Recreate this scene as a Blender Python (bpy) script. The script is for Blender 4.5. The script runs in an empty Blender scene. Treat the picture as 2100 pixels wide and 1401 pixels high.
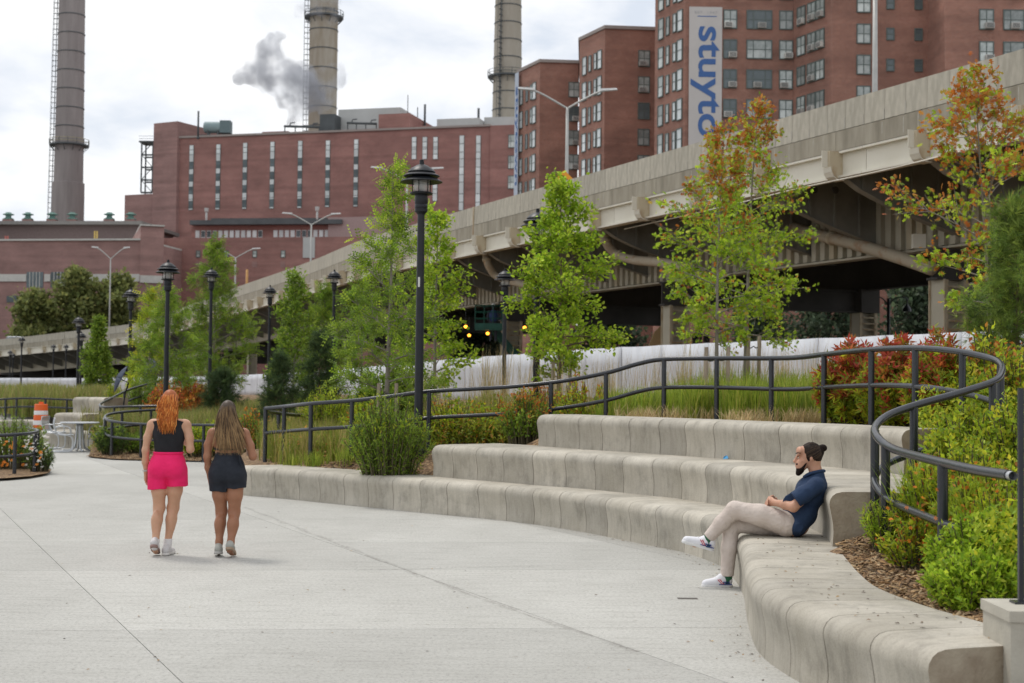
import bpy, math, random
import numpy as np
from mathutils import Vector, Matrix
R = math.radians
random.seed(7)
rng = np.random.default_rng(11)
scn = bpy.context.scene
COL = scn.collection

# ------------------------------------------------------------------ camera
FPX = 2917.0                     # focal length in photo pixels (50 mm on a 36 mm wide frame of 2100)
PITCH, ROLL, EYE = R(1.856), R(0.60), 1.75
_F = np.array([0, math.cos(PITCH), math.sin(PITCH)])
_U = np.array([0, -math.sin(PITCH), math.cos(PITCH)])
_R = np.array([1.0, 0, 0])
RR = _R * math.cos(ROLL) + _U * math.sin(ROLL)
UU = _U * math.cos(ROLL) - _R * math.sin(ROLL)
CAM = np.array([0, 0, EYE])
cam = bpy.data.cameras.new('camera')
cam.sensor_width = 36.0
cam.lens = 36.0 * FPX / 2100.0
cam.clip_start, cam.clip_end = 0.1, 3000
cam.dof.use_dof = True
cam.dof.focus_distance = 13.6
cam.dof.aperture_fstop = 3.2
camo = bpy.data.objects.new('camera', cam)
COL.objects.link(camo)
camo.matrix_world = Matrix(((RR[0], UU[0], -_F[0], 0), (RR[1], UU[1], -_F[1], 0), (RR[2], UU[2], -_F[2], EYE), (0, 0, 0, 1)))
scn.camera = camo

# ------------------------------------------------------------------ sky, sun, exposure
SUN_EL, SUN_AZ = R(63), R(318)   # azimuth clockwise from +Y: high, ahead of the camera to the left, behind thin cloud
w = bpy.data.worlds.new('World')
scn.world = w
w.use_nodes = True
nt = w.node_tree
nt.nodes.clear()
def _n(t, **kw):
    n = nt.nodes.new(t)
    for k, v in kw.items():
        setattr(n, k, v)
    return n
L = nt.links.new
out = _n('ShaderNodeOutputWorld')
bg = _n('ShaderNodeBackground')
bg.inputs['Strength'].default_value = 0.10
sky = _n('ShaderNodeTexSky', sky_type='NISHITA', sun_disc=False, sun_elevation=SUN_EL, sun_rotation=SUN_AZ)
tc = _n('ShaderNodeTexCoord')
mp = _n('ShaderNodeMapping')
mp.inputs['Scale'].default_value = (1.0, 1.0, 1.9)
mp.inputs['Location'].default_value = (0.35, 0.2, 0.1)
n1 = _n('ShaderNodeTexNoise')
n1.inputs['Scale'].default_value = 7.5; n1.inputs['Detail'].default_value = 9; n1.inputs['Roughness'].default_value = 0.52
n1.inputs['Distortion'].default_value = 0.25
cr = _n('ShaderNodeValToRGB')
e = cr.color_ramp.elements
e[0].position, e[0].color = 0.36, (7.0, 7.55, 8.4, 1)
e[1].position, e[1].color = 0.57, (10.3, 10.3, 10.3, 1)
m_ = cr.color_ramp.elements.new(0.47); m_.color = (8.9, 9.1, 9.45, 1)
mx = _n('ShaderNodeMix', data_type='RGBA')
mx.inputs[0].default_value = 0.93
L(tc.outputs['Generated'], mp.inputs['Vector']); L(mp.outputs['Vector'], n1.inputs['Vector'])
L(n1.outputs['Fac'], cr.inputs['Fac'])
L(sky.outputs['Color'], mx.inputs[6]); L(cr.outputs['Color'], mx.inputs[7])
L(mx.outputs[2], bg.inputs['Color']); L(bg.outputs['Background'], out.inputs['Surface'])

sun = bpy.data.lights.new('sun', 'SUN')
sun.energy, sun.angle, sun.color = 1.5, R(12), (1.0, 0.95, 0.88)
suno = bpy.data.objects.new('sun', sun)
COL.objects.link(suno)
_sd = Vector((math.sin(SUN_AZ) * math.cos(SUN_EL), math.cos(SUN_AZ) * math.cos(SUN_EL), math.sin(SUN_EL)))
suno.rotation_euler = _sd.to_track_quat('Z', 'Y').to_euler()

scn.render.engine = 'CYCLES'
scn.cycles.use_denoising = True
scn.cycles.max_bounces = 6
scn.cycles.diffuse_bounces = 3
scn.cycles.glossy_bounces = 3
scn.cycles.transmission_bounces = 4
scn.cycles.transparent_max_bounces = 6
scn.cycles.volume_bounces = 1
scn.cycles.volume_step_rate = 4
scn.cycles.volume_max_steps = 96
scn.cycles.caustics_reflective = scn.cycles.caustics_refractive = False
scn.view_settings.view_transform = 'Standard'
scn.view_settings.look = 'None'
scn.view_settings.gamma = 1
scn.view_settings.use_curve_mapping = False
scn.view_settings.exposure = 0.14

# ------------------------------------------------------------------ placing helpers
def ray(px, py):
    return _F * FPX + RR * (px - 1050.0) - UU * (py - 700.5)
def at(px, py, d):
    """world point seen at photo pixel (px, py) whose distance along the view is d metres"""
    r = ray(px, py)
    return CAM + r * (d / r[1])
def atz(px, py, z):
    """world point seen at photo pixel (px, py) that lies at height z"""
    r = ray(px, py)
    return CAM + r * ((z - EYE) / r[2])
def px_of(p):
    v = np.asarray(p, float) - CAM
    d = v @ _F
    return 1050 + FPX * (v @ RR) / d, 700.5 - FPX * (v @ UU) / d

# ------------------------------------------------------------------ scene-object helpers
def tag(o, label=None, cat=None, group=None, kind=None):
    if label: o['label'] = label
    if cat: o['category'] = cat
    if group: o['group'] = group
    if kind: o['kind'] = kind
    return o
def thing(name, label, cat, loc=(0, 0, 0), rz=0.0, group=None):
    o = bpy.data.objects.new(name, None)
    o.empty_display_size = 0.2
    COL.objects.link(o)
    o.location = [float(c) for c in loc]
    o.rotation_euler = (0, 0, rz)
    return tag(o, label, cat, group)
def link(name, mesh, parent=None, loc=None, rot=None, scale=None):
    o = bpy.data.objects.new(name, mesh)
    COL.objects.link(o)
    if parent is not None: o.parent = parent
    if loc is not None: o.location = [float(c) for c in loc]
    if rot is not None: o.rotation_euler = rot
    if scale is not None: o.scale = scale
    return o
def copy_tree(o, parent=None):
    c = o.copy()
    COL.objects.link(c)
    c.parent = parent
    for ch in list(o.children):
        copy_tree(ch, c)
    return c

class MB:
    """collects shapes and builds ONE mesh"""
    def __init__(s):
        s.v, s.f, s.uv = [], [], None
    def add(s, vs, fs):
        n = len(s.v)
        s.v.extend([tuple(map(float, p)) for p in vs])
        s.f.extend([tuple(i + n for i in f) for f in fs])
        return s
    def box(s, lo, hi):
        x0, y0, z0 = lo; x1, y1, z1 = hi
        return s.add([(x0, y0, z0), (x1, y0, z0), (x1, y1, z0), (x0, y1, z0), (x0, y0, z1), (x1, y0, z1), (x1, y1, z1), (x0, y1, z1)],
                     [(3, 2, 1, 0), (4, 5, 6, 7), (0, 1, 5, 4), (1, 2, 6, 5), (2, 3, 7, 6), (3, 0, 4, 7)])
    def bar(s, a, b, wx, wz, up=(0, 0, 1)):
        """rectangular bar from a to b"""
        a, b = np.asarray(a, float), np.asarray(b, float)
        t = (b - a) / np.linalg.norm(b - a)
        u = np.cross(t, up)
        if np.linalg.norm(u) < 1e-6: u = np.cross(t, (1, 0, 0))
        u /= np.linalg.norm(u)
        n = np.cross(u, t)
        c = [(-.5, -.5), (.5, -.5), (.5, .5), (-.5, .5)]
        return s.add([p + u * wx * i + n * wz * j for p in (a, b) for i, j in c],
                     [(0, 1, 2, 3), (7, 6, 5, 4), (4, 5, 1, 0), (5, 6, 2, 1), (6, 7, 3, 2), (7, 4, 0, 3)])
    def tube(s, path, rad, seg=8, closed=False, cap=True):
        P = np.asarray(path, float)
        n = len(P)
        rad = np.broadcast_to(np.asarray(rad, float), (n,))
        T = np.gradient(P, axis=0) if not closed else (np.roll(P, -1, 0) - np.roll(P, 1, 0))
        T /= np.maximum(np.linalg.norm(T, axis=1, keepdims=True), 1e-9)
        ref = np.array([0, 0, 1.0]) if abs(T[0, 2]) < 0.9 else np.array([1.0, 0, 0])
        a = np.linspace(0, 2 * np.pi, seg, endpoint=False)
        vs = []
        u = np.cross(T[0], ref); u /= np.linalg.norm(u)
        for i in range(n):
            u = u - T[i] * (u @ T[i]); u /= max(np.linalg.norm(u), 1e-9)
            v = np.cross(T[i], u)
            vs.append(P[i] + rad[i] * (np.cos(a)[:, None] * u + np.sin(a)[:, None] * v))
        vs = np.concatenate(vs)
        fs = []
        m = n if closed else n - 1
        for i in range(m):
            j = (i + 1) % n
            for k in range(seg):
                l = (k + 1) % seg
                fs.append((i * seg + k, i * seg + l, j * seg + l, j * seg + k))
        if cap and not closed:
            fs.append(tuple(range(seg))[::-1]); fs.append(tuple((n - 1) * seg + k for k in range(seg)))
        return s.add(vs, fs)
    def lathe(s, prof, seg=16, c=(0, 0, 0)):
        vs, fs = [], []
        for r, z in prof:
            for k in range(seg):
                t = 2 * math.pi * k / seg
                vs.append((c[0] + r * math.cos(t), c[1] + r * math.sin(t), c[2] + z))
        for i in range(len(prof) - 1):
            for k in range(seg):
                l = (k + 1) % seg
                fs.append((i * seg + k, i * seg + l, (i + 1) * seg + l, (i + 1) * seg + k))
        fs.append(tuple(range(seg))[::-1]); fs.append(tuple((len(prof) - 1) * seg + k for k in range(seg)))
        return s.add(vs, fs)
    def prism(s, poly, z0, z1):
        n = len(poly)
        vs = [(p[0], p[1], z0) for p in poly] + [(p[0], p[1], z1) for p in poly]
        fs = [tuple(range(n))[::-1], tuple(range(n, 2 * n))] + [(i, (i + 1) % n, n + (i + 1) % n, n + i) for i in range(n)]
        return s.add(vs, fs)
    def slab(s, poly, nrm):
        """flat polygon (3-D points) thickened along nrm"""
        n = len(poly)
        P = np.asarray(poly, float)
        vs = np.concatenate([P, P + np.asarray(nrm, float)])
        return s.add(vs, [tuple(range(n))[::-1], tuple(range(n, 2 * n))] + [(i, (i + 1) % n, n + (i + 1) % n, n + i) for i in range(n)])
    def mesh(s, name, mat=None, smooth=False):
        me = bpy.data.meshes.new(name)
        me.from_pydata(s.v, [], s.f)
        if s.uv is not None:
            uv = me.uv_layers.new(name='UVMap')
            arr = np.asarray(s.uv, np.float32)
            idx = np.empty(len(me.loops), np.int32)
            me.loops.foreach_get('vertex_index', idx)
            uv.data.foreach_set('uv', arr[idx].ravel())
        if mat is not None: me.materials.append(mat)
        me.update()
        fix_normals(me)
        if smooth:
            me.shade_smooth()
            if smooth is not True: me.set_sharp_from_angle(angle=R(smooth))
        return me
    def build(s, name, mat, parent=None, smooth=False, loc=None, rot=None):
        return link(name, s.mesh(name, mat, smooth), parent, loc, rot)

def fix_normals(me):
    import bmesh
    if len(me.polygons) > 20000: return
    bm = bmesh.new(); bm.from_mesh(me)
    bmesh.ops.recalc_face_normals(bm, faces=bm.faces)
    bm.to_mesh(me); bm.free()

def np_mesh(name, V, F, mat, cols=None, smooth=False):
    """fast mesh from numpy arrays; F is (n, k) with k = 3 or 4; cols is a colour for each vertex"""
    me = bpy.data.meshes.new(name)
    V = np.asarray(V, np.float32); F = np.asarray(F, np.int32)
    k = F.shape[1]
    me.vertices.add(len(V)); me.vertices.foreach_set('co', V.ravel())
    me.loops.add(F.size); me.loops.foreach_set('vertex_index', F.ravel())
    me.polygons.add(len(F))
    me.polygons.foreach_set('loop_start', np.arange(0, F.size, k, dtype=np.int32))
    me.update(calc_edges=True)
    if cols is not None:
        a = me.color_attributes.new('col', 'FLOAT_COLOR', 'POINT')
        c4 = np.ones((len(V), 4), np.float32); c4[:, :3] = cols
        a.data.foreach_set('color', c4.ravel())
    if mat is not None: me.materials.append(mat)
    if smooth: me.shade_smooth()
    return me

def catmull(P, n=12):
    P = np.asarray(P, float)
    Q = np.vstack([2 * P[0] - P[1], P, 2 * P[-1] - P[-2]])
    out_ = []
    for i in range(1, len(Q) - 2):
        p0, p1, p2, p3 = Q[i - 1:i + 3]
        for t in np.linspace(0, 1, n, endpoint=False):
            out_.append(.5 * ((2 * p1) + (-p0 + p2) * t + (2 * p0 - 5 * p1 + 4 * p2 - p3) * t * t + (-p0 + 3 * p1 - 3 * p2 + p3) * t ** 3))
    out_.append(P[-1])
    return np.array(out_)
def resample(P, step):
    P = np.asarray(P, float)
    s = np.concatenate([[0], np.cumsum(np.linalg.norm(np.diff(P, axis=0), axis=1))])
    n = max(2, int(round(s[-1] / step)) + 1)
    t = np.linspace(0, s[-1], n)
    return np.stack([np.interp(t, s, P[:, k]) for k in range(P.shape[1])], 1), t

# ------------------------------------------------------------------ materials
def srgb(r, g, b):
    f = lambda c: (c / 255 / 12.92) if c / 255 <= 0.04045 else ((c / 255 + 0.055) / 1.055) ** 2.4
    return (f(r), f(g), f(b))
def node_mat(name):
    m = bpy.data.materials.new(name)
    m.use_nodes = True
    return m, m.node_tree, m.node_tree.nodes['Principled BSDF']
def M(name, c, rough=0.7, var=0.12, scale=4.0, c2=None, metal=0.0, bump=0.0, bscale=60.0, obj_var=0.0, stretch=(1, 1, 1), coord='Object', detail=6, spec=0.4, noise_lo=0.3, noise_hi=0.7):
    """procedural material: two tones mixed by noise, optional per-object shift and fine relief"""
    m, t, p = node_mat(name)
    N = t.nodes.new; K = t.links.new
    tcn = N('ShaderNodeTexCoord'); mpn = N('ShaderNodeMapping'); mpn.inputs['Scale'].default_value = stretch
    K(tcn.outputs[coord], mpn.inputs['Vector'])
    nz = N('ShaderNodeTexNoise'); nz.inputs['Scale'].default_value = scale; nz.inputs['Detail'].default_value = detail; nz.inputs['Roughness'].default_value = 0.6
    K(mpn.outputs['Vector'], nz.inputs['Vector'])
    rp = N('ShaderNodeValToRGB')
    a = c; b = c2 if c2 is not None else tuple(min(1, x * (1 + var)) for x in c)
    if c2 is None: a = tuple(x * (1 - var) for x in c)
    rp.color_ramp.elements[0].position = noise_lo; rp.color_ramp.elements[0].color = (*a, 1)
    rp.color_ramp.elements[1].position = noise_hi; rp.color_ramp.elements[1].color = (*b, 1)
    K(nz.outputs['Fac'], rp.inputs['Fac'])
    src = rp.outputs['Color']
    if obj_var:
        oi = N('ShaderNodeObjectInfo'); mr = N('ShaderNodeMapRange')
        mr.inputs['To Min'].default_value = 1 - obj_var; mr.inputs['To Max'].default_value = 1 + obj_var
        K(oi.outputs['Random'], mr.inputs['Value'])
        vm = N('ShaderNodeVectorMath'); vm.operation = 'SCALE'
        K(src, vm.inputs[0]); K(mr.outputs['Result'], vm.inputs['Scale']); src = vm.outputs['Vector']
    K(src, p.inputs['Base Color'])
    p.inputs['Roughness'].default_value = rough; p.inputs['Metallic'].default_value = metal
    p.inputs['Specular IOR Level'].default_value = spec
    if bump:
        nb = N('ShaderNodeTexNoise'); nb.inputs['Scale'].default_value = bscale; nb.inputs['Detail'].default_value = 4
        K(mpn.outputs['Vector'], nb.inputs['Vector'])
        bp = N('ShaderNodeBump'); bp.inputs['Strength'].default_value = bump; bp.inputs['Distance'].default_value = 0.02
        K(nb.outputs['Fac'], bp.inputs['Height']); K(bp.outputs['Normal'], p.inputs['Normal'])
    return m
def leaf_mat(name, trans=0.35, rough=0.55):
    m, t, p = node_mat(name)
    N = t.nodes.new; K = t.links.new
    at_ = N('ShaderNodeAttribute'); at_.attribute_name = 'col'
    K(at_.outputs['Color'], p.inputs['Base Color'])
    p.inputs['Roughness'].default_value = rough; p.inputs['Specular IOR Level'].default_value = 0.3
    tr = N('ShaderNodeBsdfTranslucent'); K(at_.outputs['Color'], tr.inputs['Color'])
    mix = N('ShaderNodeMixShader'); mix.inputs[0].default_value = trans
    K(p.outputs['BSDF'], mix.inputs[1]); K(tr.outputs['BSDF'], mix.inputs[2])
    K(mix.outputs['Shader'], t.nodes['Material Output'].inputs['Surface'])
    return m
def glass_mat(name, c, rough=0.12):
    return M(name, c, rough=rough, var=0.3, scale=0.6, spec=0.6)
# ================================================================== the setting: ground, pavement, benches, beds
def P2(px, py, z=0.0):
    p = atz(px, py, z)
    return (p[0], p[1])

m_ground = M('ground_soil', (0.16, 0.15, 0.13), rough=0.95, scale=0.3)
g = MB(); g.add([(-1500, -60, -0.06), (1500, -60, -0.06), (1500, 2600, -0.06), (-1500, 2600, -0.06)], [(0, 1, 2, 3)])
tag(g.build('ground', m_ground), kind='structure')

# pavement: a bedding sheet with big concrete slabs, joints recessed between them
def pave_mat():
    m, t, p = node_mat('broomed_concrete')
    N = t.nodes.new; K = t.links.new
    tc_ = N('ShaderNodeTexCoord')
    def noise(scale, stretch, detail=6, rough=0.6):
        mp_ = N('ShaderNodeMapping'); mp_.inputs['Scale'].default_value = stretch
        K(tc_.outputs['Object'], mp_.inputs['Vector'])
        n = N('ShaderNodeTexNoise'); n.inputs['Scale'].default_value = scale; n.inputs['Detail'].default_value = detail; n.inputs['Roughness'].default_value = rough
        K(mp_.outputs['Vector'], n.inputs['Vector'])
        return n.outputs['Fac']
    def ramp(src, p0, c0, p1, c1):
        r = N('ShaderNodeValToRGB')
        r.color_ramp.elements[0].position, r.color_ramp.elements[0].color = p0, (*c0, 1)
        r.color_ramp.elements[1].position, r.color_ramp.elements[1].color = p1, (*c1, 1)
        K(src, r.inputs['Fac']); return r.outputs['Color']
    def mul(a, b, f=1.0):
        x = N('ShaderNodeMix'); x.data_type = 'RGBA'; x.blend_type = 'MULTIPLY'; x.inputs[0].default_value = f
        K(a, x.inputs[6]); K(b, x.inputs[7]); return x.outputs[2]
    big = ramp(noise(0.5, (1, 0.5, 1), 5), 0.3, (0.395, 0.388, 0.362), 0.7, (0.495, 0.488, 0.46))
    streak = ramp(noise(5.0, (0.35, 3.2, 1), 8, 0.75), 0.34, (0.84, 0.835, 0.825), 0.52, (1.02, 1.02, 1.02))
    fine = ramp(noise(42, (0.8, 1.0, 1), 7, 0.9), 0.38, (0.50, 0.50, 0.49), 0.50, (1.04, 1.04, 1.03))
    spots = ramp(noise(14, (1, 1, 1), 2, 0.4), 0.70, (1, 1, 1), 0.76, (0.80, 0.78, 0.75))
    oi = N('ShaderNodeObjectInfo'); mr = N('ShaderNodeMapRange'); mr.inputs['To Min'].default_value = 0.90; mr.inputs['To Max'].default_value = 1.06
    K(oi.outputs['Random'], mr.inputs['Value'])
    vm = N('ShaderNodeVectorMath'); vm.operation = 'SCALE'
    K(mul(mul(mul(big, streak), fine), spots), vm.inputs[0]); K(mr.outputs['Result'], vm.inputs['Scale'])
    K(vm.outputs['Vector'], p.inputs['Base Color'])
    p.inputs['Roughness'].default_value = 0.85
    b = N('ShaderNodeBump'); b.inputs['Strength'].default_value = 0.35; b.inputs['Distance'].default_value = 0.01
    K(noise(45, (0.5, 1.6, 1), 6, 0.8), b.inputs['Height']); K(b.outputs['Normal'], p.inputs['Normal'])
    return m
m_pave = pave_mat()
m_joint = M('joint_grit', (0.22, 0.20, 0.18), rough=0.95, scale=30)
g = MB(); g.add([(-60, -2, -0.02), (9, -2, -0.02), (9, 75, -0.02), (-60, 75, -0.02)], [(0, 1, 2, 3)])
pave = tag(g.build('pavement', m_joint), kind='structure')
# joint directions measured on the photo: long joints lean left going away, cross joints run almost square to the view
a0 = np.array(P2(835, 1170)); a1 = np.array(P2(1300, 1333))
ld = (a0 - a1) / np.linalg.norm(a0 - a1)                       # away along the long joints
b0 = np.array(P2(20, 1027)); q0 = np.array(P2(133, 1170)); q1 = np.array(P2(900, 1169))
cd = (q1 - q0) / np.linalg.norm(q1 - q0)
# width between the two long joints measured along the cross direction
Mx = np.stack([ld, cd], 1)
sol = np.linalg.solve(Mx, a0 - q0)
wid = sol[1]
long_s = np.linalg.solve(Mx, b0 - q0)[0]
rows = [-14, -10.5, -7.2, -3.5, 0.0, 2.6, 5.4, 8.5]
r_ = 8.5
while r_ < 62: r_ += 3.4; rows.append(r_)
for ci in range(-9, 4):
    for k in range(len(rows) - 1):
        gap = 0.0035 if ci % 2 else 0.003
        u0, u1 = ci * wid + gap, (ci + 1) * wid - gap
        s0, s1 = rows[k] + gap, rows[k + 1] - gap
        quad = [q0 + ld * s + cd * u for s, u in ((s0, u0), (s0, u1), (s1, u1), (s1, u0))]
        cx = np.mean(quad, 0)
        if cx[1] < -1 or cx[0] < -58 or cx[0] > 8 or cx[1] > 72: continue
        MB().prism(quad, -0.03, 0.0).build('slab', m_pave, pave)

# grit gathered along the long joint right of the women: an irregular thin film
def grit_mat():
    m, t, p = node_mat('joint_dirt')
    p.inputs['Base Color'].default_value = (.27, .25, .225, 1); p.inputs['Roughness'].default_value = .95
    N = t.nodes.new; K = t.links.new
    tc_ = N('ShaderNodeTexCoord'); nz = N('ShaderNodeTexNoise'); nz.inputs['Scale'].default_value = 16; nz.inputs['Detail'].default_value = 8; nz.inputs['Roughness'].default_value = .8
    K(tc_.outputs['Object'], nz.inputs['Vector'])
    uvn = N('ShaderNodeUVMap'); sx = N('ShaderNodeSeparateXYZ'); K(uvn.outputs['UV'], sx.inputs[0])
    a = N('ShaderNodeMapRange'); a.inputs['From Min'].default_value = .42; a.inputs['From Max'].default_value = .62; a.inputs['To Max'].default_value = .5; K(nz.outputs['Fac'], a.inputs['Value'])
    mu = N('ShaderNodeMath'); mu.operation = 'MULTIPLY'; K(a.outputs['Result'], mu.inputs[0]); K(sx.outputs['Y'], mu.inputs[1])
    tr = N('ShaderNodeBsdfTransparent'); mix = N('ShaderNodeMixShader'); K(mu.outputs[0], mix.inputs[0]); K(tr.outputs[0], mix.inputs[1]); K(p.outputs[0], mix.inputs[2])
    K(mix.outputs[0], t.nodes['Material Output'].inputs['Surface'])
    return m
m_grit = grit_mat()
def grit(pts, w0):
    P, s_ = resample(catmull([(*P2(*p),) for p in pts], 8), .15)
    T = np.gradient(P, axis=0); T /= np.linalg.norm(T, axis=1, keepdims=True); Nn = np.stack([-T[:, 1], T[:, 0]], 1)
    mb = MB(); mb.uv = []
    for i in range(len(P)):
        w_ = w0 * (.6 + .5 * math.sin(i * .9) + .3 * math.sin(i * 2.3 + 1)) + .012
        c = P[i] + Nn[i] * .012 * math.sin(i * .7)
        for q, v in ((-1, 0), (0, 1), (1, 0)):
            e_ = c + Nn[i] * w_ * q; mb.v.append((e_[0], e_[1], .0025)); mb.uv.append((s_[i], v))
    for i in range(len(P) - 1):
        for q in (0, 1): mb.f.append((i * 3 + q, i * 3 + q + 1, i * 3 + q + 4, i * 3 + q + 3))
    return mb.build('joint_dirt', m_grit, pave)
grit([(500, 1040), (560, 1063), (640, 1095), (735, 1132), (835, 1170), (930, 1207), (1040, 1247), (1170, 1291), (1310, 1337)], .05)
grit([(735, 1169), (840, 1168), (960, 1164), (1150, 1161)], .022)
# ------------------------------------------------------------------ concrete seating tiers
def bench_mat(name, c_lo, c_hi):
    m, t, p = node_mat(name)
    N = t.nodes.new; K = t.links.new
    uv = N('ShaderNodeUVMap'); tc_ = N('ShaderNodeTexCoord')
    def noise(vec, scale, stretch, detail=6, rough=0.6):
        mp_ = N('ShaderNodeMapping'); mp_.inputs['Scale'].default_value = stretch
        K(vec, mp_.inputs['Vector'])
        n = N('ShaderNodeTexNoise'); n.inputs['Scale'].default_value = scale; n.inputs['Detail'].default_value = detail; n.inputs['Roughness'].default_value = rough
        K(mp_.outputs['Vector'], n.inputs['Vector'])
        return n.outputs['Fac']
    def ramp(src, p0, c0, p1, c1):
        r = N('ShaderNodeValToRGB')
        r.color_ramp.elements[0].position, r.color_ramp.elements[0].color = p0, (*c0, 1)
        r.color_ramp.elements[1].position, r.color_ramp.elements[1].color = p1, (*c1, 1)
        K(src, r.inputs['Fac']); return r.outputs['Color']
    def mul(a, b, f=1.0):
        x = N('ShaderNodeMix'); x.data_type = 'RGBA'; x.blend_type = 'MULTIPLY'; x.inputs[0].default_value = f
        K(a, x.inputs[6]); K(b, x.inputs[7]); return x.outputs[2]
    base = ramp(noise(tc_.outputs['Object'], 1.6, (1, 1, 1), 6), 0.32, c_lo, 0.68, c_hi)
    streak = ramp(noise(uv.outputs['UV'], 3.0, (7, 0.5, 1), 4, 0.6), 0.36, (0.90, 0.895, 0.885), 0.54, (1.02, 1.02, 1.01))
    blot = ramp(noise(tc_.outputs['Object'], 4.5, (1, 1, 0.7), 7, 0.7), 0.33, (0.66, 0.66, 0.66), 0.50, (1.0, 1.0, 1.0))
    fine = ramp(noise(tc_.outputs['Object'], 90, (1, 1, 1), 4, 0.8), 0.32, (0.80, 0.80, 0.79), 0.55, (1.04, 1.04, 1.04))
    oi = N('ShaderNodeObjectInfo'); mr = N('ShaderNodeMapRange'); mr.inputs['To Min'].default_value = 0.78; mr.inputs['To Max'].default_value = 1.10
    K(oi.outputs['Random'], mr.inputs['Value'])
    vm = N('ShaderNodeVectorMath'); vm.operation = 'SCALE'
    K(mul(mul(mul(base, streak), blot, 0.75), fine), vm.inputs[0]); K(mr.outputs['Result'], vm.inputs['Scale'])
    K(vm.outputs['Vector'], p.inputs['Base Color'])
    p.inputs['Roughness'].default_value = 0.75
    b = N('ShaderNodeBump'); b.inputs['Strength'].default_value = 0.10; b.inputs['Distance'].default_value = 0.008
    K(noise(uv.outputs['UV'], 6.0, (6, 0.6, 1), 5, 0.7), b.inputs['Height']); K(b.outputs['Normal'], p.inputs['Normal'])
    return m
m_bench = bench_mat('cast_concrete', (0.375, 0.343, 0.283), (0.52, 0.483, 0.415))
m_bench_end = M('weathered_end_face', (0.36, 0.31, 0.235), rough=0.85, c2=(0.22, 0.17, 0.12), scale=5, bump=0.4, bscale=40)

def bench_profile(depth, h):
    """front-to-back section: undercut front, rounded nose, flat seat"""
    return [(0.026, 0.0), (0.030, 0.05), (0.034, 0.12 * h / .46), (0.029, 0.20 * h / .46), (0.016, 0.27 * h / .46), (0.005, 0.325 * h / .46),
            (0.0, h - 0.105), (0.006, h - 0.07), (0.025, h - 0.038), (0.055, h - 0.015), (0.10, h - 0.003), (0.16, h), (0.40, h + .002), (depth - .02, h), (depth, h - .02), (depth, 0.0)]
def offset_path(P, s):
    T = np.gradient(P, axis=0); T /= np.linalg.norm(T, axis=1, keepdims=True)
    Nn = np.stack([-T[:, 1], T[:, 0]], 1)
    return P + Nn * s
def bench(name, label, path, z0, h, depth, seg, round0=False, round1=False, cat='bench', group=None, seat_end=False):
    P, s = resample(np.asarray(path, float), 0.05)
    T = np.gradient(P, axis=0); T /= np.linalg.norm(T, axis=1, keepdims=True)
    Nn = np.stack([-T[:, 1], T[:, 0]], 1)
    base = P.mean(0)
    root = thing(name, label, cat, (base[0], base[1], z0), group=group)
    prof = bench_profile(depth, h)
    total = s[-1]
    ns = max(1, int(round(total / seg)))
    cuts = [0.0]
    for i in range(1, ns): cuts.append(total * i / ns + random.uniform(-.05, .05) * seg)
    cuts.append(total)
    def ring(u, inset):
        p = np.array([np.interp(u, s, P[:, k]) for k in (0, 1)])
        n = np.array([np.interp(u, s, Nn[:, k]) for k in (0, 1)]); n /= np.linalg.norm(n)
        vs = []
        for (a, z) in prof:
            aa = a + inset if a < depth - .1 else a - min(inset, .02)
            zz = z - inset * (1 if z > h * .55 else 0.0)
            q = p + n * min(aa, depth - .02)
            vs.append((q[0] - base[0], q[1] - base[1], max(zz, 0.0) if z > 0 else 0.0))
        return vs
    plen = np.concatenate([[0], np.cumsum([math.dist(prof[i], prof[i + 1]) for i in range(len(prof) - 1)])])
    for i in range(ns):
        a, b = cuts[i] + 0.0045, cuts[i + 1] - 0.0045
        us = []
        rd = 0.13
        if i == 0 and round0:
            for t in np.linspace(0, 1, 7): us.append((a + rd * (1 - math.cos(t * math.pi / 2)), rd * (1 - math.sin(t * math.pi / 2))))
        else: us += [(a, 0.0)]
        a2 = us[-1][0]
        tail = []
        if i == ns - 1 and round1:
            for t in np.linspace(0, 1, 7): tail.append((b - rd * (1 - math.sin(t * math.pi / 2)), rd * (1 - math.cos(t * math.pi / 2))))
        else: tail += [(b, 0.0)]
        b2 = tail[0][0]
        nm = max(2, int((b2 - a2) / 0.12))
        us += [(u, 0.0) for u in np.linspace(a2, b2, nm + 1)[1:-1]] + tail
        mb = MB(); mb.uv = []
        k = len(prof)
        for u, ins in us:
            mb.v.extend(ring(u, ins)); mb.uv.extend([(u, q) for q in plen])
        for r in range(len(us) - 1):
            for c in range(k):
                d = (c + 1) % k
                mb.f.append((r * k + c, r * k + d, (r + 1) * k + d, (r + 1) * k + c))
        mb.f.append(tuple(range(k))[::-1]); mb.f.append(tuple((len(us) - 1) * k + c for c in range(k)))
        o = mb.build('seat_block', m_bench, root, smooth=45)
        if i == ns - 1 and seat_end:
            o.data.materials.append(m_bench_end)
            nrm = np.array([*T[-1], 0])
            for pl in o.data.polygons:
                if len(pl.vertices) > 10 and np.array(pl.normal) @ nrm > .9: pl.material_index = 1
    return root

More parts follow.
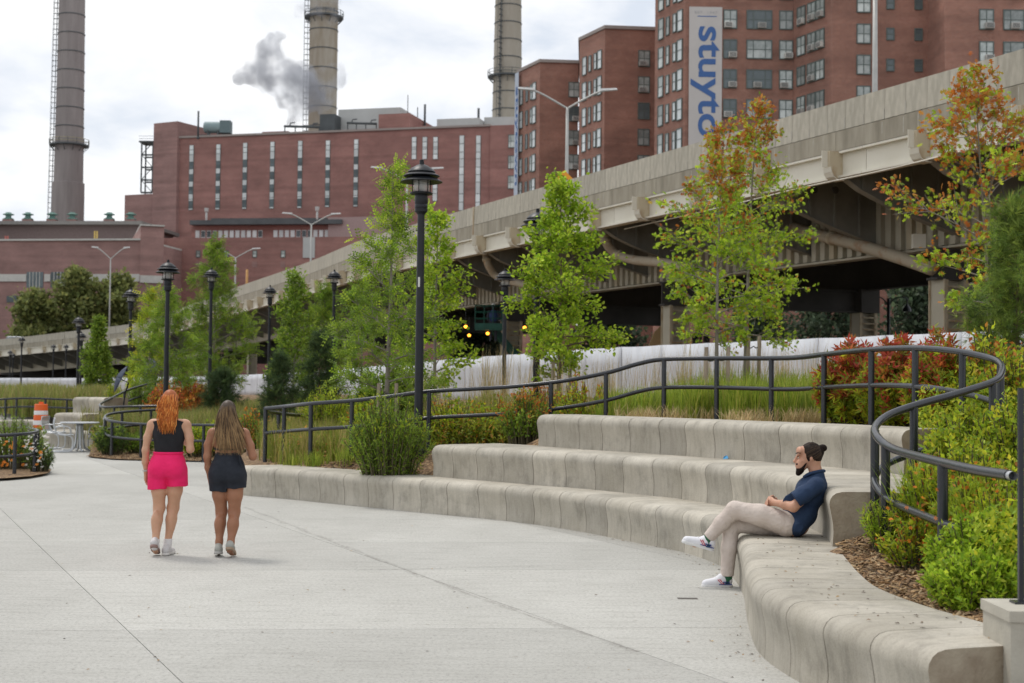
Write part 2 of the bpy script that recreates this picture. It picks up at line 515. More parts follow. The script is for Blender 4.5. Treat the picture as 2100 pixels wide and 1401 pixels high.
tier1_px = [(478, 1013), (497, 1016), (580, 1023), (657, 1031), (735, 1039), (815, 1047), (895, 1055), (972, 1062), (1045, 1070), (1115, 1079), (1183, 1090), (1245, 1102), (1317, 1117), (1400, 1134), (1472, 1161)]
tier1 = catmull([P2(*p) for p in tier1_px] + [(2.05, 13.2), (1.97, 12.2), (1.83, 11.2), (1.70, 10.2), (1.64, 9.4), (1.72, 8.6), (1.90, 7.85), (2.10, 7.16)], 10)
tier2_px = [(877, 977), (955, 984), (1037, 991), (1113, 997), (1190, 1003), (1260, 1010), (1327, 1017), (1387, 1024), (1490, 1040)]
tier2 = catmull([P2(*p, .455) for p in tier2_px] + [(2.65, 14.5), (2.79, 13.4), (2.75, 12.5), (2.65, 11.85)], 10)
tier3_px = [(1093, 915), (1173, 921), (1247, 926), (1323, 931), (1370, 934), (1475, 942), (1590, 950)]
tier3 = catmull([P2(*p, .91) for p in tier3_px] + [(3.42, 15.8), (3.72, 15.0), (3.95, 14.4)], 10)
bench('concrete_bench', 'lowest of the three curved concrete seat tiers, with a man sitting on it', tier1, 0.0, .46, .80, .56, round0=True, seat_end=True, group='curved concrete seat tiers')
bench('concrete_bench', 'middle curved concrete seat tier, directly behind the sitting man', tier2, .455, .46, 1.25, .56, round0=True, seat_end=True, group='curved concrete seat tiers')
bench('concrete_bench', 'topmost curved concrete seat tier, just below the dark railing', tier3, .91, .46, .70, .56, round0=True, seat_end=True, group='curved concrete seat tiers')
# benches far off at the left
G2 = 'pale concrete seats near the metal table'
bench('concrete_bench', 'upper pale concrete block seat behind the orange traffic drum', catmull([at(144, 846, 41.5)[:2], at(180, 846, 41.2)[:2], at(212, 846, 40.8)[:2]], 8), .88, .46, .9, .55, round0=True, seat_end=True, group=G2)
bench('concrete_bench', 'middle pale concrete block seat right of the traffic drum with a brown end', catmull([at(106, 876, 40.4)[:2], at(140, 876, 40.0)[:2], at(168, 876, 39.0)[:2]], 8), .44, .46, 1.1, .55, round0=True, seat_end=True, group=G2)
bench('concrete_bench', 'low pale concrete seat running behind the metal table', catmull([at(70, 895, 38.6)[:2], at(140, 900, 38.2)[:2], at(240, 900, 37.6)[:2]], 8), 0, .46, 1.2, .6, round0=True, seat_end=True, group=G2)
bench('concrete_bench', 'long low concrete seat at the left edge behind the flower planter', catmull([at(-60, 874, 45)[:2], at(20, 873, 46)[:2], at(92, 872, 47)[:2]], 8), .02, .5, .8, .6, round1=True, group=G2)
bench('concrete_bench', 'single pale concrete block beside the dark umbrellas', catmull([at(257, 822, 47)[:2], at(285, 822, 46.6)[:2], at(313, 822, 46)[:2]], 8), .95, .55, .9, .6, round0=True, group=G2)

# square pier at the lower right
pp = at(2080, 1330, 7.30)
m_pier = M('pier_concrete', (0.42, 0.395, 0.335), rough=.8, var=.12, scale=5, bump=.15)
root = thing('concrete_pier', 'square pale concrete pier at the end of the lowest seat tier', 'pier', (pp[0] + .035, pp[1] + .0, 0))
MB().box((-.095, -.12, 0), (.30, .30, .60)).build('shaft', m_pier, root)
MB().box((-.105, -.13, .60), (.31, .31, .655)).build('cap', m_pier, root)

# ------------------------------------------------------------------ planting bed terrain
RAIL = [(545, 838, 24.0), (583, 834, 23.6), (638, 828, 22.8), (722, 822, 22.4), (800, 813, 22.2), (880, 803, 22.0), (965, 798, 21.9), (1050, 793, 21.8), (1150, 782, 21.6),
        (1243, 765, 21.2), (1310, 746, 20.9), (1362, 737, 20.6), (1470, 735, 20.0), (1582, 735, 19.0), (1640, 733, 18.4), (1690, 727, 17.7), (1787, 717, 16.3), (1877, 714, 15.2), (1958, 720, 14.4),
        (2028, 734, 13.8), (2052, 747, 13.45), (2054, 764, 13.1), (2036, 783, 12.8), (1960, 808, 12.5), (1888, 828, 12.3), (1825, 850, 12.1), (1796, 874, 11.85), (1800, 897, 11.5), (1835, 922, 11.0), (1925, 947, 9.8), (2000, 964, 9.0), (2070, 975, 8.4)]
rail_pts = np.array([at(*p) for p in RAIL])
ctrl = []
for i, p in enumerate(rail_pts):
    drop = .90 if p[1] > 14 and i < 20 else .84
    ctrl.append((p[0], p[1], max(p[2] - drop, .36)))
for t_, z_ in ((tier1, .43), (tier2, .89), (tier3, 1.33)):
    o_ = offset_path(t_, .72)
    for q in o_[::9]:
        ctrl.append((q[0], q[1], z_))
for q in offset_path(tier1, .45)[::9]: ctrl.append((q[0], q[1], .38))
mid_front = [P2(547, 938, .03), P2(480, 944, .03), P2(400, 945, .03), P2(300, 943, .03), P2(230, 941, .03), P2(180, 936, .03)]
for q in mid_front: ctrl.append((q[0], q[1], .03))
for X, Y, Z in [(-4.9, 25, .4), (-5.2, 29, .25), (-3, 28, .9), (0, 25, 1.15), (0, 30, 1.35), (4, 25, 1.5), (5, 21, 1.45), (7, 17, 1.35), (7, 30, 1.55), (9, 14, 1.1), (6, 12, .75), (5, 9, .6), (8, 9, .8), (14, 22, 1.5),
                (2, 40, 1.5), (-6, 40, .7), (-9, 38, .35), (-12, 45, .5), (-4, 55, 1.3), (-14, 60, .7), (-20, 80, .8), (-10, 75, 1.3), (3.6, 8, .45), (3.2, 9.2, .44), (3.0, 10.3, .46), (12, 12, 1.2), (-32, 110, .6), (10, 40, 1.5), (16, 30, 1.5)]:
    ctrl.append((X, Y, Z))
ctrl = np.array(ctrl)
def hbed(X, Y):
    X = np.atleast_1d(np.asarray(X, float)); Y = np.atleast_1d(np.asarray(Y, float))
    d2 = (X[:, None] - ctrl[None, :, 0]) ** 2 + (Y[:, None] - ctrl[None, :, 1]) ** 2 + .02
    w_ = 1 / d2 ** 1.6
    return (w_ * ctrl[None, :, 2]).sum(1) / w_.sum(1)
def tier_clamp(X, Y, z):
    """keep the soil below the concrete seats"""
    for path_, lim, wd in ((tier1, .36, .74), (tier2, .82, 1.2), (tier3, 1.28, .62)):
        Pp = path_[::2]
        T = np.gradient(Pp, axis=0); T /= np.linalg.norm(T, axis=1, keepdims=True)
        d = np.stack([X[:, None] - Pp[None, :, 0], Y[:, None] - Pp[None, :, 1]], 2)
        i = (d ** 2).sum(2).argmin(1)
        dd = d[np.arange(len(X)), i]; t = T[i]
        off = -t[:, 1] * dd[:, 0] + t[:, 0] * dd[:, 1]
        al = np.abs((dd * t).sum(1))
        z = np.where((off > -.3) & (off < wd) & (al < .3), np.minimum(z, lim), z)
        if lim > .5: z = np.where((off > -.85) & (off <= .30) & (al < .14), np.minimum(z, lim - .46), z)
    return z
from mathutils.geometry import delaunay_2d_cdt
t1b = offset_path(tier1, .42)
bed_poly = [tuple(p) for p in t1b[::4]] + [(2.75, 7.2), (2.9, 5.5), (14, 5.5), (30, 20), (22, 30), (8, 52), (-4, 78), (-30, 125), (-46, 125), (-25, 70), (-14.5, 48), (-11.6, 40)] + mid_front[::-1] + [(-5.0, 30), (-4.95, 25.5), (-4.75, 23.9)]
def in_poly(X, Y, poly):
    poly = np.asarray(poly); inside = np.zeros(len(X), bool)
    j = len(poly) - 1
    for i in range(len(poly)):
        xi, yi = poly[i]; xj, yj = poly[j]
        c = ((yi > Y) != (yj > Y)) & (X < (xj - xi) * (Y - yi) / (yj - yi + 1e-12) + xi)
        inside ^= c; j = i
    return inside
def bed_mesh(poly, height, fine, name):
    bp, _ = resample(np.array(list(poly) + [poly[0]], float), .3)
    bp = bp[:-1]
    gx, gy = [], []
    poly_a = np.array(poly)
    y = poly_a[:, 1].min()
    while y < poly_a[:, 1].max():
        st = fine if y < 26 else (1.0 if y < 50 else 4.0)
        xs = np.arange(poly_a[:, 0].min(), poly_a[:, 0].max(), st)
        gx.append(xs + rng.uniform(-.1, .1, len(xs)) * st); gy.append(np.full(len(xs), y) + rng.uniform(-.1, .1, len(xs)) * st)
        y += st
    gx, gy = np.concatenate(gx), np.concatenate(gy)
    ok = in_poly(gx, gy, poly)
    vs = [Vector(p) for p in bp] + [Vector((a, b)) for a, b in zip(gx[ok], gy[ok])]
    es = [(i, (i + 1) % len(bp)) for i in range(len(bp))]
    v2, _, f2, _, _, _ = delaunay_2d_cdt(vs, es, [], 1, 1e-4)
    a = np.array([(p.x, p.y) for p in v2])
    z = height(a[:, 0], a[:, 1])
    me = bpy.data.meshes.new(name)
    me.from_pydata([(float(p[0]), float(p[1]), float(q)) for p, q in zip(a, z)], [], [tuple(f) for f in f2])
    me.update(); me.shade_smooth()
    return me
def mulch_mat():
    m, t, p = node_mat('bark_mulch')
    N = t.nodes.new; K = t.links.new
    tc_ = N('ShaderNodeTexCoord')
    vo = N('ShaderNodeTexVoronoi'); vo.inputs['Scale'].default_value = 38
    mp_ = N('ShaderNodeMapping'); mp_.inputs['Scale'].default_value = (0.6, 1.3, 1)
    K(tc_.outputs['Object'], mp_.inputs['Vector']); K(mp_.outputs['Vector'], vo.inputs['Vector'])
    sep = N('ShaderNodeSeparateColor'); K(vo.outputs['Color'], sep.inputs['Color'])
    r = N('ShaderNodeValToRGB')
    r.color_ramp.elements[0].position, r.color_ramp.elements[0].color = 0.0, (0.06, 0.04, 0.025, 1)
    r.color_ramp.elements[1].position, r.color_ramp.elements[1].color = 1.0, (0.42, 0.28, 0.15, 1)
    e_ = r.color_ramp.elements.new(.5); e_.color = (0.21, 0.125, 0.065, 1)
    K(sep.outputs['Red'], r.inputs['Fac']); K(r.outputs['Color'], p.inputs['Base Color'])
    p.inputs['Roughness'].default_value = 0.95
    b = N('ShaderNodeBump'); b.inputs['Strength'].default_value = 0.9; b.inputs['Distance'].default_value = 0.02
    K(vo.outputs['Distance'], b.inputs['Height']); K(b.outputs['Normal'], p.inputs['Normal'])
    return m
m_mulch = mulch_mat()
me = bed_mesh(bed_poly, lambda X, Y: tier_clamp(X, Y, hbed(X, Y)), .22, 'planting_bed'); me.materials.append(m_mulch)
tag(link('planting_bed', me), kind='structure')
# small flower bed at the left edge
lp = [P2(106, 966, .02), P2(100, 973, .02), P2(62, 980, .02), P2(0, 985, .02), P2(-80, 987, .02), (-13.5, 30), (-11.5, 31), (-10.2, 29.5)]
me = bed_mesh(lp, lambda X, Y: np.full(len(np.atleast_1d(X)), .05), .3, 'flower_bed'); me.materials.append(m_mulch)
tag(link('flower_bed', me), kind='structure')

# loose bark chips lying on the mulch where the photo is close enough to show them
def chips(name, label, n, area, size, hfun):
    """area: list of polygons"""
    xs, ys = [], []
    for poly, k in area:
        a = np.array(poly)
        while True:
            x = rng.uniform(a[:, 0].min(), a[:, 0].max(), k * 3); y = rng.uniform(a[:, 1].min(), a[:, 1].max(), k * 3)
            ok = in_poly(x, y, poly); x, y = x[ok][:k], y[ok][:k]
            xs.append(x); ys.append(y)
            break
    x, y = np.concatenate(xs), np.concatenate(ys)
    z = hfun(x, y) + rng.uniform(.002, .018, len(x))
    k = len(x)
    ang = rng.uniform(0, np.pi * 2, k); ln = size * rng.uniform(.5, 1.5, k); wd = ln * rng.uniform(.18, .4, k)
    tilt = rng.normal(0, .28, k); roll = rng.normal(0, .35, k)
    ux = np.stack([np.cos(ang) * np.cos(tilt), np.sin(ang) * np.cos(tilt), np.sin(tilt)], 1)
    side = np.stack([-np.sin(ang), np.cos(ang), np.zeros(k)], 1)
    up = np.cross(ux, side)
    vy = side * np.cos(roll)[:, None] + up * np.sin(roll)[:, None]
    nn = np.cross(ux, vy)
    c = np.stack([x, y, z], 1)
    th = (.004 * np.ones(k))[:, None] * nn
    a, b = ux * ln[:, None] / 2, vy * wd[:, None] / 2
    V = np.stack([c - a - b * .6, c + a * .9 - b, c + a + b * .7, c - a * .8 + b, c - a - b * .6 - th, c + a * .9 - b - th, c + a + b * .7 - th, c - a * .8 + b - th], 1).reshape(-1, 3)
    q = np.array([(0, 1, 2, 3), (0, 4, 5, 1), (1, 5, 6, 2), (2, 6, 7, 3), (3, 7, 4, 0)])
    F = (np.arange(k)[:, None, None] * 8 + q[None]).reshape(-1, 4)
    pal = np.array([(.40, .26, .13), (.30, .18, .09), (.20, .12, .06), (.47, .34, .20), (.12, .075, .04), (.36, .21, .095)])
    cc = pal[rng.integers(0, len(pal), k)] * rng.uniform(.7, 1.15, (k, 1))
    return tag(link(name, np_mesh(name, V, F, m_chip, np.repeat(cc, 8, 0))), label, 'mulch', kind='stuff')
m_chip, _t, _p = node_mat('bark_chip')
_a = _t.nodes.new('ShaderNodeAttribute'); _a.attribute_name = 'col'; _t.links.new(_a.outputs['Color'], _p.inputs['Base Color']); _p.inputs['Roughness'].default_value = .9
near_bed = [tuple(p) for p in offset_path(tier1, .78) if p[1] < 11.9] + [(2.75, 7.3), (4.2, 7.6), (4.2, 11.6), (3.0, 12.3)]
left_bed = [P2(548, 946, .46), P2(640, 958, .46), P2(760, 968, .46), P2(872, 978, .46), P2(868, 935, .6), P2(720, 935, .5), P2(560, 938, .45)]
back_bed = [P2(1500, 858, 1.36), P2(1650, 861, 1.36), P2(1800, 866, 1.36), P2(1925, 878, 1.36), (4.6, 15.5), (4.5, 17), (4.0, 19.2), (3.0, 20.5)]
midp = [mid_front[k] for k in range(6)] + [(-10.4, 36.2), (-5.2, 34.8)]
chips('bark_chips', 'loose tan bark chips covering the planting beds', 0, [(near_bed, 9000), (left_bed, 5000), (back_bed, 3500), (midp, 3500)], .055, lambda X, Y: tier_clamp(X, Y, hbed(X, Y)))

# ------------------------------------------------------------------ tube railings
m_rail = M('painted_steel_rail', (0.016, 0.019, 0.026), rough=.27, var=.25, scale=9, spec=.6, bump=.02)
def railing(label, pts, posts, low, foot=.9, r=.033, rp=.036, group='dark tube railings', sub=10, cut=None):
    """pts: top rail points; posts: photo x positions (or None for even spacing); low: drop of the lower rail"""
    path = catmull(pts, sub)
    b = np.array([path[0][0], path[0][1], path[0][2] - foot])
    root = thing('tube_railing', label, 'railing', b, group=group)
    MB().tube(path - b, r, 10).build('top_rail', m_rail, root, smooth=40)
    if low:
        lo_ = path if not cut else path[:int(cut * sub)]
        MB().tube(lo_ - b - np.array([0, 0, low]), r * .92, 10).build('lower_rail', m_rail, root, smooth=40)
    for k in posts:
        p = path[min(int(round(k * sub)), len(path) - 1)] - b
        MB().tube([(p[0], p[1], p[2] - foot - .25), (p[0], p[1], p[2] - r * .4)], rp, 10).build('post', m_rail, root, smooth=40)
    return root, path, b
root, path, b_ = railing('long S-shaped railing curving along the top of the concrete seats', rail_pts,
        [0, 1, 2, 3, 5, 7.8, 9, 11, 12, 13, 15, 16, 17, 18.2, 20, 22.0, 24.2, 26.2, 27.6, 29.1], .41, cut=29.6)
# bright open end of the pipe
e0, e1 = path[-1] - b_, path[-2] - b_
dv = (e0 - e1) / np.linalg.norm(e0 - e1)
m_zinc = M('bare_pipe_end', (.55, .56, .58), rough=.35, metal=.6, var=.1)
MB().tube([e0, e0 + dv * .06], .027, 12, cap=False).build('pipe_end', m_zinc, root, smooth=True)
# the far return of the railing at its left end
railing('short return of railing bending back behind the left end of the long one', [at(545, 838, 24.0) + np.array([-.02, .05, 0]), at(556, 845, 25.2), at(600, 851, 26.6), at(640, 853, 27.6)], [1.4, 3], .38)
# dark slim post at the right edge of the frame
q_ = at(2099, 1250, 7.35)
root = thing('gate_post', 'slim dark steel post standing on the concrete pier at right edge', 'post', (q_[0] + .022, q_[1] + .1, .655))
MB().box((-.013, -.013, 0), (.013, .013, 1.12)).build('shaft', m_rail, root)
MB().box((-.045, -.045, 0), (.045, .045, .012)).build('base_plate', m_rail, root)
railing('low curved railing round the flower bed at the left edge', [at(-60, 893, 26.2), at(0, 893, 26.4), at(48, 890, 26.7), at(72, 887, 27.2), at(78, 884, 27.8), at(66, 880, 28.6), at(38, 878, 29.2)], [1.6, 3, 4.1], .40, foot=.75)
railing('curved railing with two rails behind the walking women', [at(330, 840, 36.4), at(265, 844, 35.6), at(226, 849, 34.9), at(216, 856, 34.2), at(230, 864, 33.6), at(290, 870, 33), at(430, 872, 32), at(510, 871, 31), at(546, 868, 30)], [.3, 1.3, 3, 4, 5, 5.9, 7], .36, foot=.85)
railing('rising railing beside the dark umbrellas at left', [at(330, 781, 45), at(270, 797, 43), at(228, 817, 41), at(206, 829, 39.5), at(213, 835, 38.8), at(255, 834, 38.2), at(325, 833, 38)], [.2, 1.3, 3, 4.6, 5.5], .33, foot=.85)
railing('distant railing before the tall grass at the left edge', [at(-60, 822, 47), at(0, 819, 47), at(60, 817, 47.5), at(145, 820, 48), at(205, 822, 48)], [1.25, 1.6, 2.4, 2.9, 3.4, 3.9], .28, foot=.7)
# ================================================================== elevated highway
E_ = np.array([-0.45, 1.0]); E_ /= np.linalg.norm(E_)          # along the road, away from the camera
N_ = np.array([E_[1], -E_[0]])                                 # across, to the far side
OV = np.array([11.45, 31.8])
HZT = 9.5
def ov(s, n, z=0.0):
    p = OV + E_ * s + N_ * n
    return np.array([p[0], p[1], z])
def ov_s(px, n):
    """distance along the road where photo column px meets the line n metres in from the near edge"""
    k = ray(px, 600); k = k[0] / k[1]
    o = OV + N_ * n
    return (o[0] - k * o[1]) / (k * E_[1] - E_[0])
m_parapet = M('parapet_concrete', (0.30, 0.28, 0.23), rough=.85, c2=(0.52, 0.485, 0.405), scale=1.7, stretch=(2.2, 2.2, .7), bump=.2, bscale=30, obj_var=.07, detail=8)
m_fascia_c = M('fascia_concrete', (0.24, 0.215, 0.165), rough=.85, c2=(0.42, 0.385, 0.31), scale=1.0, stretch=(2.5, 2.5, .5), bump=.2, bscale=30, obj_var=.05, detail=8)
m_girder_w = M('white_steel', (0.62, 0.585, 0.49), rough=.6, c2=(0.72, 0.69, 0.60), scale=.8, bump=.03, detail=8)
m_steel_g = M('grey_steel', (0.17, 0.165, 0.145), rough=.75, c2=(0.28, 0.27, 0.235), scale=.7, bump=.08, detail=8)
m_steel_b = M('beige_steel', (0.42, 0.38, 0.29), rough=.7, c2=(0.56, 0.52, 0.42), scale=.9, stretch=(1, 1, .5), bump=.05, detail=9)
m_rust = M('rusty_steel', (0.30, 0.17, 0.08), rough=.85, c2=(0.50, 0.43, 0.31), scale=1.6, stretch=(1, 1, .45), bump=.2, detail=9, noise_lo=.4, noise_hi=.55)
m_dark_steel = M('dark_steel', (0.05, 0.048, 0.045), rough=.85, c2=(0.09, 0.085, 0.08), scale=.6)  # near-black tone for rear girders, cap beams, bearings and drain parts
m_deck = M('deck_concrete', (0.17, 0.16, 0.145), rough=.9, scale=.5)
base = ov(0, 0, 0)
high = thing('elevated_highway', 'long elevated concrete and steel highway crossing behind the park', 'overpass', base)
# course of the near top edge: straight beside the park, then bending and dropping away at the left
_path = [np.array([*(OV + E_ * s), HZT]) for s in (-24, 0, 20, 40)] + [at(737, 494, 75.9), at(623, 541, 90), at(491, 587, 109), at(393, 624, 126), at(290, 660, 143), at(227, 670, 150), at(133, 681, 158), at(67, 689, 163), at(0, 696, 168), at(-90, 704, 176), at(-200, 715, 190)]
HP, HS = resample(catmull(_path, 14), .5)
HS = HS - 24.0
S0, S1, WID = -22.0, float(HS[-1]) - 1, 17.2
def hframe(s, n=0.0, L=0.0):
    """place at road distance s: location relative to the road object and rotation (pitch and heading)"""
    p = np.array([np.interp(s, HS, HP[:, k]) for k in range(3)])
    q = np.array([np.interp(s + max(L, 1.0), HS, HP[:, k]) for k in range(3)])
    d = q - p; hd = math.atan2(d[1], d[0]); pt = math.atan2(d[2], math.hypot(d[0], d[1]))
    return (p[0] - base[0] + math.sin(hd) * n, p[1] - base[1] - math.cos(hd) * n, p[2] - HZT), (0, -pt, hd)
def hlink(name, mesh, parent, s, n=0.0, L=0.0):
    loc, rot = hframe(s, n, L)
    return link(name, mesh, parent, loc, rot)
_hm = {}
def run(name, mat, boxes, s0, s1, step, gap=.0, parent=None):
    """a run of equal lengths along the road; boxes are (n0, n1, z0, z1)"""
    s = s0
    while s < s1 - .3:
        L_ = min(step, s1 - s)
        key = (name, round(L_, 2))
        if key not in _hm:
            mb = MB()
            for n0, n1, z0, z1 in boxes: mb.box((0, -n1, z0), (L_ - gap, -n0, z1))
            _hm[key] = mb.mesh(name, mat)
        hlink(name, _hm[key], parent or high, s, 0, L_); s += L_
run('deck', m_deck, [(.25, WID - .25, 8.12, 8.55)], S0, S1, 6.92)
# parapet: separate cast panels near, longer pieces beyond
pm = MB(); pw = .79
pm.add([(0, .02, 8.72), (pw, .02, 8.72), (pw, -.30, 8.72), (0, -.30, 8.72), (0, 0, HZT), (pw, 0, HZT), (pw, -.24, HZT), (0, -.24, HZT)],
       [(3, 2, 1, 0), (4, 5, 6, 7), (0, 1, 5, 4), (1, 2, 6, 5), (2, 3, 7, 6), (3, 0, 4, 7)])
pmesh = pm.mesh('parapet_panel', m_parapet)
s = -4.0
while s < 108:
    hlink('parapet_panel', pmesh, high, s, 0, .8); s += .80
m_lime = M('lime_bloom', (.50, .48, .43), rough=.9, c2=(.36, .34, .29), scale=6)
lime = []
for q in range(4):
    a_ = random.uniform(.012, .022); zt_, zb_ = random.uniform(8.95, 9.3), random.uniform(8.72, 8.76)
    lime.append(MB().slab([(-a_ * .4, .026, zt_), (a_ * .4, .026, zt_), (a_, .026, (zt_ + zb_) / 2), (a_ * .7, .026, zb_), (-a_ * .8, .026, zb_), (-a_, .026, (zt_ * .6 + zb_ * .4))], (0, -.012, 0)).mesh('lime_streak', m_lime))
    lime.append(MB().slab([(-a_ * .4, .037, 8.66), (a_ * .4, .037, 8.66), (a_, .037, 8.5), (a_ * .5, .037, 8.25 + .1 * q), (-a_ * .5, .037, 8.25 + .1 * q)], (0, -.004, 0)).mesh('lime_streak', m_lime))
for q in range(0, 62):
    if random.random() < .55: hlink('lime_streak', random.choice(lime[::2]), high, -4.0 + .8 * q + random.uniform(-.05, .05))
    if random.random() < .5: hlink('lime_streak', random.choice(lime[1::2]), high, -4.0 + .8 * q + random.uniform(-.3, .3))
run('parapet_wall', m_parapet, [(0, .26, 8.72, HZT)], s, S1, 4.0, .01)
run('far_parapet', m_parapet, [(WID - .26, WID, 8.12, HZT)], S0, S1, 13.84)
run('edge_beam', m_fascia_c, [(-.035, .35, 8.17, 8.70)], S0, S1, 4.8, .012)
q = ov_s(971, 0)
hlink('expansion_joint', MB().box((-.04, 0, 8.15), (.04, .05, HZT)).mesh('expansion_joint', m_rust), high, q)
# white fascia girder in lengths, with flanges
run('fascia_girder', m_girder_w, [(.10, .14, 7.50, 8.15), (-.05, .30, 7.44, 7.50), (-.03, .30, 8.10, 8.16)], S0, S1, 6.92, .02)
# cantilever brackets every 3.46 m, each with a white rounded end box on the fascia
def plate(pts, y0, y1):
    """plate lying across the road: pts are (n, z), thickness along s from y0 to y1"""
    mb = MB(); n = len(pts)
    mb.add([(y0, -a, z) for a, z in pts] + [(y1, -a, z) for a, z in pts], [tuple(range(n))[::-1], tuple(range(n, 2 * n))] + [(i, (i + 1) % n, n + (i + 1) % n, n + i) for i in range(n)])
    return mb
curve = [(.2 + 4.0 * t, 7.46 - 1.35 * (t ** .75)) for t in np.linspace(0, 1, 9)]
web = plate([(.2, 8.1)] + curve + [(4.2, 8.1)], -.01, .01).mesh('bracket_web', m_steel_g)
fl = MB()
for (a, z), (b, z2) in zip(curve[:-1], curve[1:]): fl.bar((0, -a, z), (0, -b, z2), .26, .025)
flm = fl.mesh('bracket_flange', m_steel_g)
stf = [plate([(n - .04, 8.08), (n + .04, 8.08), (n + .04, z), (n - .04, z)], -.09, .09).mesh('bracket_stiffener', m_steel_g) for n, z in ((.8, 7.15), (1.6, 6.85), (2.5, 6.60), (3.4, 6.38))]
def end_box():
    """rounded U-shaped bracket end: two cheeks with a curved front plate"""
    prof = [(-.10, 8.16), (.34, 8.16), (.34, 7.72), (.31, 7.58), (.24, 7.46), (.12, 7.39), (-.10, 7.38)]
    mb = MB()
    front = prof[1:]
    for (a, z), (b, z2) in zip(front[:-1], front[1:]): mb.bar((0, a, z), (0, b, z2), .34, .02)
    return mb
ebm = end_box().mesh('bracket_end', m_girder_w)
ebl = plate([(.10, 8.16), (-.34, 8.16), (-.34, 7.72), (-.31, 7.58), (-.24, 7.46), (-.12, 7.39), (.10, 7.38)], .12, .17).mesh('bracket_end_side', m_girder_w)
eci = plate([(.10, 8.15), (-.325, 8.15), (-.325, 7.72), (-.295, 7.59), (-.23, 7.475), (-.115, 7.405), (.10, 7.40)], -.10, .10).mesh('bracket_end_cheek', m_rust)
fb = MB().box((-.012, -13, 7.0), (.012, -4.2, 8.1)).box((-.12, -13, 6.97), (.12, -4.2, 7.0))
fbm = fb.mesh('floor_beam', m_steel_g)
s = 6.76 - 3.46 * 5
while s < S1 - 5:
    w_ = hlink('bracket', web, high, s)
    link('flange', flm, w_)
    if s < 45:
        for q_ in stf: link('stiffener', q_, w_)
    link('end_box', ebm, w_); link('end_side', ebl, w_); link('end_cheek', eci, w_)
    hlink('floor_beam', fbm, high, s)
    s += 3.46
# longitudinal girders with vertical ribs
run('main_girder', m_steel_b, [(4.20, 4.24, 5.86, 8.1), (3.98, 4.45, 5.80, 5.86)], S0, S1, 6.92)
rib = MB().box((-.11, -4.2, 5.9), (.11, -4.04, 8.0)).mesh('rib', m_steel_b)
ribd = MB().box((-.11, -4.2, 5.9), (.11, -4.045, 8.0)).mesh('rib_rusty', m_rust)
s, k = -6.0, 0
while s < 64:
    hlink('rib', ribd if k % 9 == 4 or k % 13 == 6 else rib, high, s); s += .46; k += 1
run('rear_girder', m_dark_steel, [(13.0, 13.04, 5.85, 8.1), (12.8, 13.2, 5.8, 5.86)], S0, S1, 13.84)
run('rear_edge_girder', m_dark_steel, [(16.9, 17.0, 7.45, 8.1)], S0, S1, 13.84)
# bents: transverse cap beam and two riveted columns each
capb = MB().box((-.03, -13.6, 4.95), (.03, -3.6, 5.8)).box((-.22, -13.6, 4.90), (.22, -3.6, 4.96)).box((-.22, -13.6, 5.74), (.22, -3.6, 5.80))
capm = capb.mesh('cap_beam', m_dark_steel)
cw = .36
colm = MB().box((-cw, -.02, -2.0), (cw, .02, 4.92)).box((-cw - .015, -.3, -2), (-cw + .015, .3, 4.92)).box((cw - .015, -.3, -2), (cw + .015, .3, 4.92)).mesh('column', m_steel_b)
plm = MB()
for z in np.arange(.6, 4.9, .24): plm.box((-cw + .02, -.33, z), (cw - .02, -.30, z + .05)).box((-cw + .02, .30, z), (cw - .02, .33, z + .05))
plmm = plm.mesh('lattice', m_rust)
flg = MB()
for sx in (-1, 1):
    for sy in (-1, 1): flg.box((sx * cw - .07, sy * .31 - .02, 0), (sx * cw + .07, sy * .31 + .02, 4.9))
flgm = flg.mesh('angle_iron', m_rust)
bear = MB().box((-.45, -.45, 4.9), (.45, .45, 5.85)).mesh('bearing_block', m_dark_steel)
for s in [-7.8, 7.23, 22.2, 37.3, 52.3, 67.3, 82.3, 97.3, 112, 127, 142, 157, 172]:
    if s > S1 - 5: continue
    hlink('cap_beam', capm, high, s)
    for n in (4.2, 13.0):
        c_ = hlink('column', colm, high, s, n)
        c_.rotation_euler = (0, 0, c_.rotation_euler[2] + math.pi / 2)
        if s < 60:
            link('lattice', plmm, c_); link('angle_iron', flgm, c_)
        if n > 5: hlink('bearing_block', bear, high, s, n)
# drain pipes
m_pipe = M('stained_pipe', (0.42, 0.36, 0.27), rough=.7, c2=(0.33, 0.19, 0.10), scale=2.2, noise_lo=.52, noise_hi=.72, detail=8)
def to_l(p):
    return (p[0] - base[0], p[1] - base[1], p[2])
def pipe(pts, r, collars=()):
    P = [to_l(p) for p in pts]
    o = MB().tube(catmull(P, 6), r, 10).build('drain_pipe', m_pipe, high, smooth=True)
    C = catmull(P, 6)
    for c in collars:
        i = min(int(c * (len(C) - 2)), len(C) - 2)
        MB().tube([C[i], C[i] + (C[i + 1] - C[i]) / np.linalg.norm(C[i + 1] - C[i]) * .12], r * 1.2, 10).build('collar', m_rust, o, smooth=True)
pipe([at(1598, 452, 46.4), at(1640, 472, 45.4), at(1740, 497, 43.2), at(1840, 527, 41.0), at(1912, 552, 39.6)], .19, (.45,))
pipe([at(1234, 452, 52.0), at(1238, 478, 52.0), at(1243, 497, 52.0), at(1262, 520, 52.2), at(1300, 533, 51.5), at(1365, 540, 49.5), at(1450, 560, 48)], .17, (.2, .3, .55))
pipe([at(988, 498, 61.5), at(996, 522, 61.5), at(1002, 545, 61.5), at(1022, 568, 61.7), at(1080, 585, 60.5), at(1150, 600, 59)], .17, (.15, .3))
pipe([at(1722, 350, 38.6), at(1760, 372, 39.2), at(1830, 408, 40), at(1905, 432, 40.3)], .06)
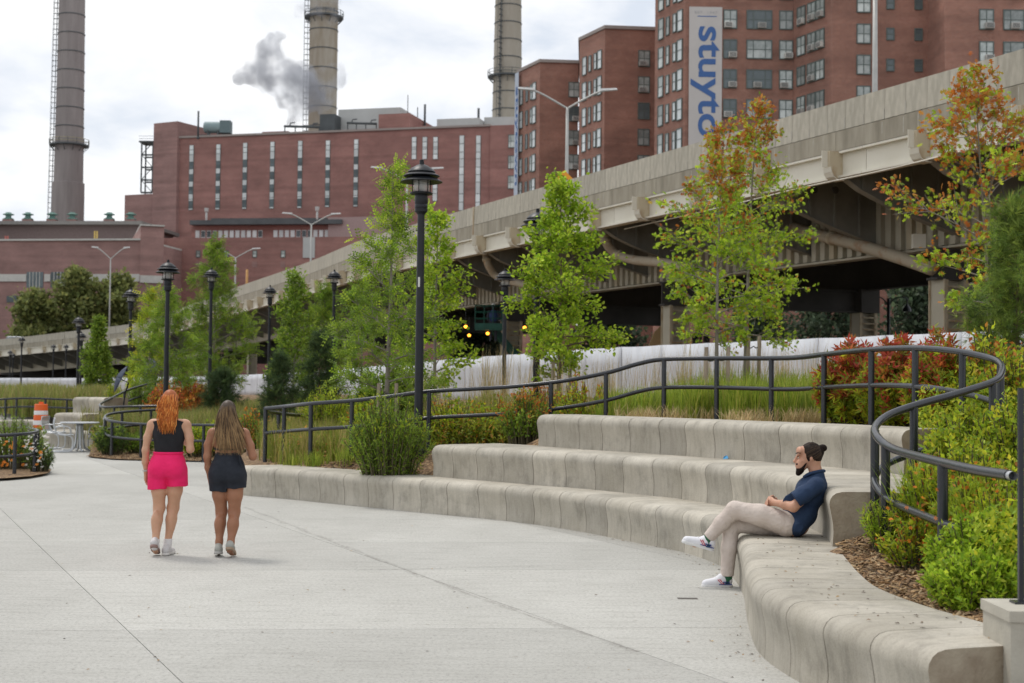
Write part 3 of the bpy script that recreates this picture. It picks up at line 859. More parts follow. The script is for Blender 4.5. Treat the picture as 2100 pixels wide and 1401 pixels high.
# conduit strung below the fascia and lamp boxes
P = [to_l(at(px, py, d)) for px, py, d in ((1280, 470, 50), (1480, 425, 43), (1640, 386, 39.0), (1800, 352, 35.8), (1990, 306, 32.6), (2130, 275, 30.6))]
MB().tube(catmull(P, 5), .018, 6).build('conduit', m_girder_w, high)
MB().box((-.18, -.1, -.2), (.18, .1, .2)).build('junction_box', m_girder_w, high, loc=to_l(at(1884, 495, 40.2)))
# painted bolts: dark round holes in the outer web
for px, py in ((1670, 389), (1713, 390)):
    p = to_l(at(px, py, 40.6))
    MB().tube([(p[0] - .01, p[1] + .02, p[2]), (p[0] + .01, p[1] - .02, p[2])], .11, 12).build('drain_hole', m_dark_steel, high)

# ------------------------------------------------------------------ road lights on the highway
m_galv = M('galvanised_pole', (0.42, 0.42, 0.40), rough=.5, metal=.3, var=.1)
m_lumin = M('luminaire_grey', (0.62, 0.62, 0.61), rough=.45, var=.05)
def road_at(px, n):
    """road point n metres in from the edge that stands in photo column px"""
    best = None
    for s in np.arange(0, S1 - 2, .25):
        l, r = hframe(s, n)
        p = np.array([l[0] + base[0], l[1] + base[1], 8.55 + l[2]])
        e = abs(px_of(p + np.array([0, 0, 3.0]))[0] - px)
        if best is None or e < best[0]: best = (e, p)
    return best[1]
def road_light(px, label, n=8.0):
    b = road_at(px, n)
    t = thing('road_light', label, 'street light', b, group='twin-arm road lights on the highway')
    MB().tube([(0, 0, 0), (0, 0, 3.5), (0, 0, 7.25)], [.11, .095, .075], 10).build('pole', m_galv, t, smooth=True)
    MB().lathe([(.2, 0), (.2, .25), (.12, .3)], 10).build('base', m_galv, t)
    for sg in (-1, 1):
        P = catmull([(0, 0, 7.2), (sg * .6, 0, 7.55), (sg * 1.4, 0, 7.98), (sg * 1.85, 0, 8.12), (sg * 2.1, 0, 8.14)], 5)
        a = MB().tube(P, .05, 8).build('arm', m_galv, t, smooth=True)
        MB().add([(sg * 1.65, -.09, 8.10), (sg * 2.5, -.13, 8.16), (sg * 2.5, .13, 8.16), (sg * 1.65, .09, 8.10), (sg * 1.65, -.06, 8.22), (sg * 2.45, -.08, 8.25), (sg * 2.45, .08, 8.25), (sg * 1.65, .06, 8.22)],
                 [(0, 1, 2, 3), (4, 7, 6, 5), (0, 4, 5, 1), (1, 5, 6, 2), (2, 6, 7, 3), (3, 7, 4, 0)]).build('luminaire', m_lumin, a)
    return t
road_light(1791, 'road light pole in front of the right brick block, its arms above the picture')
road_light(1160, 'large twin-arm road light before the middle apartment blocks')
road_light(833, 'twin-arm road light half hidden behind the tall park lamp')
road_light(637, 'twin-arm road light before the plant\'s pale window band')
road_light(482, 'twin-arm road light left of the orange pole above the trees')
road_light(225, 'small distant twin-arm road light before the leafy trees at left').scale = (.9, .9, 1.4)
b = road_at(507, 3.5)
t = thing('orange_pole', 'short rusty orange pole standing on the highway', 'pole', b)
MB().tube([(0, 0, 0), (0, 0, 3.6)], .11, 8).build('shaft', M('orange_paint', (.50, .27, .10), var=.15), t, smooth=True)
MB().lathe([(.2, 0), (.2, .1), (.11, .16)], 8).build('foot', m_galv, t)
# diamond warning sign behind the parapet
p = at(1157, 378, 55.0)
t = thing('warning_sign', 'orange diamond warning sign peeking over the highway parapet', 'sign', (p[0], p[1], 8.55))
m_or = M('sign_orange', (.80, .34, .03), rough=.5, var=.05)
m_blk = M('sign_black', (.015, .015, .015), rough=.6)
sz = .56; zc = p[2] - 8.55
MB().add([(0, 0, zc - sz), (sz, 0, zc), (0, 0, zc + sz), (-sz, 0, zc), (0, .02, zc - sz), (sz, .02, zc), (0, .02, zc + sz), (-sz, .02, zc)],
         [(0, 1, 2, 3), (7, 6, 5, 4), (0, 4, 5, 1), (1, 5, 6, 2), (2, 6, 7, 3), (3, 7, 4, 0)]).build('plate', m_or, t)
MB().slab([(-.05, -.012, zc - .25), (.05, -.012, zc - .25), (.05, -.012, zc + .12), (.17, -.012, zc + .05), (.17, -.012, zc + .12), (0, -.012, zc + .36), (-.17, -.012, zc + .12), (-.17, -.012, zc + .05), (-.05, -.012, zc + .12)], (0, .008, 0)).build('arrow', m_blk, t)
MB().tube([(0, .05, 0), (0, .05, zc + .3)], .03, 6).build('post', m_galv, t)

# ------------------------------------------------------------------ white fabric-covered barrier
m_white = M('white_sheeting', (.52, .54, .58), rough=.65, c2=(.68, .70, .74), scale=1.6, stretch=(1.5, 1.5, .6), bump=.35, bscale=5, detail=9)
bt = [at(2140, 671, 28.0), at(1990, 680, 30), at(1600, 697, 36), at(1250, 713, 44), at(1050, 727, 52), at(870, 741, 62), at(700, 757, 76), at(560, 766, 92), at(380, 772, 106), at(180, 775, 118), at(-40, 775, 128)]
BT, _ = resample(catmull(bt, 10), 2.4)
br = thing('site_barrier', 'long white sheeted construction barrier below the highway', 'barrier', (BT[0][0], BT[0][1], 1.0))
for i in range(len(BT) - 1):
    a, b = BT[i], BT[i + 1]
    o = br.location
    zb = 1.0
    d = (b - a)[:2]; ln = np.linalg.norm(d); d = d / ln; nn = np.array([-d[1], d[0]])
    mb = MB(); nx, nz = 8, 4
    for j in range(nz + 1):
        for q_ in range(nx + 1):
            f = q_ / nx; g_ = j / nz
            base_ = a + (b - a) * (f * .992 + .004)
            zt = base_[2] - .012 * math.sin(f * math.pi) * (1 if i % 2 else 1.5)
            off = .012 * math.sin(f * 9 + i * 1.7) * (1 - g_) + .005 * math.sin(f * 23 + i + j)
            mb.v.append((base_[0] + nn[0] * off - o[0], base_[1] + nn[1] * off - o[1], zb + (zt - zb) * g_ - o[2]))
    for j in range(nz):
        for q_ in range(nx):
            v0 = j * (nx + 1) + q_; mb.f.append((v0, v0 + 1, v0 + nx + 2, v0 + nx + 1))
    pn = mb.build('panel', m_white, br, smooth=True)
    so = pn.modifiers.new('solid', 'SOLIDIFY'); so.thickness = .03; so.offset = 1
# ================================================================== buildings and chimneys
def brick_mat(name, c1, c2, mortar, var=.25, mscale=.18, bw=.22, rh=.075):
    m, t, p = node_mat(name)
    N = t.nodes.new; K = t.links.new
    tc_ = N('ShaderNodeTexCoord'); sx = N('ShaderNodeSeparateXYZ'); cb = N('ShaderNodeCombineXYZ'); ad = N('ShaderNodeMath')
    K(tc_.outputs['Object'], sx.inputs[0]); ad.operation = 'ADD'
    K(sx.outputs['X'], ad.inputs[0]); K(sx.outputs['Y'], ad.inputs[1])
    K(ad.outputs[0], cb.inputs['X']); K(sx.outputs['Z'], cb.inputs['Y'])
    b = N('ShaderNodeTexBrick')
    b.inputs['Color1'].default_value = (*c1, 1); b.inputs['Color2'].default_value = (*c2, 1); b.inputs['Mortar'].default_value = (*mortar, 1)
    b.inputs['Scale'].default_value = 1.0; b.inputs['Brick Width'].default_value = bw; b.inputs['Row Height'].default_value = rh; b.inputs['Mortar Size'].default_value = .010
    K(cb.outputs[0], b.inputs['Vector'])
    nz = N('ShaderNodeTexNoise'); nz.inputs['Scale'].default_value = mscale; nz.inputs['Detail'].default_value = 9; nz.inputs['Roughness'].default_value = .65
    mp_ = N('ShaderNodeMapping'); mp_.inputs['Scale'].default_value = (1, 1, 1.6); K(tc_.outputs['Object'], mp_.inputs['Vector']); K(mp_.outputs['Vector'], nz.inputs['Vector'])
    mr = N('ShaderNodeMapRange'); mr.inputs['From Min'].default_value = .3; mr.inputs['From Max'].default_value = .7; mr.inputs['To Min'].default_value = 1 - var; mr.inputs['To Max'].default_value = 1 + var
    K(nz.outputs['Fac'], mr.inputs['Value'])
    # courses of slightly different brick
    n2 = N('ShaderNodeTexNoise'); n2.inputs['Scale'].default_value = 1.4; n2.inputs['Detail'].default_value = 3
    m2 = N('ShaderNodeMapping'); m2.inputs['Scale'].default_value = (.03, .03, 1.0); K(tc_.outputs['Object'], m2.inputs['Vector']); K(m2.outputs['Vector'], n2.inputs['Vector'])
    mr2 = N('ShaderNodeMapRange'); mr2.inputs['From Min'].default_value = .3; mr2.inputs['From Max'].default_value = .7; mr2.inputs['To Min'].default_value = .86; mr2.inputs['To Max'].default_value = 1.14
    K(n2.outputs['Fac'], mr2.inputs['Value'])
    mu = N('ShaderNodeMath'); mu.operation = 'MULTIPLY'; K(mr.outputs['Result'], mu.inputs[0]); K(mr2.outputs['Result'], mu.inputs[1])
    vm = N('ShaderNodeVectorMath'); vm.operation = 'SCALE'; K(b.outputs['Color'], vm.inputs[0]); K(mu.outputs[0], vm.inputs['Scale'])
    K(vm.outputs['Vector'], p.inputs['Base Color']); p.inputs['Roughness'].default_value = .9
    return m
m_brick_s = brick_mat('brown_red_brick', (.29, .118, .080), (.215, .080, .056), (.33, .235, .19), var=.32)
m_brick_p = brick_mat('plant_brick', (.295, .130, .113), (.24, .104, .092), (.32, .21, .18), var=.24)
m_brick_d = brick_mat('dull_plant_brick', (.285, .155, .140), (.235, .126, .115), (.32, .22, .20), var=.24)
m_stone = M('pale_stone', (.50, .49, .46), rough=.8, scale=1.5)
m_cope = M('coping', (.30, .26, .24), rough=.8)
m_frame = M('window_frame', (.10, .125, .115), rough=.5, var=.1)
m_glassd = glass_mat('dark_glass', (.10, .125, .13))
m_glassl = M('curtained_glass', (.22, .25, .24), rough=.15, c2=(.50, .53, .51), scale=.5, spec=.6, noise_lo=.4, noise_hi=.6, obj_var=.35)
m_bright = M('painted_sky_glass', (.56, .60, .60), rough=.15, c2=(.72, .76, .76), scale=.4, spec=.6, obj_var=.15)  # the sky's bright reflection is put into the pale base colour
m_ac = M('air_conditioner', (.52, .50, .46), rough=.6, obj_var=.2)
m_acg = M('air_conditioner_grille', (.16, .16, .155), rough=.6)
m_panel = M('white_panel', (.58, .61, .61), rough=.6, var=.12, scale=.3, obj_var=.1)
m_louvre = M('dark_louvre', (.10, .125, .135), rough=.5, var=.2, scale=2, obj_var=.3)
m_sheet = M('grey_cladding', (.40, .41, .40), rough=.6, c2=(.48, .49, .48), scale=.2)
m_dgrey = M('dark_grey_metal', (.075, .085, .09), rough=.6, var=.2, scale=.5)

def block(name, mat, parent, poly, z0, z1, origin):
    o = MB().prism([(p[0] - origin[0], p[1] - origin[1]) for p in poly], z0, z1).build(name, mat, parent)
    return o
class Face:
    """a vertical wall face from plan point A (left as seen) to B (right)"""
    def __init__(s, A, B):
        s.A, s.B = np.array(A[:2], float), np.array(B[:2], float)
        s.d = (s.B - s.A) / np.linalg.norm(s.B - s.A)
        s.rz = math.atan2(s.d[1], s.d[0])
        s.n = np.array([s.d[1], -s.d[0]])       # outward, towards the camera
    def at(s, px):
        k = ray(px, 500); k = k[0] / k[1]
        t = (s.A[0] - k * s.A[1]) / (k * s.d[1] - s.d[0])
        return s.A + s.d * t
    def z(s, px, py):
        p = s.at(px); return at(px, py, p[1])[2]

def win_mesh(wd, ht, mull):
    """frame with mullions; local x along the wall, -y out of it"""
    f = .09
    mb = MB().box((-wd / 2, -.09, -ht / 2), (-wd / 2 + f, .02, ht / 2)).box((wd / 2 - f, -.09, -ht / 2), (wd / 2, .02, ht / 2))
    mb.box((-wd / 2 + f, -.09, ht / 2 - f), (wd / 2 - f, .02, ht / 2)).box((-wd / 2 + f, -.12, -ht / 2), (wd / 2 - f, .02, -ht / 2 + f))
    for x in mull: mb.box((x - .035, -.075, -ht / 2 + f), (x + .035, .0, ht / 2 - f))
    mb.box((-wd / 2 + f, -.07, -.035), (wd / 2 - f, -.002, .035))
    pane = MB().box((-wd / 2 + f, -.045, -ht / 2 + f), (wd / 2 - f, -.04, ht / 2 - f))
    return mb, pane
WIN = {}
for nm, (wd, ht, mull) in {'single': (1.25, 1.75, (0,)), 'wide': (2.35, 1.75, (-.55, .55)), 'slim': (.62, 1.75, ()), 'small': (.72, 1.1, ()), 'tall': (.95, 2.0, ())}.items():
    a, b = win_mesh(wd, ht, mull)
    WIN[nm] = (a.mesh('window', m_frame), {k: b.mesh('pane', mm) for k, mm in (('l', m_glassl), ('d', m_glassd), ('b', m_bright))})
acm = MB().box((-.36, -.42, -.24), (.36, .0, .24)).mesh('air_conditioner', m_ac)
acgm = MB()
for z in (-.16, -.08, 0, .08, .16): acgm.box((-.30, -.435, z - .025), (.30, -.421, z + .025))
acgm = acgm.mesh('grille', m_acg)
def window(root, face, px, z, kind, pane='l', ac=0):
    p = face.at(px)
    o = link('window', WIN[kind][0], root, (p[0] - root.location.x, p[1] - root.location.y, z - root.location.z), rot=(0, 0, face.rz))
    link('pane', WIN[kind][1][pane], o)
    if ac:
        link('air_conditioner', acm, o, (ac * .2, 0, -.56))
        link('air_conditioner_grille', acgm, o, (ac * .2, 0, -.56))
    return o
SIDE = np.array([-.45, 1.0])                     # direction in which the left walls recede
def isect(px, C, D):
    k = ray(px, 400); k = k[0] / k[1]
    t = (C[0] - k * C[1]) / (k * D[1] - D[0])
    return np.array([C[0] + D[0] * t, C[1] + D[1] * t])
def stuy(label, corner_px, Yc, left_px, right_px, top, zs, slim_px, win_cols, seed):
    random.seed(seed)
    C = at(corner_px, 400, Yc)[:2]
    Lf = isect(left_px, C, SIDE)
    fd = np.array([1, .10])
    Rt = isect(right_px, C, fd)
    back = (Rt - C) @ SIDE
    vd = Lf / np.linalg.norm(Lf); vr = Rt / np.linalg.norm(Rt)
    poly = [Lf, C, Rt, Rt + vr * 24, Lf + vd * 22 + np.array([.3, 0])]
    root = thing('apartment_block', label, 'building', (C[0], C[1], 0), group='red brick apartment blocks')
    block('wall', m_brick_s, root, poly, 0, top, C)
    grow = [Lf + np.array([-.15, 0]), C + np.array([-.06, -.2]), Rt + np.array([.1, -.2]), Rt + vr * 24, Lf + vd * 22]
    block('coping', m_cope, root, grow, top, top + .35, C)
    fl_, ff = Face(Lf, C), Face(C, Rt)
    for z in zs:
        for px, kind, pn in slim_px:
            window(root, fl_, px, z, kind, pn)
        for px, kind, acp in win_cols:
            window(root, ff, px, z, kind, random.choice('lldl'), random.choice((0, 1, -1, 1)) if random.random() < acp else 0)
    return root, fl_, ff
zs = [38.1 - 2.72 * i for i in range(8)]
stuy('left apartment block, lowest in view, with a slim hanging banner', 1105, 160, 1060, 1184, 38.6, [35.6 - 2.75 * i for i in range(7)],
     [(1066, 'tall', 'b'), (1078, 'slim', 'd'), (1087, 'slim', 'l'), (1093, 'tall', 'b')], [(1174, 'single', .9)], 1)
stuy('middle apartment block between two brick neighbours', 1238, 147, 1186, 1345, 39.2, [36.2 - 2.75 * i for i in range(8)],
     [(1196, 'tall', 'b'), (1207, 'slim', 'l'), (1218, 'slim', 'b'), (1227, 'tall', 'b')], [(1318, 'single', .9)], 2)
# the tall right-hand block, in three wings
random.seed(5)
C3 = at(1403, 400, 128)[:2]
L3 = isect(1341, C3, SIDE)
K3 = isect(1625, C3, np.array([1, .03]))
Q3 = isect(1705, K3, -SIDE)
W3 = isect(1937, Q3, np.array([1, .02]))
V3 = W3 + np.array([0.02, -5.0]); V3 = isect(1938, V3, np.array([1, 0]))
Z3 = isect(2180, V3, np.array([1, .02]))
T3 = 44.0
r3 = thing('apartment_block', 'tall right apartment block with a big blue-lettered banner', 'building', (C3[0], C3[1], 0), group='red brick apartment blocks')
block('wall', m_brick_s, r3, [L3, C3, K3, K3 + np.array([0, 30]), L3 * 1.16 + np.array([.4, 0])], 0, T3, C3)
block('projecting_wing', m_brick_s, r3, [K3 + np.array([.01, -.01]), Q3, W3, W3 + np.array([0, 28]), K3 + np.array([.01, 28])], 0, T3, C3)
block('near_wing', m_brick_s, r3, [V3, Z3, Z3 + np.array([0, 28]), V3 + np.array([.05, 28])], 0, T3, C3)
block('coping', m_cope, r3, [L3, C3, K3, K3 + np.array([0, 30]), L3 * 1.16 + np.array([.4, 0])], T3, T3 + .3, C3)
fl_, ff, fs, fw, fv = Face(L3, C3), Face(C3, K3), Face(K3, Q3), Face(Q3, W3), Face(V3, Z3)
for z in zs:
    for px, kind, pn in ((1353, 'tall', 'l'), (1367, 'slim', 'l'), (1381, 'slim', 'b'), (1392, 'tall', 'b')): window(r3, fl_, px, z, kind, pn)
    for px, kind, acp in ((1495, 'single', .95), (1555, 'wide', .9), (1610, 'single', .25)):
        window(r3, ff, px, z, kind, random.choice('lld'), random.choice((1, -1)) if random.random() < acp else 0)
    for px in (1642, 1663, 1681): window(r3, fs, px, z + .1, 'single', random.choice('ll'), 1 if random.random() < .75 else 0)
    zz = z + .25
    window(r3, fw, 1770, zz, 'single', 'l'); window(r3, fw, 1825, zz, 'small', 'd'); window(r3, fw, 1883, zz, 'small', 'd'); window(r3, fw, 1918, zz, 'slim', 'l')
    zz = z + .35
    window(r3, fv, 2023, zz, 'single', 'l', 1); window(r3, fv, 2086, zz, 'wide', 'l', -1)

# banners
m_ban = M('banner_cloth', (.52, .49, .47), rough=.7, var=.05, scale=.6)
m_blue = M('banner_blue', (.055, .13, .33), rough=.7, var=.08)
m_lblue = M('banner_pale', (.45, .50, .58), rough=.7, var=.08)
def text_mesh(txt, size, mat, bold=0.0, space=1.0):
    cu = bpy.data.curves.new('lettering', 'FONT')
    cu.body = txt; cu.size = size; cu.offset = bold; cu.extrude = .01; cu.space_character = space
    cu.align_x = 'LEFT'
    o = bpy.data.objects.new('lettering', cu); COL.objects.link(o)
    dg = bpy.context.evaluated_depsgraph_get()
    me = bpy.data.meshes.new_from_object(o.evaluated_get(dg))
    bpy.data.objects.remove(o)
    me.materials.clear(); me.materials.append(mat)
    return me
def extents(me):
    a = np.empty(len(me.vertices) * 3); me.vertices.foreach_get('co', a); a = a.reshape(-1, 3)
    return a.min(0), a.max(0)
ztop = ff.z(1445, 15)
pL, pR = ff.at(1410), ff.at(1478)
bw = np.linalg.norm(pR - pL)
bc = (pL + pR) / 2 + ff.n * .12
ban = thing('wall_banner', 'tall pale banner with large blue lettering hung on the right apartment block', 'banner', (bc[0], bc[1], ztop), rz=ff.rz)
MB().box((-bw / 2, -.02, -21), (bw / 2, 0, 0)).build('cloth', m_ban, ban)
# lettering reads downwards, its top towards the right
tm = text_mesh('stuytown', 3.0, m_blue, bold=.055)
lo, hi = extents(tm)
seen = ff.z(1445, 55) - ff.z(1445, 281)                       # "stuyto" spans this height
six = text_mesh('stuyto', 3.0, m_blue, bold=.055)
l6, h6 = extents(six)
kx = seen / (h6[0] - l6[0])
xh = bw * .88 / (hi[1] - lo[1])
o = link('lettering', tm, ban)
o.matrix_local = Matrix.Translation((-bw * .45 - lo[1] * xh, -.035, -(ztop - ff.z(1445, 55)) + l6[0] * kx)) @ Matrix(((0, xh, 0, 0), (0, 0, -1, 0), (-kx, 0, 0, 0), (0, 0, 0, 1)))
es = text_mesh('EST. 1947', .42, M('banner_grey', (.36, .36, .38), rough=.7), space=1.5)
l_, h_ = extents(es)
o = link('small_lettering', es, ban)
sc_ = 2.0 / (h_[0] - l_[0])
o.matrix_local = Matrix.Translation((-1.0, -.035, -(ztop - ff.z(1445, 29)))) @ Matrix(((sc_, 0, 0, 0), (0, 0, -1, 0), (0, sc_, 0, 0), (0, 0, 0, 1)))
MB().box((-.75, -.034, -.06), (1.0, -.024, .02)).build('rule_line', m_blue, ban, loc=(0, 0, -(ztop - ff.z(1445, 34))))
# slim banner on the left block, seen almost edge-on
b1 = [o for o in COL.objects if o.get('label', '').startswith('left apartment block')][0]
Cb = at(1105, 400, 160)[:2]; Lb = isect(1060, Cb, SIDE); f1 = Face(Lb, Cb)
p0_, p1_ = f1.at(1058.5), f1.at(1066)
bw1 = np.linalg.norm(p1_ - p0_); bc1 = (p0_ + p1_) / 2 + f1.n * .35
zt1 = at(1062, 152, p0_[1])[2]
bn = thing('wall_banner', 'narrow pale blue banner on the left edge of the left apartment block', 'banner', (bc1[0], bc1[1], zt1), rz=f1.rz)
MB().box((-bw1 / 2, -.02, -14.5), (bw1 / 2, 0, 0)).build('cloth', m_lblue, bn)
t2 = text_mesh('stuytown', 2.0, m_blue, bold=.03)
l_, h_ = extents(t2); kz = 11.5 / (h_[0] - l_[0]); kw = bw1 * .8 / (h_[1] - l_[1])
o = link('lettering', t2, bn)
o.matrix_local = Matrix.Translation((-bw1 * .4 - l_[1] * kw, -.035, -1.6)) @ Matrix(((0, kw, 0, 0), (0, 0, -1, 0), (-kz, 0, 0, 0), (0, 0, 0, 1)))

# ------------------------------------------------------------------ power plant
PF = 1.17
def rect(root, name, mat, pxl, pxr, Yl, Yr, z0, z1, depth=12.0, org=None):
    A = at(pxl, 500, Yl * PF)[:2]; B = at(pxr, 500, Yr * PF)[:2]; depth *= PF
    d = (B - A) / np.linalg.norm(B - A); n = np.array([-d[1], d[0]]) * depth
    o = org if org is not None else (root.location.x, root.location.y)
    return block(name, mat, root, [A, B, B + n, A + n], z0, z1, o), Face(A, B)
def atp(px, py, Y): return at(px, py, Y * PF)
def zat(px, py, Y): return at(px, py, Y * PF)[2]
pc = atp(640, 500, 214)
pw_ = thing('power_plant', 'large dull red brick power plant with tall strip windows', 'building', (pc[0], pc[1], 0))
ROOF = (39.9 - 1.75) * PF + 1.75
_, fm = rect(pw_, 'wall', m_brick_p, 358, 1003, 220, 207, 0, ROOF, 60)
rect(pw_, 'coping', m_cope, 358, 1003, 219.7, 206.7, ROOF, ROOF + .35, 60)
rect(pw_, 'stair_tower', m_brick_d, 311, 360, 221.5, 219.3, 0, zat(335, 250, 220), 26)
rect(pw_, 'side_wing', m_brick_d, 254, 312, 224, 222, 0, zat(280, 397, 222), 30)
rect(pw_, 'roof_tower', m_brick_p, 773, 837, 212.6, 211.3, ROOF - 2, zat(800, 228, 210), 16)
rect(pw_, 'low_roof_house', m_brick_p, 838, 880, 213, 212.5, ROOF - 2, zat(860, 254, 211), 8)
_, fr = rect(pw_, 'east_wing', m_brick_p, 1003, 1075, 206.7, 205.5, 0, zat(1030, 256, 206), 40)
rect(pw_, 'penthouse', m_sheet, 690, 818, 220.0, 217.5, ROOF - 2, zat(750, 210, 214), 22)
rect(pw_, 'penthouse', m_sheet, 893, 980, 217.0, 215.5, ROOF - 2, zat(930, 232, 212), 18)
rect(pw_, 'penthouse', m_sheet, 990, 1075, 218.0, 217.0, ROOF - 2, zat(1020, 228, 213), 18)
rect(pw_, 'roof_shed', m_brick_d, 534, 587, 220.5, 219.5, ROOF - 2, zat(560, 260, 216), 8)
rect(pw_, 'vent_stack', m_dgrey, 652, 683, 217.5, 217.0, ROOF - 2, zat(667, 223, 213), 5)
def strip(face, px, y0, y1, wpx, cells, root=pw_):
    p = face.at(px); Y = p[1]
    zt, zb = at(px, y0, Y)[2], at(px, y1, Y)[2]
    wd = wpx * Y / FPX
    o = link('window', MB().box((-wd / 2 - .06, -.10, zb), (wd / 2 + .06, .03, zt)).mesh('window', m_frame), root, (p[0] - root.location.x, p[1] - root.location.y, 0), rot=(0, 0, face.rz))
    tot = sum(c[1] for c in cells); z = zt
    for kind, h in cells:
        hh = (zt - zb) * h / tot
        mat = {'w': m_panel, 'g': m_bright, 'd': m_louvre}[kind]
        MB().box((-wd / 2, -.13, z - hh + .05), (wd / 2, -.105, z - .05)).build('panel' if kind == 'w' else 'pane', mat, o)
        z -= hh
    return o
cells = [('g', 1.0), ('g', 1.0), ('w', 1.5)] + [('d', .75), ('d', .75), ('w', 1.1)] * 3 + [('w', .4), ('d', .75), ('d', .75), ('w', .35)]
for px, y0, y1 in ((390, 298, 431), (445, 296, 430), (500, 293, 429), (556, 291, 428), (613, 289, 427), (670, 288, 425), (728, 286, 424)):
    strip(fm, px, y0, y1, 8.5, cells)
for px in (847, 869, 891): strip(fm, px, 281, 327, 9, [('g', 1), ('g', 1), ('w', .4), ('g', 1), ('g', 1)])
for px in (891,): strip(fm, px, 372, 413, 9, [('g', 1), ('w', .6), ('g', 1)])
tallc = [('g', 1), ('g', 1), ('g', .8), ('w', 1.0), ('g', .9), ('g', .9), ('w', 1.4), ('g', 1), ('g', 1)]
for px in (945, 979): strip(fm, px, 278, 432, 9, tallc)
for px, y in ((1050, 290), (1050, 333), (1050, 374)):
    z = zat(px, y, 206)
    p = fr.at(px)
    o = link('window', WIN['wide'][0], pw_, (p[0] - pw_.location.x, p[1] - pw_.location.y, z), rot=(0, 0, fr.rz), scale=(.7, 1, 1.3)); link('pane', WIN['wide'][1]['l'], o)
# open steel stair frame on the left side
st = thing('steel_frame', 'open dark steel stair frame on the left end of the plant', 'steel frame', (*atp(299, 395, 226)[:2], zat(299, 395, 226)))
x0, x1 = atp(289, 395, 226)[0] - st.location.x, atp(312, 395, 226)[0] - st.location.x
H = zat(299, 292, 226) - st.location.z
for x in (x0, x1):
    for y in (0, 3): MB().box((x - .12, y - .12, 0), (x + .12, y + .12, H)).build('post', m_dgrey, st)
for k in range(5):
    z = H * k / 4
    for y in (0, 3): MB().box((x0, y - .1, z - .15), (x1, y + .1, z + .15)).build('beam', m_dgrey, st)
    if k < 4: MB().bar((x0, 0, z if k % 2 else z + H / 4), (x1, 0, z + H / 4 if k % 2 else z), .12, .12).build('brace', m_dgrey, st)
MB().box((x0 - .5, -.3, H), (x1 + .2, 3.4, H + .25)).build('platform', m_dgrey, st)
for z in (.6, 1.1): MB().box((x0 - .5, -.3, H + z), (x1 + .2, -.25, H + z + .06)).build('guard_rail', m_dgrey, st)
# roof tank
m_teal = M('teal_tank', (.20, .27, .28), rough=.6, c2=(.27, .35, .36), scale=.4)
tb = atp(446, 275, 221)
tk = thing('roof_tank', 'horizontal teal tank with a box end on the plant roof', 'tank', (tb[0], tb[1], tb[2]))
MB().tube([(-2.5, 0, 1.2), (-2.3, 0, 1.2), (1.0, 0, 1.2), (1.1, 0, 1.2)], [.7, 1.05, 1.05, .9], 16).build('drum', m_teal, tk, smooth=40)
MB().box((.6, -1.05, .1), (2.5, 1.05, 2.35)).build('end_box', M('dark_teal', (.12, .17, .18), rough=.6), tk)
for x in (-1.6, .2): MB().box((x - .15, -.8, -.4), (x + .15, .8, .6)).build('saddle', m_dgrey, tk)
MB().box((-3.0, -1.3, -.55), (3.1, 1.3, -.38)).build('platform', m_dgrey, tk)
# thin roof stacks and pipe runs
for i, (px, y0, y1, wpx, lab) in enumerate(((406, 228, 285, 4, 'thin dark roof stack left of the teal tank'), (871, 214, 262, 4.5, 'thin dark roof stack right of the plant roof tower'), (856, 220, 262, 2, 'hair-thin mast beside the roof stack on the plant'),
                                    (836, 195, 240, 1.6, 'slim aerial on the brick roof tower'), (981, 222, 262, 5, 'short dark duct before the grey penthouse'))):
    Y = 217
    b_ = atp(px, y1, Y); h = atp(px, y0, Y)[2] - b_[2]; r_ = wpx * Y * PF / FPX / 2
    t = thing('roof_stack', lab, 'stack', b_, group='thin stacks on the plant roof')
    MB().tube([(0, 0, 0), (0, 0, h)], r_, 8).build('tube', m_dgrey, t, smooth=True)
    MB().tube([(0, 0, 0), (0, 0, .4)], r_ * 1.6, 8).build('collar', m_dgrey, t, smooth=True)
for pxa, pxb, y, lab in ((583, 655, 259, 'dark steam pipe running to the vent stack on the roof'), (712, 772, 252, 'tangled dark pipework left of the brick roof tower')):
    a, b = atp(pxa, y, 217.5), atp(pxb, y + 2, 215.5)
    t = thing('roof_pipework', lab, 'pipe', (a[0], a[1], a[2]))
    MB().tube([(0, 0, 0), tuple(b - a)], .22, 8).build('pipe_run', m_dgrey, t, smooth=True)
    for f in (.0, .3, .62, .98): MB().box((0, 0, 0), (.18, .18, -1.6)).build('leg', m_dgrey, t, loc=(b - a) * f)
    for f in (.15, .8): MB().tube([(0, 0, 0), (.2, 0, .6), (1.0, 0, .7)], .12, 6).build('elbow', m_dgrey, t, loc=(b - a) * f)
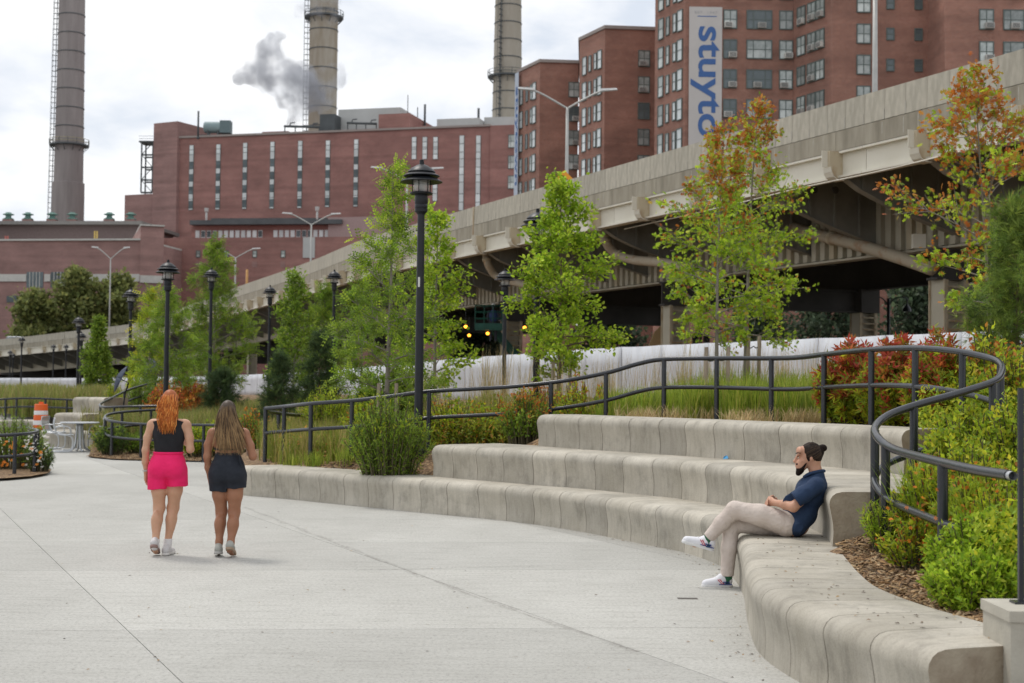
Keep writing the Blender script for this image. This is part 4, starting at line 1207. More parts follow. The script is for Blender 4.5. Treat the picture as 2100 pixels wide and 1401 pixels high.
# low front buildings of the plant
lb = atp(520, 600, 190)
lw = thing('plant_annex', 'lower brick annex before the power plant with a pale window band', 'building', (lb[0], lb[1], 0))
_, fa = rect(lw, 'wall', m_brick_p, 330, 960, 191, 184, 0, zat(520, 489, 190), 14)
_, fb_ = rect(lw, 'upper_storey', m_brick_p, 392, 700, 199, 196, 15, zat(520, 452, 198), 10)
rect(lw, 'eaves', m_dgrey, 388, 700, 197.5, 194.5, zat(520, 463, 198), zat(520, 454, 198), 13)
rect(lw, 'ridge_roof', m_dgrey, 432, 670, 203, 201, 15, zat(520, 447, 202), 6)
rect(lw, 'grey_upper_wall', M('pinkish_render', (.33, .25, .24), rough=.85), 672, 780, 195.5, 193.5, 15, zat(720, 444, 194), 10)
z0b, z1b = zat(470, 488, 198.4), zat(470, 473, 198.4)
for px in [400 + 11.7 * i for i in range(12)] + [560 + 11.7 * i for i in range(10)]:
    p = fb_.at(px + 5)
    o = link('window', MB().box((-.36, -.08, z0b), (.36, .0, z1b)).mesh('window', m_panel), lw, (p[0] - lw.location.x, p[1] - lw.location.y, 0), rot=(0, 0, fb_.rz))
    MB().box((-.30, -.11, z0b + .12), (.30, -.085, z1b - .12)).build('pane', m_bright if int(px) % 3 else m_louvre, o)
for px in (407, 465, 523, 581):
    p = fa.at(px); z = at(px, 521, p[1])[2]
    o = link('window', WIN['small'][0], lw, (p[0] - lw.location.x, p[1] - lw.location.y, z), rot=(0, 0, fa.rz)); link('pane', WIN['small'][1]['l'], o)
    MB().box((-.4, -.05, -2.1), (.4, 0, -1.2)).build('blocked_opening', m_brick_d, o)
p = fa.at(634)
MB().box((-.95, -.14, at(634, 529, p[1])[2]), (.95, .0, at(634, 487, p[1])[2])).build('metal_door', m_sheet, lw, loc=(p[0] - lw.location.x, p[1] - lw.location.y, 0), rot=(0, 0, fa.rz))
lft = atp(160, 600, 178)
lw2 = thing('plant_hall', 'long low windowless brick hall with a pale stone band at the left', 'building', (lft[0], lft[1], 0))
_, fh = rect(lw2, 'wall', m_brick_d, -40, 290, 180, 177, 0, zat(140, 494, 178.5), 22)
rect(lw2, 'coping', m_stone, -40, 288, 179.7, 176.7, zat(140, 494, 178.5), zat(140, 490.5, 178.5), 22)
rect(lw2, 'corner_tower', m_brick_d, 288, 336, 176.6, 177.5, 0, zat(310, 464, 177), 24)
rect(lw2, 'tower_coping', m_stone, 287, 337, 176.4, 177.3, zat(310, 464, 177), zat(310, 461, 177), 24)
rect(lw2, 'upper_hall', M('grey_brown_render', (.165, .125, .12), rough=.9), -40, 286, 196, 194, 10, zat(140, 462, 195), 14)
rect(lw2, 'upper_roof', M('weathered_roof', (.22, .21, .20), rough=.85), -40, 290, 195, 193, zat(140, 462, 195), zat(140, 455, 195), 16)
za, zb_ = zat(100, 577, 178.3), zat(100, 562, 178.3)
rect(lw2, 'stone_band', m_stone, -40, 55, 179.8, 178.93, za, zb_, 1)
rect(lw2, 'stone_band', m_stone, 92, 104, 178.6, 178.48, za, zb_, 1)
rect(lw2, 'stone_band', m_stone, 142, 287.6, 178.12, 176.82, za, zb_, 1)
rect(lw2, 'stone_band', m_stone, 288.6, 336, 176.45, 177.3, za - .2, zb_ - .2, 1)
for px, wpx in ((73.5, 36), (123, 36)):
    p = fh.at(px); wd = wpx * p[1] / FPX; zt, zz = at(px, 558, p[1])[2], at(px, 590, p[1])[2]
    o = link('window', MB().box((-wd / 2, -.10, zz), (wd / 2, .0, zt)).mesh('window', m_louvre), lw2, (p[0] - lw2.location.x, p[1] - lw2.location.y, 0), rot=(0, 0, fh.rz))
    for q_ in (-.3, -.1, .1, .3): MB().box((q_ * wd - .05, -.16, zz), (q_ * wd + .05, -.11, zt)).build('mullion', m_stone, o)
p = fh.at(29)
MB().box((-.95, -.1, at(29, 620, p[1])[2]), (.95, .0, at(29, 607, p[1])[2])).build('window', m_louvre, lw2, loc=(p[0] - lw2.location.x, p[1] - lw2.location.y, 0), rot=(0, 0, fh.rz))
for px, nm in ((11, 'a'), (194, 'b')):
    p = atp(px, 495, 185)
    for dx in (0, .35): MB().tube([(p[0] - lw2.location.x + dx, p[1] - lw2.location.y, zat(px, 495, 185)), (p[0] - lw2.location.x + dx, p[1] - lw2.location.y, zat(px, 474 if px > 100 else 484, 185))], .12, 6).build('bollard_pipe', M('yellow_pipe_' + nm, (.55, .40, .12) if px > 100 else (.4, .12, .1), rough=.6), lw2)
# green copper ventilators
m_cop = M('verdigris', (.105, .20, .175), rough=.7, c2=(.16, .28, .24), scale=1.2)
for i, (px, py, lab) in enumerate(((17, 438, 'leftmost green copper roof ventilator'), (57, 438, 'green copper ventilator, second from the left edge'), (107, 437, 'green copper ventilator left of the chimney foot'),
                             (148, 436, 'green copper ventilator before the chimney foot'), (224, 434, 'green copper ventilator second from the right end'), (268, 433, 'rightmost green copper ventilator beside the brick tower'))):
    b_ = atp(px, 461, 198)
    t = thing('roof_ventilator', lab, 'ventilator', b_, group='green ventilators on the hall roof')
    MB().box((-.75, -.75, 0), (.75, .75, .85)).build('curb', m_brick_d, t)
    MB().lathe([(.85, .85), (.85, .98), (.55, 1.12), (.45, 1.25), (.45, 1.5), (.62, 1.55), (.90, 1.62), (.90, 1.72), (.5, 1.85), (.42, 2.0), (.1, 2.05)], 14).build('cowl', m_cop, t, smooth=30)
for px, y0, lab in ((423, 427, 'pale capped roof pipe on the annex, left one'), (650, 424, 'pale capped roof pipe on the annex, right one')):
    b_ = atp(px, 462, 200); h = atp(px, y0, 200)[2] - b_[2]
    t = thing('roof_vent_pipe', lab, 'vent pipe', b_)
    MB().tube([(0, 0, 0), (0, 0, h * .75)], .17, 8).build('pipe', m_sheet, t, smooth=True)
    MB().lathe([(.2, h * .75), (.32, h * .8), (.36, h), (.1, h)], 8).build('cap', m_sheet, t)

# ------------------------------------------------------------------ chimneys
m_ch1 = M('chimney_concrete', (.215, .190, .185), rough=.9, c2=(.30, .27, .262), scale=.35, stretch=(2.2, 2.2, .25), detail=8)
m_ch2 = M('stained_chimney', (.27, .225, .165), rough=.9, c2=(.40, .365, .31), scale=.35, stretch=(2, 2, .35), detail=9)
m_ch3 = M('tan_chimney', (.30, .265, .21), rough=.9, c2=(.40, .37, .32), scale=.3, stretch=(1.6, 1.6, .4), detail=8)
m_yel = M('yellow_guard', (.36, .32, .18), rough=.6)
def chimney(label, px, ybase, wpx0, wpx1, Y, mat, band_px, plats, ladder, z0=15.0, collar=None):
    b = atp(px, ybase, Y); k = Y * PF / FPX
    zr = atp(px, ybase, Y)[2]
    r0, r1 = wpx0 * k / 2, wpx1 * k / 2                        # radius at ybase and at the top of the frame
    ztop_ = atp(px, 0, Y)[2]
    def rad(z): return r0 + (r1 - r0) * (z - zr) / (ztop_ - zr)
    t = thing('chimney', label, 'chimney', (b[0], b[1], 0))
    zt = ztop_ + 22
    MB().lathe([(rad(z), z) for z in np.linspace(z0, zt, 20)], 32).build('shaft', mat, t, smooth=40)
    z = atp(px, band_px[0], Y)[2]
    while z < zt:
        MB().lathe([(rad(z), z), (rad(z) + .10, z), (rad(z) + .10, z + .16), (rad(z), z + .16)], 32).build('band', m_dgrey, t, smooth=30); z += band_px[1] * k
    for py in plats:
        z = atp(px, py, Y)[2]; rr_ = rad(z) + 1.05
        p = MB().lathe([(rad(z) - .05, z), (rr_, z), (rr_, z + .25), (rad(z) - .05, z + .25)], 28).build('platform', m_dgrey, t)
        for h in (.7, 1.25): MB().tube([(rr_ * math.cos(a), rr_ * math.sin(a), z + h) for a in np.linspace(0, 2 * math.pi, 28, endpoint=False)], .05, 5, closed=True).build('guard_rail', m_yel if py > 200 and px < 300 else m_dgrey, p)
        for a in np.linspace(0, 2 * math.pi, 14, endpoint=False): MB().box((-.05, -.05, z + .2), (.05, .05, z + 1.3)).build('stanchion', m_dgrey, p, loc=(rr_ * math.cos(a), rr_ * math.sin(a), 0))
        for a in np.linspace(0, 2 * math.pi, 12, endpoint=False): MB().bar((rad(z) * math.cos(a), rad(z) * math.sin(a), z - 1.1), (rr_ * math.cos(a), rr_ * math.sin(a), z), .1, .1).build('bracket', m_dgrey, p)
    if collar:
        z = atp(px, collar, Y)[2]
        MB().lathe([(rad(z) + .28, z0), (rad(z) + .28, z), (rad(z), z + .1)], 32).build('plinth', mat, t, smooth=30)
    # caged ladder
    a = ladder
    la = MB()
    for da in (-.06, .06):
        la.tube([((rad(z) + .35) * math.cos(a + da * 2.2 / rad(z)), (rad(z) + .35) * math.sin(a + da * 2.2 / rad(z)), z) for z in np.linspace(zr - 3, zt, 8)], .05, 5)
        la.tube([((rad(z) + 1.0) * math.cos(a + da * 4 / rad(z)), (rad(z) + 1.0) * math.sin(a + da * 4 / rad(z)), z) for z in np.linspace(zr - 3, zt, 8)], .045, 5)
    z = zr - 3
    while z < zt:
        r_ = rad(z)
        la.bar(((r_) * math.cos(a), (r_) * math.sin(a), z), ((r_ + 1.0) * math.cos(a), (r_ + 1.0) * math.sin(a), z), .35, .07); z += 1.05
    la.build('ladder', m_dgrey, t)
    return t
chimney('grey banded chimney with a yellow railed platform, at the far left', 139, 440, 60, 52, 240, m_ch1, (262, 38.6), (300,), math.pi * 1.02, collar=376)
chimney('stained tan chimney in the middle, half veiled by steam', 661, 260, 58, 58, 232, m_ch2, (262, 40), (38,), math.pi * 1.04)
chimney('tan chimney on the right, above the left apartment block', 1040, 232, 61, 54, 228, m_ch3, (228, 36), (160,), math.pi * 1.35)

# ------------------------------------------------------------------ steam drifting from the vent stack
def plume(name, label, blobs, Y, dens):
    V, F = [], []
    import bmesh
    bm = bmesh.new()
    for px, py, rpx, dy in blobs:
        c = atp(px, py, Y + dy); r_ = rpx * 1.25 * Y * PF / FPX
        mt = Matrix.Translation(c) @ Matrix.Diagonal((r_, r_ * .8, r_, 1))
        bmesh.ops.create_icosphere(bm, subdivisions=3, radius=1, matrix=mt)
    me = bpy.data.meshes.new(name); bm.to_mesh(me); bm.free()
    o = link(name, me)
    rm = o.modifiers.new('remesh', 'REMESH'); rm.mode = 'VOXEL'; rm.voxel_size = .35
    dsp = o.modifiers.new('d', 'DISPLACE')
    tex = bpy.data.textures.new('billow', 'CLOUDS'); tex.noise_scale = 2.2; tex.noise_depth = 4
    dsp.texture = tex; dsp.strength = 3.0; dsp.mid_level = .55
    dg = bpy.context.evaluated_depsgraph_get()
    me2 = bpy.data.meshes.new_from_object(o.evaluated_get(dg)); o.modifiers.clear(); o.data = me2
    m = bpy.data.materials.new(name); m.use_nodes = True; t = m.node_tree; t.nodes.clear()
    N = t.nodes.new; K = t.links.new
    om = N('ShaderNodeOutputMaterial'); pv = N('ShaderNodeVolumePrincipled')
    pv.inputs['Color'].default_value = (.50, .525, .585, 1)
    tc_ = N('ShaderNodeTexCoord'); nz = N('ShaderNodeTexNoise'); nz.inputs['Scale'].default_value = .22; nz.inputs['Detail'].default_value = 8; nz.inputs['Roughness'].default_value = .6
    mr = N('ShaderNodeMapRange'); mr.inputs['From Min'].default_value = .39; mr.inputs['From Max'].default_value = .80; mr.inputs['To Min'].default_value = 0.0; mr.inputs['To Max'].default_value = dens
    K(tc_.outputs['Object'], nz.inputs['Vector']); K(nz.outputs['Fac'], mr.inputs['Value']); K(mr.outputs['Result'], pv.inputs['Density']); K(pv.outputs['Volume'], om.inputs['Volume'])
    o.data.materials.clear(); o.data.materials.append(m)
    return tag(o, label, 'steam', kind='stuff')
plume('steam_plume', 'grey steam plume drifting left from the plant vent stack',
      [(666, 216, 16, 0), (655, 205, 20, 0), (640, 196, 24, -2), (628, 214, 24, -2), (612, 232, 20, 0), (612, 185, 34, -2), (590, 170, 36, -2), (572, 160, 34, -2), (545, 150, 32, 0), (520, 150, 26, 0), (500, 155, 16, 0), (560, 130, 28, 0), (550, 108, 26, 0), (558, 88, 16, 0), (572, 74, 8, 0), (600, 150, 26, 0), (625, 165, 26, 0), (590, 205, 20, 0), (604, 246, 14, 0)], 222, .8)
plume('steam_plume', 'thin pale steam wisp clinging to the stained chimney', [(672, 190, 20, 0), (684, 165, 20, 0), (690, 145, 18, 0), (664, 160, 18, 0), (676, 20, 22, 0), (660, 8, 22, 0), (640, 18, 16, 0), (615, 22, 14, 0)], 221, .45)
# ================================================================== vegetation
rng = np.random.default_rng(21)
m_leaf = leaf_mat('leaf', .45)
m_needle = leaf_mat('needle', .15, .7)
m_grass = leaf_mat('grass_blade', .35, .6)
m_bark = M('grey_bark', (.19, .165, .135), rough=.9, c2=(.30, .27, .235), scale=14, stretch=(1, 1, .3), bump=.4, bscale=30)
m_bark2 = M('brown_bark', (.13, .095, .065), rough=.9, c2=(.22, .165, .12), scale=14, stretch=(1, 1, .3), bump=.4, bscale=30)
m_stem = M('green_brown_stem', (.10, .085, .045), rough=.8, var=.3, scale=10)

def T_leaf(kind):
    """leaf templates: vertices (tip along +x, face +z) and triangles"""
    if kind == 'diamond':
        return np.array([(0, 0, 0), (.45, .24, .07), (1, 0, -.05), (.45, -.24, .07)]), np.array([(0, 1, 2), (0, 2, 3)])
    if kind == 'broad':
        return np.array([(0, 0, 0), (.25, .30, .05), (.65, .28, .06), (1, 0, -.08), (.65, -.28, .06), (.25, -.30, .05)]), np.array([(0, 1, 2), (0, 2, 3), (0, 3, 4), (0, 4, 5)])
    if kind == 'slim':
        return np.array([(0, 0, 0), (.4, .10, .03), (1, 0, -.08), (.4, -.10, .03)]), np.array([(0, 1, 2), (0, 2, 3)])
    if kind == 'oak':
        v = [(0, 0, 0), (.30, .05, .03), (.22, .30, .05), (.45, .07, .04), (.50, .44, .02), (.66, .07, .03), (.80, .30, -.02), (1, 0, -.08),
             (.80, -.30, -.02), (.66, -.07, .03), (.50, -.44, .02), (.45, -.07, .04), (.22, -.30, .05), (.30, -.05, .03)]
        f = [(0, 1, 13), (1, 2, 3), (1, 3, 11), (1, 11, 13), (3, 4, 5), (3, 5, 9), (3, 9, 11), (5, 6, 7), (5, 7, 9), (7, 8, 9), (9, 10, 11), (11, 12, 13)]
        return np.array(v), np.array(f)
    if kind == 'pinnate':
        v, f = [], []
        for i, x in enumerate(np.linspace(.10, .92, 4)):
            w_ = .30 * (1 - .5 * abs(x - .5))
            for sg in (-1, 1):
                n = len(v)
                v += [(x, 0, -.15 * x * x), (x + .15, sg * w_ * .55, .02 - .15 * x * x), (x + .12, sg * w_, -.04 - .15 * x * x), (x - .05, sg * w_ * .6, -.15 * x * x)]
                f += [(n, n + 1, n + 2), (n, n + 2, n + 3)]
        return np.array(v), np.array(f)
    if kind == 'needles':
        v, f = [], []
        for i in range(9):
            a = i * 2.4; s = .28 + .25 * (i % 3)
            d = np.array([1.0, math.cos(a) * s, math.sin(a) * s]); d /= np.linalg.norm(d)
            o = np.array([0, -math.sin(a), math.cos(a)]) * .022
            n = len(v); v += [tuple(-o), tuple(o), tuple(d)]; f.append((n, n + 1, n + 2))
        return np.array(v), np.array(f)
    if kind == 'whorl':
        v, f = [], []
        for i in range(5):
            a = i * 1.257; d = np.array([.62, math.cos(a) * .75, math.sin(a) * .75]); s = np.cross(d, (1, 0, 0)); s = s / np.linalg.norm(s) * .13
            n = len(v); v += [(0, 0, 0), tuple(d * .5 + s), tuple(d), tuple(d * .5 - s)]; f += [(n, n + 1, n + 2), (n, n + 2, n + 3)]
        return np.array(v), np.array(f)
TL = {k: T_leaf(k) for k in ('diamond', 'broad', 'slim', 'oak', 'pinnate', 'needles', 'whorl')}
def nrm(a): return a / np.maximum(np.linalg.norm(a, axis=-1, keepdims=True), 1e-9)
def leaves(P, D, size, kind, cols, flat=.5):
    """numpy foliage: place the template at P along D; flat = how strongly faces turn up"""
    tv, tf = TL[kind]
    n = len(P)
    D = nrm(D)
    up = np.array([0, 0, 1.0]) * flat + rng.normal(0, .55, (n, 3))
    Y = nrm(np.cross(up, D)); Z = np.cross(D, Y)
    s = np.broadcast_to(size, (n,))[:, None, None]
    V = P[:, None, :] + s * (tv[None, :, 0:1] * D[:, None, :] + tv[None, :, 1:2] * Y[:, None, :] + tv[None, :, 2:3] * Z[:, None, :])
    F = (np.arange(n)[:, None, None] * len(tv) + tf[None]).reshape(-1, 3)
    return V.reshape(-1, 3), F, np.repeat(cols, len(tv), 0)
def pick(pal, w, n, jit=.18):
    pal = np.array(pal); w = np.array(w, float)
    c = pal[rng.choice(len(pal), n, p=w / w.sum())]
    return 1.55 * c * rng.uniform(1 - jit, 1 + jit, (n, 1)) * rng.uniform(.95, 1.05, (n, 3))

GREEN_BRIGHT = ([(.215, .315, .022), (.27, .37, .028), (.15, .24, .02), (.35, .42, .04)], [4, 4, 3, 2.5])
GREEN_MID = ([(.13, .20, .024), (.165, .235, .03), (.095, .155, .022), (.21, .28, .035)], [4, 3, 3, 1.5])
GREEN_DARK = ([(.035, .065, .018), (.05, .085, .022), (.07, .11, .028)], [3, 3, 1.5])
OLIVE = ([(.135, .155, .052), (.165, .18, .06), (.105, .125, .045), (.20, .20, .065)], [3, 3, 2, 1])
ORANGE = ([(.34, .115, .022), (.38, .17, .035), (.26, .075, .018), (.30, .22, .03)], [3, 3, 2, 2])
RED = ([(.34, .050, .034), (.27, .05, .03), (.38, .115, .035), (.33, .17, .035), (.15, .17, .025)], [3, 3, 3, 2, 2.5])
YELGREEN = ([(.30, .33, .022), (.23, .30, .022), (.38, .36, .03), (.15, .22, .02)], [3, 4, 1.5, 3])
PINE = ([(.035, .06, .022), (.05, .085, .028), (.075, .11, .032), (.025, .045, .018)], [3, 3, 2, 2])

def skeleton(H, r0, prof, n_prim, z_lo, rise, twigs, wob=.02, top=(0, 0), seed=1, droop=.12, primary_scale=1.0, two=False):
    """trunk, limbs and twigs of a young tree; returns tube list and twig segments"""
    rg = np.random.default_rng(seed)
    tubes, tw = [], []
    zz = np.linspace(0, H, 14)
    ph = rg.uniform(0, 6, 4)
    cx = top[0] * (zz / H) ** 1.5 + wob * H * .3 * np.sin(zz / H * 5 + ph[0]) * (zz / H)
    cy = top[1] * (zz / H) ** 1.5 + wob * H * .3 * np.sin(zz / H * 4 + ph[1]) * (zz / H)
    trunk = np.stack([cx, cy, zz], 1)
    tr = r0 * (1 - .93 * (zz / H) ** .8)
    trunk[0, 2] = -.15
    tubes.append((trunk, tr))
    pf = np.array(prof)
    ga = rg.uniform(0, 6)
    for i in range(n_prim):
        f = z_lo + (1 - z_lo) * ((i + rg.uniform(.2, .8)) / n_prim) ** .95
        z = f * H
        b = np.array([np.interp(z, zz, trunk[:, k]) for k in range(3)])
        ga += 2.4 + rg.normal(0, .35)
        ln = np.interp(f, pf[:, 0], pf[:, 1]) * rg.uniform(.55, 1.22)
        el = rise[0] + (rise[1] - rise[0]) * f + rg.normal(0, .12)
        d = np.array([math.cos(ga) * math.cos(el), math.sin(ga) * math.cos(el), math.sin(el)])
        side = np.array([-math.sin(ga), math.cos(ga), 0]) * rg.normal(0, .12)
        ts = np.linspace(0, 1, 7)[:, None]
        pth = b + d * ln * ts + side * ln * ts ** 2 + np.array([0, 0, -droop]) * ln * ts ** 2
        br = max(.004, .36 * np.interp(z, zz, tr) * min(1.2, .5 + ln))
        tubes.append((pth, br * (1 - .85 * ts[:, 0]) + .002))
        nt = max(2, int(twigs * (ln + .25)))
        for q in range(nt):
            t = rg.uniform(.22, 1.0)
            p0 = np.array([np.interp(t, ts[:, 0], pth[:, k]) for k in range(3)])
            tl = (.16 + .38 * ln * (1.15 - t)) * rg.uniform(.6, 1.25)
            dd = nrm(d + rg.normal(0, .62, 3) + np.array([0, 0, .12]))
            p1 = p0 + dd * tl
            tubes.append((np.array([p0, (p0 + p1) / 2 + rg.normal(0, .015, 3), p1]), np.array([.006, .004, .002]) * (.6 + .5 * ln)))
            tw.append((p0, p1))
        tw.append((pth[-3], pth[-1] + d * .06))
    tw.append((trunk[-3], trunk[-1]))
    return tubes, tw
def tubes_mesh(tubes, mat, name='trunk'):
    """all limbs of one tree as one mesh, 5- or 8-sided"""
    Vs, Fs, off = [], [], 0
    for P, r in tubes:
        seg = 8 if r[0] > .02 else 4
        P = np.asarray(P, float); n = len(P)
        Tn = nrm(np.gradient(P, axis=0))
        ref = np.where(np.abs(Tn[:, 2:3]) < .9, np.array([[0, 0, 1.0]]), np.array([[1.0, 0, 0]]))
        u = nrm(np.cross(Tn, ref)); v = np.cross(Tn, u)
        a = np.linspace(0, 2 * np.pi, seg, endpoint=False)
        V = P[:, None, :] + np.asarray(r)[:, None, None] * (np.cos(a)[None, :, None] * u[:, None, :] + np.sin(a)[None, :, None] * v[:, None, :])
        i, k = np.meshgrid(np.arange(n - 1), np.arange(seg), indexing='ij')
        l = (k + 1) % seg
        F = np.stack([i * seg + k, i * seg + l, (i + 1) * seg + l, (i + 1) * seg + k], -1).reshape(-1, 4) + off
        Vs.append(V.reshape(-1, 3)); Fs.append(F); off += n * seg
    return np_mesh(name, np.concatenate(Vs), np.concatenate(Fs), mat, smooth=True)
def tree(label, px, d, top_py, prof, n_prim, leafk, size, per_twig, pal, z_lo=.25, rise=(.25, .9), twigs=9, r0=.045, top=(0, 0), seed=1, base_z=None, hi_pal=None, hi_from=.6, hi_w=.8, mat=None, bark=None, flat=.6,
         droop=.12, cat='tree', name='tree', group='trees in the park', spread=.05, wob=.02, lean_lo=None):
    b = at(px, 780, d)
    zb = float(hbed(b[0], b[1])[0]) if base_z is None else base_z
    H = at(px, top_py, d)[2] - zb
    root = thing(name, label, cat, (b[0], b[1], zb), group=group)
    tubes, tw = skeleton(H, r0, prof, n_prim, z_lo, rise, twigs, top=top, seed=seed, droop=droop, wob=wob)
    link('trunk', tubes_mesh(tubes, bark or m_bark), root)
    A = np.array([t[0] for t in tw]); B = np.array([t[1] for t in tw])
    n = len(A) * per_twig
    idx = np.repeat(np.arange(len(A)), per_twig)
    t = rng.uniform(.1, 1.08, n)[:, None]
    dv = nrm(B - A)[idx]
    P = A[idx] + (B - A)[idx] * t + rng.normal(0, spread, (n, 3)) * .5
    D = nrm(dv * .8 + rng.normal(0, .75, (n, 3)) + np.array([0, 0, -.05]))
    cols = pick(*pal, n)
    # each twig keeps its own tint so that the crown shows light and dark clumps
    cols *= rng.uniform(.72, 1.28, len(A))[idx][:, None]
    if hi_pal is not None:
        hc = pick(*hi_pal, n)
        f = np.clip((P[:, 2] / H - hi_from) / max(1e-3, 1 - hi_from), 0, 1) * hi_w + rng.normal(0, .12, len(A))[idx] + .04
        cols = np.where((rng.uniform(0, 1, n) < f)[:, None], hc, cols)
    V, F, C = leaves(P, D, size * rng.uniform(.65, 1.25, n), leafk, cols, flat)
    link('crown', np_mesh('crown', V, F, mat or m_leaf, C), root)
    return root
def stakes(px_list, d, y_top, label_prefix, cx):
    for i, px in enumerate(px_list):
        b = at(px, 780, d); zb = float(hbed(b[0], b[1])[0])
        h = at(px, y_top, d)[2] - zb
        t = thing('tree_stake', f'{label_prefix}, {"left" if px < cx else "right"} of its trunk', 'stake', (b[0], b[1], zb), group='wooden tree stakes')
        MB().tube([(0, 0, -.2), (0, 0, h * .5), (.01, 0, h)], .033, 8).build('pole', m_stake, t, smooth=True)
        q = at(cx, 780, d)
        MB().tube(catmull([(0, 0, h * .86), ((q[0] - b[0]) * .5, 0, h * .83), (q[0] - b[0], 0, h * .86)], 4), .009, 5).build('tie', m_rail, t)
m_stake = M('stake_wood', (.26, .20, .15), rough=.9, c2=(.38, .31, .24), scale=10, stretch=(1, 1, .2))

# ---- park trees, right to left
tree('orange and green young oak at the right edge, above the loop of railing', 2034, 19.5, 160, [(.25, .2), (.42, .95), (.55, 1.25), (.7, 1.05), (.85, .55), (1, .12)], 30, 'oak', .10, 13, GREEN_BRIGHT, z_lo=.36, rise=(.05, .95), twigs=8, r0=.05, top=(-.22, 0), seed=3, hi_pal=ORANGE, hi_from=.25, hi_w=.75, flat=.4, spread=.12, bark=m_bark)
tree('young oak with an orange top, trunk left of its twin behind the railing', 1468, 23.5, 268, [(.2, .25), (.30, .75), (.5, .95), (.7, .85), (.88, .55), (1, .12)], 36, 'oak', .092, 13, GREEN_BRIGHT, z_lo=.26, rise=(.05, .85), twigs=10, r0=.045, top=(.1, 0), seed=8, hi_pal=ORANGE, hi_from=.58, hi_w=.75, flat=.4, spread=.1)
tree('young oak with an orange tip, right one of the pair behind the railing', 1527, 25.0, 216, [(.15, .3), (.25, 1.05), (.42, 1.25), (.6, .95), (.8, .55), (1, .12)], 40, 'oak', .09, 13, GREEN_BRIGHT, z_lo=.2, rise=(-.02, .9), twigs=10, r0=.05, top=(.22, 0), seed=12, hi_pal=ORANGE, hi_from=.66, hi_w=.8, flat=.4, spread=.1)
tree('bright green young maple with a full crown, left of the orange-topped oaks', 1147, 26.0, 384, [(.18, .5), (.27, .95), (.35, 1.1), (.5, 1.0), (.7, .78), (.85, .58), (1, .22)], 50, 'broad', .080, 16, GREEN_BRIGHT, z_lo=.20, rise=(.1, .9), twigs=11, r0=.055, seed=5, flat=.7, spread=.11, bark=m_bark2)
tree('bright green young maple half behind the tall dark lamp post', 892, 28.5, 440, [(.15, .5), (.25, .85), (.4, .95), (.6, .72), (.8, .45), (1, .15)], 38, 'broad', .085, 13, GREEN_BRIGHT, z_lo=.15, rise=(.15, .9), twigs=10, r0=.05, seed=6, flat=.7, spread=.11)
tree('tall feathery pale green locust just left of the tall dark lamp', 793, 25.0, 352, [(.14, .4), (.22, 1.0), (.4, 1.05), (.55, .9), (.68, .5), (.85, .34), (1, .12)], 32, 'pinnate', .18, 6, GREEN_MID, z_lo=.17, rise=(.2, .95), twigs=10, r0=.06, top=(.08, 0), seed=9, flat=.9, spread=.12, hi_pal=GREEN_BRIGHT, hi_from=.5, hi_w=.7)
tree('feathery locust rising behind the dark-haired woman', 437, 54.0, 505, [(.1, .8), (.2, 1.6), (.4, 1.65), (.6, 1.1), (.8, .6), (1, .15)], 46, 'pinnate', .27, 7, GREEN_MID, z_lo=.12, rise=(.15, .9), twigs=6.5, r0=.08, seed=14, flat=.9, spread=.18)
tree('feathery locust between two park lamps at left', 345, 43.0, 605, [(.1, .6), (.25, 1.0), (.5, 1.0), (.75, .6), (1, .15)], 32, 'pinnate', .22, 6, GREEN_MID, z_lo=.16, rise=(.15, .9), twigs=9, r0=.05, seed=15, flat=.9, spread=.13)
tree('pale feathery locust beside the dark umbrellas', 306, 47.0, 600, [(.1, .4), (.25, .6), (.5, .6), (.75, .4), (1, .15)], 26, 'pinnate', .23, 6, YELGREEN, z_lo=.16, rise=(.15, .9), twigs=9, r0=.05, seed=16, flat=.9, spread=.13)
tree('dark green upright tree between two lamps, mid distance', 602, 42.0, 566, [(.1, .4), (.25, .85), (.5, .75), (.75, .45), (1, .1)], 44, 'diamond', .13, 12, GREEN_MID, z_lo=.12, rise=(.1, .8), twigs=12, r0=.05, seed=17, flat=.5, spread=.15, hi_pal=GREEN_MID, hi_from=0, hi_w=.5)
tree('soft green tree left of the slender lamp, mid distance', 662, 58.0, 592, [(.1, .5), (.25, 1.0), (.5, .95), (.75, .55), (1, .15)], 34, 'pinnate', .27, 6, GREEN_MID, z_lo=.12, rise=(.1, .8), twigs=9, r0=.05, seed=18, flat=.9, spread=.15)
tree('feathery tree filling the gap right of the slender lamp', 742, 36.0, 575, [(.1, .4), (.25, .62), (.5, .6), (.75, .4), (1, .15)], 28, 'pinnate', .20, 6, GREEN_MID, z_lo=.15, rise=(.1, .8), twigs=9, r0=.05, seed=19, flat=.9, spread=.13)
tree('small conical dense green tree at left, alone before the barrier', 200, 62.0, 655, [(.12, .5), (.2, .74), (.45, .6), (.7, .38), (1, .06)], 70, 'diamond', .14, 12, GREEN_MID, z_lo=.16, rise=(.0, .6), twigs=12, r0=.05, seed=20, flat=.5, spread=.14)
